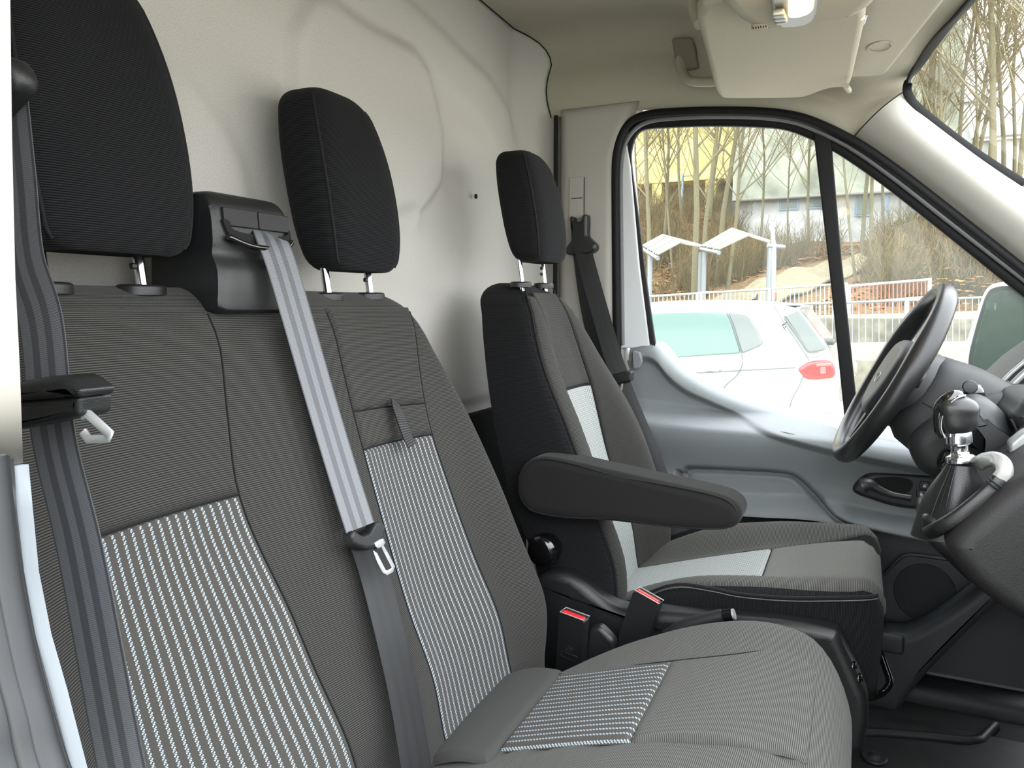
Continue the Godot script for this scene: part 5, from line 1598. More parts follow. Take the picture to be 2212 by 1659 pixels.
func build_dash() -> void:
	# dashboard: the near console bulge, upper pad, outer vents
	var root := thing("dashboard", "black moulded dashboard with stitched seams and silver vent blades", "dashboard", Vector3(0.45, 0.72, -0.3))
	var b := MB.new()
	b.extr(PackedVector2Array([Vector2(0.33, 1.06), Vector2(0.30, 1.30), Vector2(0.31, 1.44), Vector2(0.36, 1.475), Vector2(0.60, 1.475), Vector2(0.98, 1.42), Vector2(0.98, 1.06)]), -0.87, 0.86, 0.02)
	part("body", b, M.black_soft, root)
	# knee panel under the column
	b = MB.new()
	b.extr(smooth2(PackedVector2Array([Vector2(0.0929, 1.4079), Vector2(0.0956, 1.383), Vector2(0.1116, 1.3551), Vector2(0.1353, 1.3407), Vector2(0.1574, 1.3247), Vector2(0.2011, 1.29), Vector2(0.33, 1.2342), Vector2(0.4009, 1.2833), Vector2(0.3878, 1.4726), Vector2(0.2489, 1.503), Vector2(0.1564, 1.4741), Vector2(0.1088, 1.4382)]), 3), -0.60, -0.36, 0.03, Transform3D(), 4)
	part("knee_panel", b, M.black_soft, root)
	b = MB.new()
	b.lathe(PackedVector2Array([Vector2(0, -0.01), Vector2(0.019, -0.01), Vector2(0.020, 0.006), Vector2(0.013, 0.010), Vector2(0.0, 0.010)]), frame(Vector3(0.1506, 1.3814, -0.35), Vector3(0.5, 0, 1), Vector3(-0.8, 0.2, 0.5)), 20)
	part("ignition_switch", b, M.gloss_black, root)
	# side of the instrument hood: a smooth bulge with a stitched joint
	b = MB.new()
	b.extr(smooth2(PackedVector2Array([Vector2(0.146, 1.4698), Vector2(0.1532, 1.4889), Vector2(0.1682, 1.503), Vector2(0.1868, 1.5033), Vector2(0.2059, 1.492), Vector2(0.2256, 1.4677), Vector2(0.2343, 1.4429), Vector2(0.2329, 1.4062), Vector2(0.2299, 1.395), Vector2(0.2113, 1.4006), Vector2(0.1724, 1.4269), Vector2(0.1535, 1.4479)]), 3), -0.44, -0.235, 0.045, Transform3D(), 5)
	var hood := part("instrument_hood", b, M.dark_plastic, root, "smooth dark grey side of the instrument hood")
	b = MB.new()
	b.extr(smooth2(PackedVector2Array([Vector2(0.2195, 1.4774), Vector2(0.2269, 1.4921), Vector2(0.2491, 1.5111), Vector2(0.3502, 1.5029), Vector2(0.3606, 1.3526), Vector2(0.2503, 1.3974), Vector2(0.2252, 1.4008), Vector2(0.2296, 1.4279), Vector2(0.2292, 1.453)]), 3), -0.42, -0.22, 0.03, Transform3D(), 4)
	part("hood_end", b, M.dark_plastic, root)
	part("stitched_joint", tubed(smooth(PackedVector3Array([Vector3(0.2173, 1.4774, -0.214), Vector3(0.2249, 1.4608, -0.214), Vector3(0.2281, 1.436, -0.214), Vector3(0.2252, 1.4048, -0.214)]), 4), 0.0016, 6), M.seam, hood)
	# outer vents
	b = MB.new()
	b.extr(rounded(PackedVector2Array([Vector2(0.2142, 1.4634), Vector2(0.2305, 1.4733), Vector2(0.2517, 1.5013), Vector2(0.2725, 1.5271), Vector2(0.2897, 1.5471), Vector2(0.3475, 1.5988), Vector2(0.4297, 1.6001), Vector2(0.4437, 1.3975), Vector2(0.3032, 1.3863), Vector2(0.2709, 1.4288)]), 0.01, 3), -0.78, -0.56, 0.012, Transform3D(), 3)
	var vent := part("vent_housing", b, M.black_soft, root)
	for q in [[PackedVector3Array([Vector3(0.221, 1.4646, -0.553), Vector3(0.2437, 1.4909, -0.553), Vector3(0.2687, 1.524, -0.553), Vector3(0.2934, 1.5512, -0.553)]), 0.004], [PackedVector3Array([Vector3(0.2362, 1.4568, -0.55), Vector3(0.26, 1.4866, -0.55), Vector3(0.2833, 1.5177, -0.55), Vector3(0.3063, 1.5448, -0.55)]), 0.0065], [PackedVector3Array([Vector3(0.2519, 1.4469, -0.55), Vector3(0.274, 1.4767, -0.55), Vector3(0.2985, 1.5078, -0.55), Vector3(0.3227, 1.5349, -0.55)]), 0.006], [PackedVector3Array([Vector3(0.2687, 1.4348, -0.548), Vector3(0.2864, 1.4599, -0.548), Vector3(0.3094, 1.4893, -0.548), Vector3(0.3294, 1.5128, -0.548)]), 0.0045]]:
		b = MB.new()
		b.tube(q[0], q[1], 8)
		part("vent_blade", b, M.satin, vent)
	b = MB.new()
	b.rbox(Vector3(0.03, 0.016, 0.012), 0.003, frame(Vector3(0.256, 1.494, -0.546), Vector3(0.75, 0.66, 0), Vector3(-0.66, 0.75, 0)))
	part("vent_tab", b, M.black, vent)
	# console round the gear lever
	b = MB.new()
	b.extr(smooth2(PackedVector2Array([Vector2(0.1413, 1.2891), Vector2(0.127, 1.3112), Vector2(0.1268, 1.3341), Vector2(0.1559, 1.3766), Vector2(0.1831, 1.4076), Vector2(0.206, 1.4286), Vector2(0.2478, 1.4606), Vector2(0.3228, 1.467), Vector2(0.3766, 1.3445), Vector2(0.3595, 1.2099), Vector2(0.264, 1.209), Vector2(0.2009, 1.2386), Vector2(0.1622, 1.2663)]), 3), -0.27, -0.02, 0.028, Transform3D(), 6)
	part("console", b, M.leather_soft, root, "dark grained lower console")
	b = MB.new()
	b.extr(smooth2(PackedVector2Array([Vector2(0.1871, 1.3004), Vector2(0.2184, 1.3841), Vector2(0.2312, 1.4634), Vector2(0.28, 1.5013), Vector2(0.3616, 1.4927), Vector2(0.3806, 1.2225), Vector2(0.2423, 1.1836)]), 3), -0.34, -0.19, 0.03, Transform3D(), 4)
	part("centre_stack", b, M.black_soft, root)
	b = MB.new()
	b.extr(rounded(PackedVector2Array([Vector2(0.2092, 1.4478), Vector2(0.2263, 1.467), Vector2(0.2735, 1.4919), Vector2(0.2771, 1.435), Vector2(0.2287, 1.4274), Vector2(0.2115, 1.4293)]), 0.006, 3), -0.19, -0.165, 0.006, Transform3D(), 3)
	part("stack_trim", b, M.satin, root)
	# padded rim round the gaiter: pale worn top, stitched joint, dark leather down to the tip
	var prof := PackedVector2Array([Vector2(-0.009, -0.008), Vector2(0.0, -0.010), Vector2(0.009, -0.008), Vector2(0.0105, 0.001), Vector2(0.006, 0.006), Vector2(-0.006, 0.006), Vector2(-0.0105, 0.001)])
	b = MB.new()
	var rim := smooth(PackedVector3Array([Vector3(0.106, 1.3209, -0.085), Vector3(0.1165, 1.3389, -0.055), Vector3(0.1368, 1.3601, -0.045), Vector3(0.1614, 1.3877, -0.045), Vector3(0.1791, 1.409, -0.05), Vector3(0.1832, 1.416, -0.052)]), 5)
	b.sweep(rim, prof, Vector3(0, 0.2, 1))
	part("gaiter_rim", b, M.leather, root, "black leather rim round the gear gaiter")
	b = MB.new()
	b.sweep(smooth(PackedVector3Array([Vector3(0.1832, 1.416, -0.052), Vector3(0.1884, 1.4255, -0.055), Vector3(0.1872, 1.4349, -0.065), Vector3(0.1805, 1.4379, -0.08), Vector3(0.1715, 1.4319, -0.1), Vector3(0.1656, 1.4208, -0.12)]), 5), prof, Vector3(0, 0.2, 1))
	part("gaiter_rim", b, mat("worn_grey", c255(128, 128, 124), 0.35), root, "pale worn top of the gaiter rim")
	for k in 2:
		var o := 5.0 * k
		part("stitching", tubed(smooth([PackedVector3Array([Vector3(0.168, 1.4198, -0.036), Vector3(0.1758, 1.413, -0.036), Vector3(0.1844, 1.4075, -0.042)]), PackedVector3Array([Vector3(0.1651, 1.4157, -0.036), Vector3(0.1729, 1.4089, -0.036), Vector3(0.1814, 1.4034, -0.042)])][k], 3), 0.0013, 5), M.seam, root)
	b = MB.new()
	b.extr(smooth2(PackedVector2Array([Vector2(0.0989, 1.3171), Vector2(0.0969, 1.3344), Vector2(0.1021, 1.349), Vector2(0.1366, 1.3634), Vector2(0.1858, 1.3959), Vector2(0.1979, 1.3772), Vector2(0.1845, 1.3217), Vector2(0.1828, 1.253), Vector2(0.1598, 1.2562), Vector2(0.1353, 1.2789), Vector2(0.1137, 1.2981)]), 3), -0.20, -0.075, 0.02, Transform3D(), 4)
	part("gaiter_surround", b, M.leather, root)
	# gear lever
	var g := thing("gear_lever", "black leather gear knob on a chrome collar above a stitched gaiter", "gear lever", Vector3(0.1446, 1.3232, -0.1))
	var ax := along(Vector3(0.1424, 1.4253, -0.1), Vector3(0.1312, 1.5051, -0.1))
	b = MB.new()
	var rings := []
	for k in 15:
		var t := k / 14.0
		var r := tab([[0.0, 0.020], [0.12, 0.0235], [0.45, 0.0265], [0.7, 0.0275], [0.86, 0.022], [0.95, 0.014], [1.0, 0.004]], t)
		var ring := PackedVector3Array()
		var c := Vector3(0.1376, 1.4714, -0.1).lerp(Vector3(0.1296, 1.5237, -0.1), t)
		for j in 24:
			var a := TAU * j / 24
			ring.append(c + Vector3(r * 1.02 * signf(cos(a)) * pow(absf(cos(a)), 0.8), 0.004 * cos(a) * (1.0 - t), r * 0.95 * signf(sin(a)) * pow(absf(sin(a)), 0.8)))
		rings.append(ring)
	b.loft(rings)
	var knob := part("knob", b, M.wheel_leather, g)
	b = MB.new()
	b.sweep(smooth(PackedVector3Array([Vector3(0.1189, 1.4623, -0.085), Vector3(0.114, 1.4763, -0.083), Vector3(0.1147, 1.4931, -0.082), Vector3(0.121, 1.5103, -0.08), Vector3(0.1308, 1.5205, -0.082), Vector3(0.1412, 1.5232, -0.092)]), 4), PackedVector2Array([Vector2(-0.0012, -0.002), Vector2(0.0012, -0.002), Vector2(0.0012, 0.002), Vector2(-0.0012, 0.002)]), Vector3(-0.4, 0.2, 1))
	part("trim_line", b, M.chrome, knob)
	b = MB.new()
	b.tube(smooth(PackedVector3Array([Vector3(0.1175, 1.4613, -0.095), Vector3(0.1127, 1.4764, -0.095), Vector3(0.1122, 1.494, -0.094), Vector3(0.1176, 1.5105, -0.093), Vector3(0.1275, 1.5203, -0.094), Vector3(0.1371, 1.5228, -0.1)]), 4), PackedFloat32Array([0.006, 0.007, 0.008, 0.009, 0.009, 0.010, 0.010, 0.011, 0.011, 0.012, 0.012, 0.012, 0.012, 0.012, 0.011, 0.011, 0.010, 0.010, 0.009, 0.008, 0.006]), 10)
	part("gloss_cap", b, M.gloss_black, knob)
	b = MB.new()
	for k in 3: b.rbox(Vector3(0.004, 0.002, 0.003), 0.001, Transform3D(Basis(), Vector3(0.1216, 1.5177, -0.085) + Vector3(0.006 * k, 0.0025 * k + 0.001, 0)), 1)
	part("gear_marks", b, M.white_mark, knob)
	b = MB.new()
	var h := ax.origin.distance_to(Vector3(0.137, 1.472, -0.1))
	b.lathe(PackedVector2Array([Vector2(0.0, 0.0), Vector2(0.0185, 0.0), Vector2(0.0192, 0.003), Vector2(0.0188, 0.010), Vector2(0.016, 0.012), Vector2(0.0125, 0.013), Vector2(0.0115, 0.018), Vector2(0.0118, h * 0.55), Vector2(0.016, h * 0.60), Vector2(0.0175, h * 0.64), Vector2(0.0175, h * 0.95), Vector2(0.016, h), Vector2(0.0, h)]), ax, 28)
	part("collar", b, M.chrome, g, "chrome collar")
	b = MB.new()
	rings = []
	for k in 17:
		var t := k / 16.0
		var c := Vector3(0.1414, 1.4232, -0.1).lerp(Vector3(0.1423, 1.3172, -0.12), t)
		var r := tab([[0.0, 0.017], [0.1, 0.022], [0.4, 0.038], [0.75, 0.050], [1.0, 0.056]], t)
		var ring := PackedVector3Array()
		for j in 32:
			var a := TAU * j / 32
			var q := 1.0 + 0.05 * sin(4.0 * a + 0.6) * sin(PI * minf(t * 1.3, 1.0)) + 0.025 * sin(7.0 * a + 5.0 * t)
			ring.append(c + Vector3(r * q * cos(a), 0.010 * t * cos(a), r * q * 0.9 * sin(a)))
		rings.append(ring)
	b.loft(rings)
	var gaiter := part("gaiter", b, M.leather, g, "black leather gaiter")
	for q in [10, 11, 12]:
		var p := PackedVector3Array()
		for r in rings.slice(0, 15): p.append(r[q] + (r[q] - (r[0] + r[16]) / 2).normalized() * 0.0006)
		part("stitching", tubed(p, 0.0009, 5), M.seam if q == 11 else M.dark_plastic, gaiter)
	# steering wheel
	var wc := Vector3(0.062, 1.517, -0.48)
	var up := Vector3(0.458, 0.889, 0).normalized()
	var nrm := Vector3(-0.889, 0.458, 0).normalized()
	var lat := (Vector3(0, 0, 1) - nrm * 0.062).normalized()
	nrm = up.cross(lat).normalized() * -1.0
	if nrm.x > 0.0: nrm = -nrm
	var w := thing("steering_wheel", "black leather steering wheel with a padded airbag hub", "steering wheel", wc)
	var path := PackedVector3Array()
	var rad := PackedFloat32Array()
	for k in 64:
		var a := TAU * k / 64
		path.append(wc + (up * cos(a) + lat * sin(a)) * 0.1785)
	b = MB.new()
	rings = []
	for k in 65:
		var a := TAU * (k % 64) / 64
		var d := up * cos(a) + lat * sin(a)
		var c := wc + d * 0.1785
		var ring := PackedVector3Array()
		# thicker where the thumbs rest at ten to two
		var fat := 1.0 + 0.16 * exp(-pow((absf(wrapf(a, -PI, PI)) - 1.15) / 0.35, 2.0))
		for j in 18:
			var th := TAU * j / 18
			ring.append(c + (d * cos(th) * 0.0152 + nrm * sin(th) * 0.0178) * fat)
		rings.append(ring)
	b.loft(rings, false)
	part("rim", b, M.wheel_leather, w)
	b = MB.new()
	var hub := PackedVector2Array()
	for q in [[0.0, 0.072], [0.05, 0.07], [0.085, 0.045], [0.095, 0.01], [0.088, -0.03], [0.06, -0.07], [0.03, -0.085], [0.0, -0.088]]: hub.append(Vector2(q[0], q[1]))
	for q in [[-0.03, -0.085], [-0.06, -0.07], [-0.088, -0.03], [-0.095, 0.01], [-0.085, 0.045], [-0.05, 0.07]]: hub.append(Vector2(q[0], q[1]))
	var hf := Transform3D(Basis(lat, up, lat.cross(up)), wc - nrm * 0.012)
	var zs := 1.0 if hf.basis.z.dot(nrm) > 0.0 else -1.0
	if zs < 0.0: hf.basis = Basis(-lat, up, (-lat).cross(up))
	b.extr(smooth2(hub, 4), -0.05, 0.030, 0.022, hf, 5)
	var airbag := part("airbag_cover", b, M.dark_plastic, w, "dark padded airbag cover")
	var em := PackedVector3Array()
	for k in 24: em.append(hf * Vector3(0.021 * cos(TAU * k / 24), -0.015 + 0.010 * sin(TAU * k / 24), 0.0305))
	part("emblem", tubed(em, 0.001, 6, true), M.satin, airbag, "oval emblem ring")
	for q in [[Vector2(0.085, 0.02), Vector2(0.168, 0.03), 0.020], [Vector2(-0.085, 0.02), Vector2(-0.168, 0.03), 0.020], [Vector2(0.030, -0.07), Vector2(0.045, -0.150), 0.011], [Vector2(-0.030, -0.07), Vector2(-0.045, -0.150), 0.011]]:
		b = MB.new()
		var dirv: Vector2 = (q[1] - q[0]).normalized()
		var sd: Vector2 = Vector2(-dirv.y, dirv.x) * q[2]
		b.extr(PackedVector2Array([q[0] + sd * 1.3, q[0] - sd * 1.3, q[1] - sd, q[1] + sd]), -0.012, 0.010, 0.006, hf, 2)
		part("spoke", b, M.black, w)
	# steering column shroud with the wiper stalk
	var sh := thing("steering_column", "black steering column shroud with a stubby wiper stalk", "steering column", wc - nrm * 0.2)
	b = MB.new()
	rings = []
	for k in 12:
		var t := k / 11.0
		var c: Vector3 = wc - nrm * lerpf(0.040, 0.27, t) - up * lerpf(0.012, 0.020, t) + Vector3(0, 0, 0.01)
		var hh := lerpf(0.085, 0.098, smoothstep(0.0, 0.4, t)) * (0.82 if k == 0 else 1.0)
		var ww := lerpf(0.088, 0.100, smoothstep(0.0, 0.4, t)) * (0.82 if k == 0 else 1.0)
		var ring := PackedVector3Array()
		for j in 36:
			var a := TAU * j / 36
			var cu := cos(a); var su := sin(a)
			ring.append(c + up * hh * signf(cu) * pow(absf(cu), 0.62) + Vector3(0, 0, 1) * ww * signf(su) * pow(absf(su), 0.62))
		rings.append(ring)
	b.loft(rings)
	part("shroud", b, M.black_soft, sh)
	var pj := PackedVector3Array()
	for r in rings.slice(1, 9): pj.append(r[9] + Vector3(0, 0, 0.0005))
	part("joint", tubed(pj, 0.0012, 5), M.seam, sh)
	b = MB.new()
	b.tube(smooth(PackedVector3Array([Vector3(0.1929, 1.4117, -0.36), Vector3(0.1932, 1.4463, -0.345), Vector3(0.1856, 1.4868, -0.335), Vector3(0.1769, 1.512, -0.33)]), 4), PackedFloat32Array([0.013, 0.013, 0.0135, 0.0135, 0.014, 0.0145, 0.015, 0.0155, 0.016, 0.0165, 0.017, 0.017, 0.015]), 14)
	var st := part("wiper_stalk", b, M.gloss_black, sh, "stubby shiny stalk with a round end")
	b = MB.new()
	b.lathe(PackedVector2Array([Vector2(0, 0), Vector2(0.0115, 0), Vector2(0.0115, 0.003), Vector2(0.0095, 0.0045), Vector2(0, 0.0045)]), frame(Vector3(0.1734, 1.5146, -0.318), Vector3(1, 0, 0), Vector3(-0.25, 0.1, 1)), 20)
	part("end_button", b, M.black, st)

func build_floor_things() -> void:
	# rubber mat with a raised edge and a round fastener
	var root := thing("floor_mat", "dirty black rubber floor mat with a round fastener", "floor mat", Vector3(0.2, 0.706, -0.45))
	var b := MB.new()
	b.rbox(Vector3(0.75, 0.008, 0.62), 0.004, Transform3D(Basis(), Vector3(0.30, 0.711, -0.40)))
	part("sheet", b, M.mat_rubber, root)
	var edge := MB.new()
	edge.sweep(PackedVector3Array([Vector3(0.0177, 0.715, -0.5835), Vector3(0.0821, 0.715, -0.6116), Vector3(0.173, 0.715, -0.6385), Vector3(0.2528, 0.715, -0.6568), Vector3(0.2791, 0.715, -0.6766), Vector3(0.3169, 0.715, -0.7528)]), PackedVector2Array([Vector2(-0.010, -0.004), Vector2(0.010, -0.004), Vector2(0.006, 0.012), Vector2(-0.006, 0.012)]), Vector3(0, 1, 0))
	part("raised_edge", edge, M.dark_plastic, root)
	b = MB.new()
	var c := Vector3(0.0694, 0.716, -0.5081)
	b.lathe(PackedVector2Array([Vector2(0.0, 0.0), Vector2(0.024, 0.0), Vector2(0.026, 0.003), Vector2(0.023, 0.006), Vector2(0.020, 0.0045), Vector2(0.012, 0.005), Vector2(0.010, 0.008), Vector2(0.0, 0.009)]), Transform3D(Basis(), c - Vector3(0, 0.001, 0)), 26)
	part("fastener", b, M.dark_plastic, root, "round fastener")
	for k in 16:
		b = MB.new()
		b.rbox(Vector3(0.16, 0.004, 0.006), 0.002, Transform3D(Basis(Vector3(0, 1, 0), 0.5), Vector3(0.16 + 0.028 * k, 0.716, -0.42 - 0.004 * (k % 5))), 1)
		part("rib", b, M.mat_rubber, root)
	# arched sill trim between the driver's door and the footwell
	b = MB.new()
	b.extr(smooth2(PackedVector2Array([Vector2(-0.0123, 0.6398), Vector2(-0.0182, 0.7805), Vector2(0.0608, 0.8204), Vector2(0.0824, 0.8819), Vector2(0.135, 0.8899), Vector2(0.2063, 0.9498), Vector2(0.2656, 1.0143), Vector2(0.3063, 1.0633), Vector2(0.3624, 1.1135), Vector2(0.3808, 1.0854), Vector2(0.3263, 1.014), Vector2(0.2698, 0.9399), Vector2(0.2116, 0.8519), Vector2(0.1644, 0.7747), Vector2(0.1343, 0.7108), Vector2(0.1224, 0.6561)]), 2), -0.83, -0.757, 0.02, Transform3D(), 3)
	struct("trim_8", b, M.door_dark, "dark arched sill trim by the driver's footwell")
	b = MB.new()
	b.rbox(Vector3(1.5, 0.10, 0.10), 0.03, Transform3D(Basis(), Vector3(0.1, 0.70, -0.86)))
	struct("trim_9", b, M.black_soft, "black sill strip")
	b = MB.new()
	b.rbox(Vector3(0.07, 0.045, 0.02), 0.008, Transform3D(Basis(), Vector3(0.0947, 0.866, -0.755)))
	solo("sill_cap", b, M.door_dark, "small dark plastic cap on the sill trim by the adjuster bar", "trim cap")

# ---- outside: a car park, a terraced slope with trees, and buildings on top
func hill(x: float, z: float) -> float:
	var d := -z
	var h := tab([[8.0, 0.0], [11.3, 0.02], [11.6, 0.10], [11.95, 0.74], [14.0, 0.80], [14.8, 0.84], [15.2, 1.30], [17.0, 1.42], [22.0, 2.50], [28.0, 3.55], [33.0, 4.3], [40.0, 5.0], [70.0, 6.0]], d)
	h += 0.035 * clampf(x, -12, 14) * smoothstep(9.0, 13.0, d)
	h += 1.7 * smoothstep(-3.6, -6.2, x) * smoothstep(21.0, 30.0, d)
	h += 0.9 * smoothstep(1.0, 5.0, x) * smoothstep(18.0, 24.0, d)
	return h + (0.10 * sin(x * 1.7 + z * 0.6) + 0.06 * sin(x * 3.1 - z * 2.3)) * smoothstep(15.5, 18.0, d)

var way := PackedVector3Array()

func off_path(x: float, z: float) -> bool:
	for p in way:
		if Vector2(x - p.x, (z - p.z) * 0.8).length() < 1.5: return false
	return true

var rng := RandomNumberGenerator.new()

func limb(trunk: MB, twigs: MB, a: Vector3, dir: Vector3, l: float, r: float, level: int, most: int) -> void:
	var path := PackedVector3Array([a])
	var rad := PackedFloat32Array([r])
	var n := 4 if level < 2 else 3
	var d := dir
	var p := a
	for k in n:
		d = (d + Vector3(rng.randf_range(-1, 1), rng.randf_range(-0.3, 0.6), rng.randf_range(-1, 1)) * (0.08 if level == 0 else 0.24)).normalized()
		p += d * l / n
		path.append(p)
		rad.append(lerpf(r, r * (0.45 if level < most else 0.25), float(k + 1) / n))
	(trunk if level == 0 else twigs).tube(path, rad, 7 if level == 0 else (4 if level == 1 else 3))
	if level >= most: return
	var kids: int = [15, 7, 5, 4][level]
	for k in kids:
		var t := rng.randf_range(0.30 if level == 0 else 0.2, 1.0)
		var i := mini(int(t * n), n - 1)
		var f := t * n - i
		var q := path[i].lerp(path[i + 1], f)
		var az := rng.randf_range(0, TAU)
		var out := Vector3(cos(az), 0, sin(az))
		var nd := (d * rng.randf_range(0.5, 1.0) + out * rng.randf_range(0.45, 0.95) + Vector3(0, 0.28, 0)).normalized()
		limb(trunk, twigs, q, nd, l * rng.randf_range(0.38, 0.62), maxf(rad[i] * rng.randf_range(0.30, 0.50), 0.0055), level + 1, most)

func plain_box(b: MB, a: Vector3, c: Vector3, r := 0.02) -> void:
	b.rbox((c - a).abs(), r, Transform3D(Basis(), (a + c) / 2), 1)

# railing between two end points: rails, posts and bars, each a part
func railing(root: Node3D, t0: Vector3, t1: Vector3, b0: Vector3, b1: Vector3, n: int, rail_r: float, bar_r: float, m: Material, bar_m: Material, posts: Array) -> void:
	part("rail", tubed(PackedVector3Array([t0, t1]), rail_r, 8), m, root)
	part("rail", tubed(PackedVector3Array([b0, b1]), rail_r, 8), bar_m if bar_m == M.fence_red else m, root)
	for q in posts:
		part("post", tubed(PackedVector3Array([t0.lerp(t1, q) + Vector3(0, rail_r, 0), b0.lerp(b1, q) - Vector3(0, 0.25, 0)]), rail_r * 1.35, 8), m, root)
	for k in range(1, n):
		var f := float(k) / n
		part("bar", tubed(PackedVector3Array([t0.lerp(t1, f), b0.lerp(b1, f)]), bar_r, 5), bar_m, root)

func tree(px: Vector3, kind: int, scale: float, turn: float, protos: Array, label: String) -> void:
	var o: Node3D = protos[kind].duplicate()
	o.name = "bare_tree"
	add_child(o, true)
	o.position = Vector3(px.x, hill(px.x, px.z) - 0.1, px.z)
	o.scale = Vector3.ONE * scale
	o.rotation.y = turn
	o.set_meta("label", label)
	o.set_meta("category", "tree")
	o.set_meta("group", "bare trees on the slope")

func build_outside() -> void:
	rng.seed = 41
	# ground: flat by the van, rising as a terraced slope on the driver's side
	var rows := []
	for i in 61:
		var d := tab([[0, -40.0], [14, 6.0], [18, 10.8], [30, 17.0], [48, 34.0], [60, 75.0]], i)
		var row := PackedVector3Array()
		for j in 61:
			var x := lerpf(-36, 34, j / 60.0) if i > 14 else lerpf(-50, 50, j / 60.0)
			row.append(Vector3(x, hill(x, -d) if d > 7 else 0.0, -d))
		rows.append(row)
	var b := MB.new()
	b.slab(rows.slice(0, 19), 0.3)
	struct("ground_yard", b, M.asphalt, "pale paved yard round the van")
	b = MB.new()
	b.slab(rows.slice(18, 30), 0.3)
	struct("ground_terrace", b, M.sand, "pale sandy terrace under the railings")
	b = MB.new()
	b.slab(rows.slice(29, 61), 0.3)
	struct("ground_slope", b, M.hill, "leaf-littered slope beyond the car park")
	# pale path climbing the slope, and low retaining walls
	var pc := PackedVector3Array([Vector3(-3.6582, 1.8097, -16.2), Vector3(-3.0437, 2.1202, -17.5), Vector3(-2.3934, 2.4867, -19.2), Vector3(-1.6386, 2.9235, -21), Vector3(-0.7548, 3.2488, -22.5), Vector3(0.2241, 3.4924, -24.5)])
	rows = []
	way = smooth(pc, 6)
	for p in way:
		var row := PackedVector3Array()
		for k in 7:
			var q := p + Vector3(0.25, 0, 1.0) * lerpf(-1.1, 1.1, k / 6.0)
			q.y = hill(q.x, q.z) + 0.16
			row.append(q)
		rows.append(row)
	b = MB.new()
	b.slab(rows, 0.05)
	struct("ground_path", b, M.path, "pale path climbing the slope")
	for q in [[-11.3, -11.65, 0.84], [-14.85, -15.15, 1.42], [-13.2, -13.35, 0.95]]:
		b = MB.new()
		plain_box(b, Vector3(-14, -0.2, q[1]), Vector3(16, q[2], q[0]), 0.03)
		struct("wall_low", b, M.concrete, "low pale concrete terrace wall")
	build_car()
	# railings
	var r := thing("railing", "galvanised grey railing with thin bars standing nearest behind the white car", "railing", Vector3(-0.8055, 0.5188, -12.7963))
	railing(r, Vector3(-2.2476, 1.625, -12.697), Vector3(0.7378, 1.7389, -13.6586), Vector3(-2.2107, 0.8005, -12.6178), Vector3(0.7732, 0.9471, -13.5826), 28, 0.022, 0.009, M.galvanised, M.galvanised, [0.0, 1.0])
	r = thing("railing", "galvanised grey railing with thin bars behind the steering wheel", "railing", Vector3(1.1091, 0.5188, -13.6891))
	railing(r, Vector3(0.7599, 1.7389, -13.6689), Vector3(3.3988, 1.8552, -14.5802), Vector3(0.7953, 0.9471, -13.5929), Vector3(3.4348, 1.0501, -14.5029), 26, 0.022, 0.009, M.galvanised, M.galvanised, [0.0, 0.5, 1.0])
	r = thing("railing", "white railing panel over the roof of the white car, left end", "railing", Vector3(-3.6642, 1.2522, -14.8777), "")
	railing(r, Vector3(-4.7763, 1.7992, -14.4231), Vector3(-3.1861, 1.9086, -15.1774), Vector3(-4.7496, 1.2025, -14.3658), Vector3(-3.1576, 1.2721, -15.1163), 19, 0.026, 0.011, M.fence_white, M.fence_white, [0.0, 1.0])
	r = thing("railing", "white railing panel behind the roof aerial of the white car", "railing", Vector3(-2.3954, 1.2522, -15.4693))
	railing(r, Vector3(-3.114, 1.9185, -15.2121), Vector3(-1.7762, 1.9981, -15.8452), Vector3(-3.0855, 1.2821, -15.151), Vector3(-1.7464, 1.3318, -15.7813), 16, 0.026, 0.011, M.fence_white, M.fence_white, [0.0, 1.0])
	r = thing("railing", "white railing panel beside the window bar, above the tailgate glass", "railing", Vector3(-0.9453, 1.2522, -16.1455))
	railing(r, Vector3(-1.7046, 2.0179, -15.881), Vector3(-0.2771, 2.1174, -16.5582), Vector3(-1.6735, 1.3218, -15.8141), Vector3(-0.2451, 1.4014, -16.4895), 17, 0.026, 0.011, M.fence_white, M.fence_white, [0.0, 1.0])
	r = thing("railing", "white-framed railing panel with orange-red bars ahead of the window bar", "railing", Vector3(0.5954, 1.2522, -16.864))
	railing(r, Vector3(-0.2178, 2.0624, -16.3576), Vector3(1.3334, 2.1999, -17.097), Vector3(-0.1852, 1.3358, -16.2878), Vector3(1.3668, 1.4536, -17.0253), 20, 0.030, 0.013, M.fence_white, M.fence_red, [0.0, 1.0])
	part("rail", tubed(PackedVector3Array([Vector3(-0.201, 1.6893, -16.3218), Vector3(1.3496, 1.8366, -17.0621)]), 0.026, 8), M.fence_white, r)
	# shelter canopies with ribbed roofs on posts
	for q in [[Vector3(-4.7141, 3.0422, -16.2617), Vector3(-4.496, 3.3788, -17.2903), Vector3(-3.8177, 3.0825, -16.3515), Vector3(-4.0923, 2.7406, -15.2959), Vector3(-3.6734, 3.1528, -17.9804), Vector3(-3.4532, 2.9987, -16.8446), "left of the two pale folded canopies above the white car", Vector3(-4.3966, 2.7911, -15.8256), Vector3(-3.4488, 2.9008, -16.8352)], [Vector3(-3.4646, 3.0313, -16.8431), Vector3(-2.9483, 3.5381, -18.0307), Vector3(-2.3927, 3.2428, -17.0347), Vector3(-2.8716, 2.863, -15.8794), Vector3(-2.1082, 3.2569, -18.7224), Vector3(-1.9806, 3.0966, -17.5427), "right of the two pale folded canopies above the white car", Vector3(-3.331, 2.8865, -16.6665), Vector3(-1.9904, 3.072, -17.6462)]]:
		r = thing("canopy", q[6], "canopy", q[7] - Vector3(0, 1.2, 0))
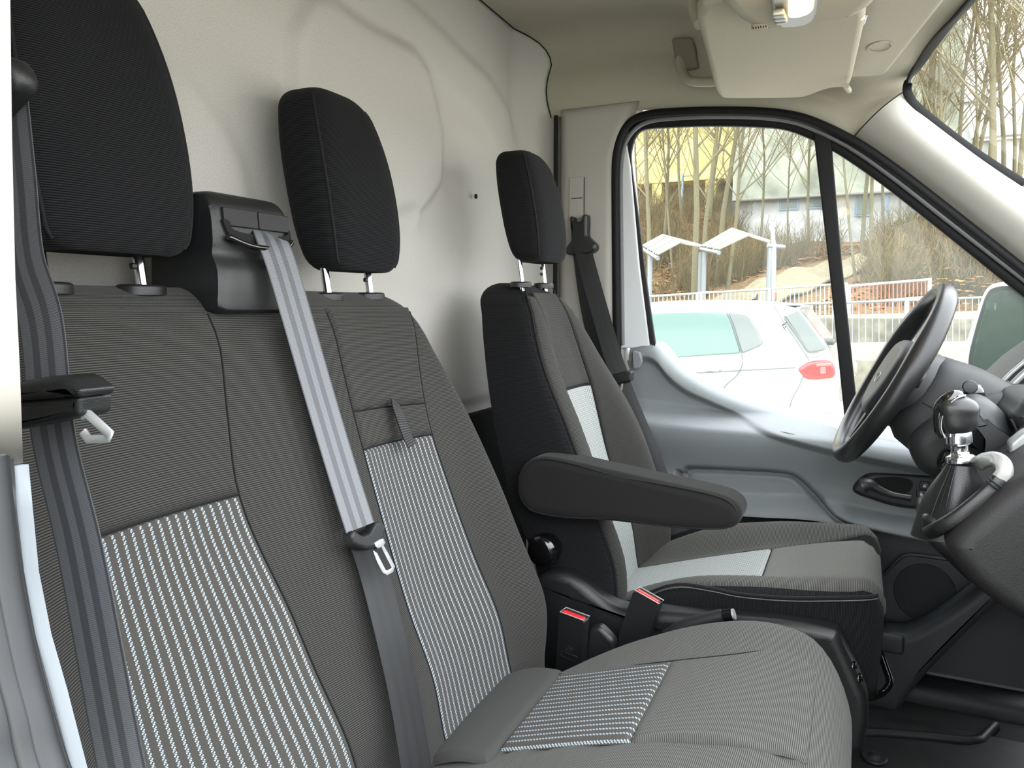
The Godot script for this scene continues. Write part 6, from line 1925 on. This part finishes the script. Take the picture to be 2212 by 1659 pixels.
		for k in 6:
			b = MB.new()
			var rows2 := []
			for s in [k / 6.0 + 0.008, (k + 1) / 6.0 - 0.008]:
				rows2.append(PackedVector3Array([q[0].lerp(q[3], s) + Vector3(0, 0.012 * (k % 2), 0), q[1].lerp(q[2], s) + Vector3(0, 0.012 * (k % 2), 0)]))
			b.slab(rows2, 0.03)
			part("roof_panel", b, M.canopy, r)
		b = MB.new()
		b.slab([PackedVector3Array([q[1], q[4]]), PackedVector3Array([q[2], q[5]])], 0.03)
		part("roof_slope", b, M.canopy, r)
		b = MB.new()
		b.tube(PackedVector3Array([q[1], q[4]]), 0.03, 6)
		b.tube(PackedVector3Array([q[0] - Vector3(0, 0.05, 0), q[3] - Vector3(0, 0.05, 0)]), 0.05, 6)
		part("edge_beam", b, M.galvanised, r)
		for p in [q[7], q[8]]:
			part("post", tubed(PackedVector3Array([p, Vector3(p.x, hill(p.x, p.z) - 0.2, p.z)]), 0.055, 8), M.galvanised, r)
	r = thing("sign_post", "grey post with a white top standing right of the canopies", "post", Vector3(-1.7186, 1.8029, -16.2931))
	part("pole", tubed(PackedVector3Array([Vector3(-1.7734, 3.0261, -16.4106), Vector3(-1.7163, 1.7519, -16.2882) - Vector3(0, 0.4, 0)]), 0.055, 10), M.galvanised, r)
	part("top", tubed(PackedVector3Array([Vector3(-1.8311, 3.4847, -16.4373), Vector3(-1.7813, 2.9955, -16.4033)]), 0.045, 8), M.fence_white, r)
	part("red_band", tubed(PackedVector3Array([Vector3(-1.7246, 1.9354, -16.3058), Vector3(-1.7173, 1.7723, -16.2902)]), 0.062, 10), M.fence_red, r)
	part("arm", tubed(PackedVector3Array([Vector3(-1.9012, 2.9751, -16.345), Vector3(-1.5556, 2.9343, -16.5014)]), 0.05, 8), M.galvanised, r)
	part("pole", tubed(PackedVector3Array([Vector3(-3.1096, 2.8195, -16.2071), Vector3(-3.0643, 1.8066, -16.1099) - Vector3(0, 0.4, 0)]), 0.035, 8), M.galvanised, r) if false else null
	build_houses()
	# trees: five grown forms, each set out several times
	var protos := []
	for k in 6:
		var o := Node3D.new()
		var tr := MB.new(); var tw := MB.new()
		var hgt: float = [9.5, 8.0, 10.5, 7.0, 9.0, 6.0][k]
		limb(tr, tw, Vector3.ZERO, Vector3(rng.randf_range(-0.06, 0.06), 1, rng.randf_range(-0.06, 0.06)).normalized(), hgt, [0.075, 0.058, 0.092, 0.045, 0.068, 0.036][k], 0, 3)
		part_at("trunk", tr, M.bark, o)
		part_at("branches", tw, M.twig, o)
		protos.append(o)
	var spots := [
		[Vector3(-6.4468, 2.545, -22.6077), 3, 0.9, "slim bare tree, leftmost of those before the yellow block"],
		[Vector3(-5.4149, 2.4331, -19.7471), 0, 0.95, "tall bare tree second from the left of those before the yellow block"],
		[Vector3(-6.0781, 2.5823, -23.8935), 4, 0.9, "twiggy bare tree third from the left of those before the yellow block"],
		[Vector3(-5.2662, 2.5077, -22.0443), 5, 1.1, "bare sapling fourth from the left of those before the yellow block"],
		[Vector3(-6.3936, 2.7314, -28.2021), 1, 1.0, "forked bare tree fifth from the left of those before the yellow block"],
		[Vector3(-4.0695, 2.3958, -19.2606), 2, 0.95, "stout bare tree sixth from the left of those before the yellow block"],
		[Vector3(-4.0087, 2.4145, -19.8459), 0, 0.9, "tall bare tree seventh from the left of those before the yellow block"],
		[Vector3(-5.5944, 2.7687, -29.6886), 0, 0.8, "tall bare tree eighth from the left of those before the yellow block"],
		[Vector3(-3.8783, 2.4704, -21.5776), 2, 0.9, "stout bare tree ninth from the left of those before the yellow block"],
		[Vector3(-3.4165, 2.4331, -20.679), 1, 1.0, "forked bare tree, rightmost of those before the yellow block"],
		[Vector3(-3.7252, 2.7687, -30.5603), 4, 0.8, "twiggy bare tree, leftmost of those before the pale green block"],
		[Vector3(-2.6154, 2.7314, -29.9638), 3, 0.9, "slim bare tree second from the left of those before the pale green block"],
		[Vector3(-1.7468, 2.6569, -28.1411), 1, 1.0, "forked bare tree, rightmost of those before the pale green block"],
		[Vector3(-0.1044, 2.3958, -21.1095), 5, 1.1, "bare sapling, leftmost of those in the quarter light"],
		[Vector3(-0.0165, 2.545, -25.6062), 0, 0.95, "tall bare tree second from the left of those in the quarter light"],
		[Vector3(0.259, 2.4704, -23.5068), 1, 1.05, "forked bare tree third from the left of those in the quarter light"],
		[Vector3(0.7002, 2.6569, -29.2821), 4, 0.9, "twiggy bare tree fourth from the left of those in the quarter light"],
		[Vector3(1.144, 2.5823, -27.2612), 3, 1.0, "slim bare tree fifth from the left of those in the quarter light"],
		[Vector3(1.8364, 2.6942, -30.9258), 5, 1.1, "bare sapling, rightmost of those in the quarter light"],
		[Vector3(1.6298, 2.4704, -24.146), 4, 1.0, "twiggy bare tree, leftmost of those in the windscreen"],
		[Vector3(2.6316, 2.8806, -36.8662), 0, 1.15, "tall bare tree second from the left of those in the windscreen"],
		[Vector3(2.2207, 2.6196, -28.8772), 0, 1.05, "tall bare tree third from the left of those in the windscreen"],
		[Vector3(2.091, 2.4331, -23.2472), 1, 1.1, "forked bare tree fourth from the left of those in the windscreen"],
		[Vector3(2.7024, 2.545, -26.874), 4, 1.1, "twiggy bare tree fifth from the left of those in the windscreen"],
		[Vector3(4.1558, 2.9179, -38.6909), 2, 1.1, "stout bare tree sixth from the left of those in the windscreen"],
		[Vector3(3.581, 2.6942, -31.7394), 2, 1.0, "stout bare tree seventh from the left of those in the windscreen"],
		[Vector3(3.0629, 2.4704, -24.8143), 3, 1.1, "slim bare tree eighth from the left of those in the windscreen"],
		[Vector3(4.5793, 2.806, -35.5466), 4, 1.2, "twiggy bare tree ninth from the left of those in the windscreen"],
		[Vector3(3.2036, 2.3958, -22.6521), 2, 1.1, "stout bare tree tenth from the left of those in the windscreen"],
		[Vector3(4.2594, 2.5823, -28.714), 0, 1.1, "tall bare tree eleventh from the left of those in the windscreen"],
		[Vector3(5.9963, 2.8806, -38.4352), 0, 1.2, "tall bare tree twelfth from the left of those in the windscreen"],
		[Vector3(4.0598, 2.4704, -25.2792), 4, 1.15, "twiggy bare tree thirteenth from the left of those in the windscreen"],
		[Vector3(3.7322, 2.3585, -21.7847), 0, 1.1, "tall bare tree fourteenth from the left of those in the windscreen"],
		[Vector3(4.8958, 2.5077, -26.7829), 2, 1.1, "stout bare tree fifteenth from the left of those in the windscreen"],
		[Vector3(6.0498, 2.6196, -30.6628), 4, 1.1, "twiggy bare tree, rightmost of those in the windscreen"],
	]
	var i := 0
	for s in spots:
		tree(s[0], s[1], s[2], 0.7 * i, protos, s[3])
		i += 1
	for o in protos: o.free()
	# brushwood and fallen leaves on the slope
	var stem := MB.new()
	for k in 16:
		var a := rng.randf_range(0, TAU)
		var lean := Vector3(cos(a), 0, sin(a)) * rng.randf_range(0.05, 0.5)
		var hh := rng.randf_range(0.5, 1.25)
		stem.tube(PackedVector3Array([Vector3(lean.x * 0.2, 0, lean.z * 0.2), Vector3(lean.x * 0.6, hh * 0.6, lean.z * 0.6), Vector3(lean.x, hh, lean.z)]), PackedFloat32Array([0.010, 0.007, 0.003]), 3)
		for j in 3:
			var p := Vector3(lean.x, hh, lean.z) * rng.randf_range(0.4, 0.9)
			stem.tube(PackedVector3Array([p, p + Vector3(rng.randf_range(-0.2, 0.2), rng.randf_range(0.1, 0.3), rng.randf_range(-0.2, 0.2))]), 0.004, 3)
	scatter("brushwood", stem.mesh(), M.brush, 1500, func():
		var x := rng.randf_range(-9, 13)
		var z := -rng.randf_range(19.0, 27 if x > -4.5 else 33) if x < 0.5 else -rng.randf_range(18.0, 28)
		if x < 0.5 and rng.randf() < 0.75 or not off_path(x, z): return null
		return Vector3(x, hill(x, z) - 0.05, z), 0.7, 1.5, "brown leafless brushwood covering the slope", "brushwood")
	var leaf := MB.new()
	leaf.slab([PackedVector3Array([Vector3(-0.05, 0, -0.03), Vector3(0, 0.012, -0.035), Vector3(0.05, 0, -0.02)]), PackedVector3Array([Vector3(-0.05, 0.008, 0.03), Vector3(0, 0.0, 0.04), Vector3(0.055, 0.015, 0.02)])], 0.002)
	scatter("fallen_leaves", leaf.mesh(), M.dry_leaf, 11000, func():
		var x := rng.randf_range(-9, 13)
		var z := -rng.randf_range(17.4, 31)
		if not off_path(x, z): return null
		return Vector3(x, hill(x, z) + (rng.randf_range(0.0, 0.06) if x < 1.0 else absf(rng.randf_range(-0.7, 0.9))), z), 0.8, 2.0, "fallen brown leaves lying on the slope and caught in the brushwood", "leaves")

func scatter(called: String, mesh: Mesh, m: Material, count: int, where: Callable, s0: float, s1: float, label: String, category: String) -> void:
	var ts := []
	while ts.size() < count:
		var p = where.call()
		if p == null: continue
		var basis := Basis.from_euler(Vector3(rng.randf_range(-0.2, 0.2), rng.randf_range(0, TAU), rng.randf_range(-0.2, 0.2))).scaled(Vector3.ONE * rng.randf_range(s0, s1))
		ts.append(Transform3D(basis, p))
	var mm := MultiMesh.new()
	mm.transform_format = MultiMesh.TRANSFORM_3D
	mm.mesh = mesh
	mm.instance_count = ts.size()
	for k in ts.size(): mm.set_instance_transform(k, ts[k])
	var o := MultiMeshInstance3D.new()
	o.name = called
	o.multimesh = mm
	o.material_override = m
	o.set_meta("kind", "stuff")
	o.set_meta("label", label)
	o.set_meta("category", category)
	add_child(o)

func part_at(called: String, mb: MB, m: Material, parent: Node3D) -> void:   # a part given in its parent's own coordinates
	var o := MeshInstance3D.new()
	o.name = called
	o.mesh = mb.mesh()
	o.material_override = m
	parent.add_child(o, true)

func build_car() -> void:
	var zs := -5.6
	var root := thing("car", "white estate-like off-road car parked beyond the driver's window, tail to the right", "car", Vector3(-2.2, 0.0, -6.5))
	var low := PackedVector2Array([Vector2(-0.0999, 0.3914), Vector2(-0.0914, 0.6088), Vector2(-0.1068, 0.8035), Vector2(-0.1232, 0.939), Vector2(-0.107, 1.0562), Vector2(-0.1323, 1.1519), Vector2(-0.1776, 1.2201), Vector2(-0.7672, 1.2027), Vector2(-1.5738, 1.1365), Vector2(-2.6643, 1.047), Vector2(-3.479, 0.9707), Vector2(-4.2595, 0.9013), Vector2(-4.6788, 0.7417), Vector2(-4.8709, 0.4219), Vector2(-4.8818, -0.0234)])
	var b := MB.new()
	b.extr(rounded(low, 0.10, 4), -7.42, -5.6, 0.06, Transform3D(), 4)
	part("body", b, M.car_white, root)
	b = MB.new()
	var cab := PackedVector2Array([Vector2(-0.1977, 1.2144), Vector2(-0.273, 1.3771), Vector2(-0.3922, 1.5324), Vector2(-0.4661, 1.6343), Vector2(-0.6017, 1.6698), Vector2(-0.7929, 1.6901), Vector2(-1.1081, 1.7032), Vector2(-1.5624, 1.6964), Vector2(-1.8653, 1.6758), Vector2(-2.4595, 1.6322), Vector2(-2.7977, 1.5773), Vector2(-3.4129, 1.0337), Vector2(-3.4135, 0.8419), Vector2(-0.2424, 0.9843)])
	b.extr(smooth2(cab, 3), -7.33, -5.66, 0.20, Transform3D(), 6)
	part("cabin", b, M.car_white, root)
	# spoiler lip at the rear edge of the roof
	b = MB.new()
	b.extr(rounded(PackedVector2Array([Vector2(-0.682, 1.6824), Vector2(-0.4411, 1.65), Vector2(-0.433, 1.634), Vector2(-0.5703, 1.5654), Vector2(-0.6478, 1.5893)]), 0.01, 3), -7.1, -5.78, 0.03, Transform3D(), 3)
	part("spoiler", b, M.car_white, root)
	# side glass, with the joint between the door and the rear quarter
	b = MB.new()
	b.extr(rounded(PackedVector2Array([Vector2(-2.4949, 1.5164), Vector2(-2.2147, 1.5493), Vector2(-1.7678, 1.5819), Vector2(-1.344, 1.5961), Vector2(-1.0681, 1.597), Vector2(-1.0171, 1.4873), Vector2(-0.9301, 1.2316), Vector2(-1.2513, 1.202), Vector2(-1.5436, 1.1724), Vector2(-2.2088, 1.1127), Vector2(-3.0849, 1.0378)]), 0.03, 4), -5.75, -5.648, 0.01, Transform3D(), 2)
	part("window", b, M.car_glass, root)
	b = MB.new()
	b.extr(rounded(PackedVector2Array([Vector2(-1.0522, 1.5971), Vector2(-0.8942, 1.5815), Vector2(-0.8538, 1.5374), Vector2(-0.7467, 1.3374), Vector2(-0.761, 1.3048), Vector2(-0.8834, 1.245), Vector2(-0.9183, 1.2319), Vector2(-1.0052, 1.4874)]), 0.03, 4), -5.75, -5.648, 0.01, Transform3D(), 2)
	part("window", b, M.car_glass_dark, root)
	for q in [PackedVector3Array([Vector3(-1.0635, 1.6012, -5.645), Vector3(-1.0084, 1.4875, -5.645), Vector3(-0.9213, 1.2239, -5.645)]), PackedVector3Array([Vector3(-0.9137, 1.2233, -5.59), Vector3(-0.9034, 1.1466, -5.59), Vector3(-0.9473, 1.0431, -5.59), Vector3(-1.0318, 0.9575, -5.59), Vector3(-1.0893, 0.8721, -5.59)]), PackedVector3Array([Vector3(-0.6623, 1.6815, -5.6), Vector3(-0.645, 1.6185, -5.6), Vector3(-0.5502, 1.4697, -5.6), Vector3(-0.3943, 1.2411, -5.6), Vector3(-0.3665, 1.1831, -5.6)]), PackedVector3Array([Vector3(-0.3729, 1.1758, -5.59), Vector3(-0.3884, 1.1046, -5.59), Vector3(-0.4278, 0.9846, -5.59), Vector3(-0.4823, 0.8628, -5.59), Vector3(-0.5016, 0.7818, -5.59)])]:
		part("panel_joint", tubed(smooth(q, 4), 0.004, 5), M.grey_mark, root)
	b = MB.new()
	b.tube(PackedVector3Array([Vector3(-1.6562, 1.0058, -5.598), Vector3(-1.2785, 1.0502, -5.598), Vector3(-0.7634, 1.0982, -5.598), Vector3(-0.4705, 1.1247, -5.598)]), 0.005, 6)
	part("crease", b, M.grey_mark, root)
	# tailgate glass seen edge on, tail lamp, handle, roof aerial, wiper
	b = MB.new()
	b.extr(rounded(PackedVector2Array([Vector2(-0.5925, 1.5634), Vector2(-0.4692, 1.6305), Vector2(-0.4385, 1.5955), Vector2(-0.2247, 1.3106), Vector2(-0.2448, 1.2752), Vector2(-0.3668, 1.2525), Vector2(-0.3894, 1.2715)]), 0.02, 4), -5.9, -5.615, 0.02, Transform3D(), 3)
	part("tailgate_glass", b, M.car_glass_dark, root)
	b = MB.new()
	b.extr(rounded(PackedVector2Array([Vector2(-0.4539, 1.1108), Vector2(-0.3831, 1.1722), Vector2(-0.3186, 1.1899), Vector2(-0.1903, 1.1978), Vector2(-0.1636, 1.1523), Vector2(-0.1565, 1.0675), Vector2(-0.184, 1.047), Vector2(-0.305, 1.0303), Vector2(-0.3849, 1.0308)]), 0.03, 4), -5.95, -5.565, 0.03, Transform3D(), 4)
	var lamp := part("tail_lamp", b, M.car_lamp, root, "red tail lamp")
	b = MB.new()
	b.extr(rounded(PackedVector2Array([Vector2(-0.3094, 1.1643), Vector2(-0.1887, 1.1761), Vector2(-0.1842, 1.1531), Vector2(-0.3013, 1.1413)]), 0.01, 3), -5.6, -5.555, 0.005, Transform3D(), 2)
	b.extr(rounded(PackedVector2Array([Vector2(-0.2725, 1.1384), Vector2(-0.2299, 1.1438), Vector2(-0.2274, 1.0819), Vector2(-0.2701, 1.0802)]), 0.01, 3), -5.6, -5.555, 0.005, Transform3D(), 2)
	part("lens", b, M.car_lamp_pale, lamp)
	b = MB.new()
	b.rbox(Vector3(0.11, 0.03, 0.05), 0.012, Transform3D(Basis(), Vector3(-1.1499, 1.0814, -5.58)))
	part("door_handle", b, M.car_white, root)
	b = MB.new()
	b.extr(rounded(PackedVector2Array([Vector2(-0.9456, 1.7035), Vector2(-0.9122, 1.73), Vector2(-0.892, 1.7654), Vector2(-0.8899, 1.7033)]), 0.004, 2), -6.43, -6.37, 0.01, Transform3D(), 2)
	part("aerial", b, M.car_black, root)
	b = MB.new()
	b.rbox(Vector3(0.12, 0.05, 0.2), 0.02, Transform3D(Basis(), Vector3(-0.2357, 1.3369, -5.9)))
	part("wiper_cap", b, M.car_black, root)
	# number plate low on the tail
	b = MB.new()
	b.rbox(Vector3(0.30, 0.09, 0.02), 0.01, frame(Vector3(-0.1948, 0.8022, -5.57), Vector3(1, 0.0, -0.9), Vector3(0, 1, 0)))
	part("number_plate", b, M.fence_white, root)
	for p in [Vector3(-0.7403, 0.3321, -5.62), Vector3(-3.6578, 0.079, -5.62)]:
		b = MB.new()
		b.lathe(PackedVector2Array([Vector2(0.0, -0.11), Vector2(0.20, -0.11), Vector2(0.33, -0.11), Vector2(0.345, -0.09), Vector2(0.345, 0.09), Vector2(0.33, 0.11), Vector2(0.21, 0.11), Vector2(0.20, 0.08), Vector2(0.0, 0.07)]), frame(Vector3(p.x, 0.345, -5.72), Vector3(1, 0, 0), Vector3(0, 0, 1)), 28)
		var wh := part("wheel", b, M.tyre, root)
		b = MB.new()
		for k in 5: b.rbox(Vector3(0.05, 0.19, 0.02), 0.01, Transform3D(Basis(Vector3(0, 0, 1), TAU * k / 5.0), Vector3(p.x, 0.345, -5.63)) * Transform3D(Basis(), Vector3(0, 0.1, 0)))
		part("rim", b, M.steel, wh)

func build_houses() -> void:
	# yellow block raised on an undercroft coloured dark for its shade
	var root := thing("building", "yellow rendered block standing over a dark undercroft at the top of the slope", "building", Vector3(-8.5152, 6.1374, -37.5968))
	var a := Vector3(-6.1954, 8.1685, -38.916)
	var b := MB.new()
	plain_box(b, Vector3(a.x - 16, a.y, a.z - 8), Vector3(a.x, a.y + 9, a.z))
	part("wall", b, M.yellow_wall, root)
	b = MB.new()
	plain_box(b, Vector3(a.x - 16, a.y - 3.5, a.z - 8), Vector3(a.x - 0.3, a.y + 0.1, a.z - 1.6))
	part("undercroft", b, M.undercroft, root)
	for q in [Vector3(-7.2932, 8.1685, -38.4041), Vector3(-10.1129, 8.1685, -37.0892)]:
		b = MB.new()
		plain_box(b, Vector3(q.x - 0.27, a.y - 2.0, a.z - 0.6), Vector3(q.x + 0.27, a.y + 0.1, a.z - 0.05))
		part("column", b, M.yellow_wall, root)
	b = MB.new()
	plain_box(b, Vector3(-8.4857, 8.3634, -37.7598) + Vector3(-0.05, -1.7, -0.1), Vector3(-8.4857, 8.3634, -37.7598) + Vector3(0.05, 0.0, 0.1))
	plain_box(b, Vector3(-8.4857, 8.3634, -37.7598) + Vector3(-0.05, -0.12, -0.1), Vector3(-7.6871, 8.2691, -38.1212) + Vector3(0.05, 0.0, 0.1))
	part("door_frame", b, M.blue_frame, root)
	# pale green block with a white lower storey
	root = thing("building", "pale green block with a white lower storey and blue-framed windows", "building", Vector3(-3.1609, 5.0311, -35.526))
	a = Vector3(-5.3361, 6.3263, -33.5536)
	var c := Vector3(2.2565, 7.0852, -37.1827)
	b = MB.new()
	plain_box(b, Vector3(a.x, a.y, a.z - 9), Vector3(c.x + 1, a.y + 9, a.z))
	part("wall", b, M.green_wall, root)
	b = MB.new()
	plain_box(b, Vector3(a.x + 0.2, a.y - 3.0, a.z - 9), Vector3(c.x + 1, a.y + 0.05, a.z - 0.35))
	part("lower_wall", b, M.white_wall, root)
	b = MB.new()
	plain_box(b, Vector3(a.x, a.y - 0.08, a.z - 0.3), Vector3(c.x + 1, a.y + 0.03, a.z + 0.06))
	part("ledge", b, M.roof_grey, root)
	for q in [[Vector3(-3.3797, 6.2447, -34.7892), Vector3(-2.5859, 5.7893, -35.1061)], [Vector3(-2.2856, 6.2447, -35.2993), Vector3(-1.5107, 5.7893, -35.6075)], [Vector3(-0.3258, 6.2861, -36.2181), Vector3(0.2809, 5.3754, -36.3945)]]:
		b = MB.new()
		plain_box(b, Vector3(q[0].x, q[1].y, a.z - 0.5), Vector3(q[1].x, q[0].y, a.z - 0.28), 0.01)
		var w := part("window", b, M.blue_frame, root)
		b = MB.new()
		plain_box(b, Vector3(q[0].x + 0.08, q[1].y + 0.08, a.z - 0.45), Vector3(q[1].x - 0.08, q[0].y - 0.08, a.z - 0.26), 0.01)
		part("pane", b, M.pane_dark, w)
	for q in [Vector3(0.8171, 6.8086, -36.7012), Vector3(1.7574, 6.8086, -37.1396)]:
		b = MB.new()
		plain_box(b, Vector3(q.x - 0.09, a.y - 3.0, a.z - 0.36), Vector3(q.x + 0.09, a.y, a.z - 0.2), 0.02)
		part("downpipe", b, M.blue_frame, root)
	# paler buildings seen through the windscreen
	root = thing("building", "pale flat-roofed building behind the trees, seen through the windscreen", "building", Vector3(4.0362, 8.2133, -50.3496))
	a = Vector3(1.817, 13.2451, -49.9029); c = Vector3(5.731, 8.2133, -51.1399)
	b = MB.new()
	plain_box(b, Vector3(a.x, c.y - 3, a.z - 6), Vector3(c.x, a.y, a.z))
	part("wall", b, M.white_wall, root)
	b = MB.new()
	plain_box(b, Vector3(a.x - 0.3, a.y, a.z - 6.3), Vector3(c.x + 0.3, a.y + 0.25, a.z + 0.3))
	part("roof", b, M.roof_grey, root)
	root = thing("building", "house with a steep grey roof behind the trees at the right edge", "building", Vector3(7.0679, 7.6166, -47.2553))
	a = Vector3(5.3539, 10.4756, -46.7903); c = Vector3(10.4777, 7.368, -48.8163)
	b = MB.new()
	plain_box(b, Vector3(a.x, c.y - 3, a.z - 6), Vector3(c.x, a.y, a.z))
	part("wall", b, M.white_wall, root)
	b = MB.new()
	b.slab([PackedVector3Array([Vector3(a.x - 0.3, a.y, a.z + 0.4), Vector3(c.x, a.y, a.z + 0.4)]), PackedVector3Array([Vector3(a.x - 0.3, a.y + 2.2, a.z - 3), Vector3(c.x, a.y + 2.2, a.z - 3)])], -0.15)
	part("roof", b, M.roof_grey, root)
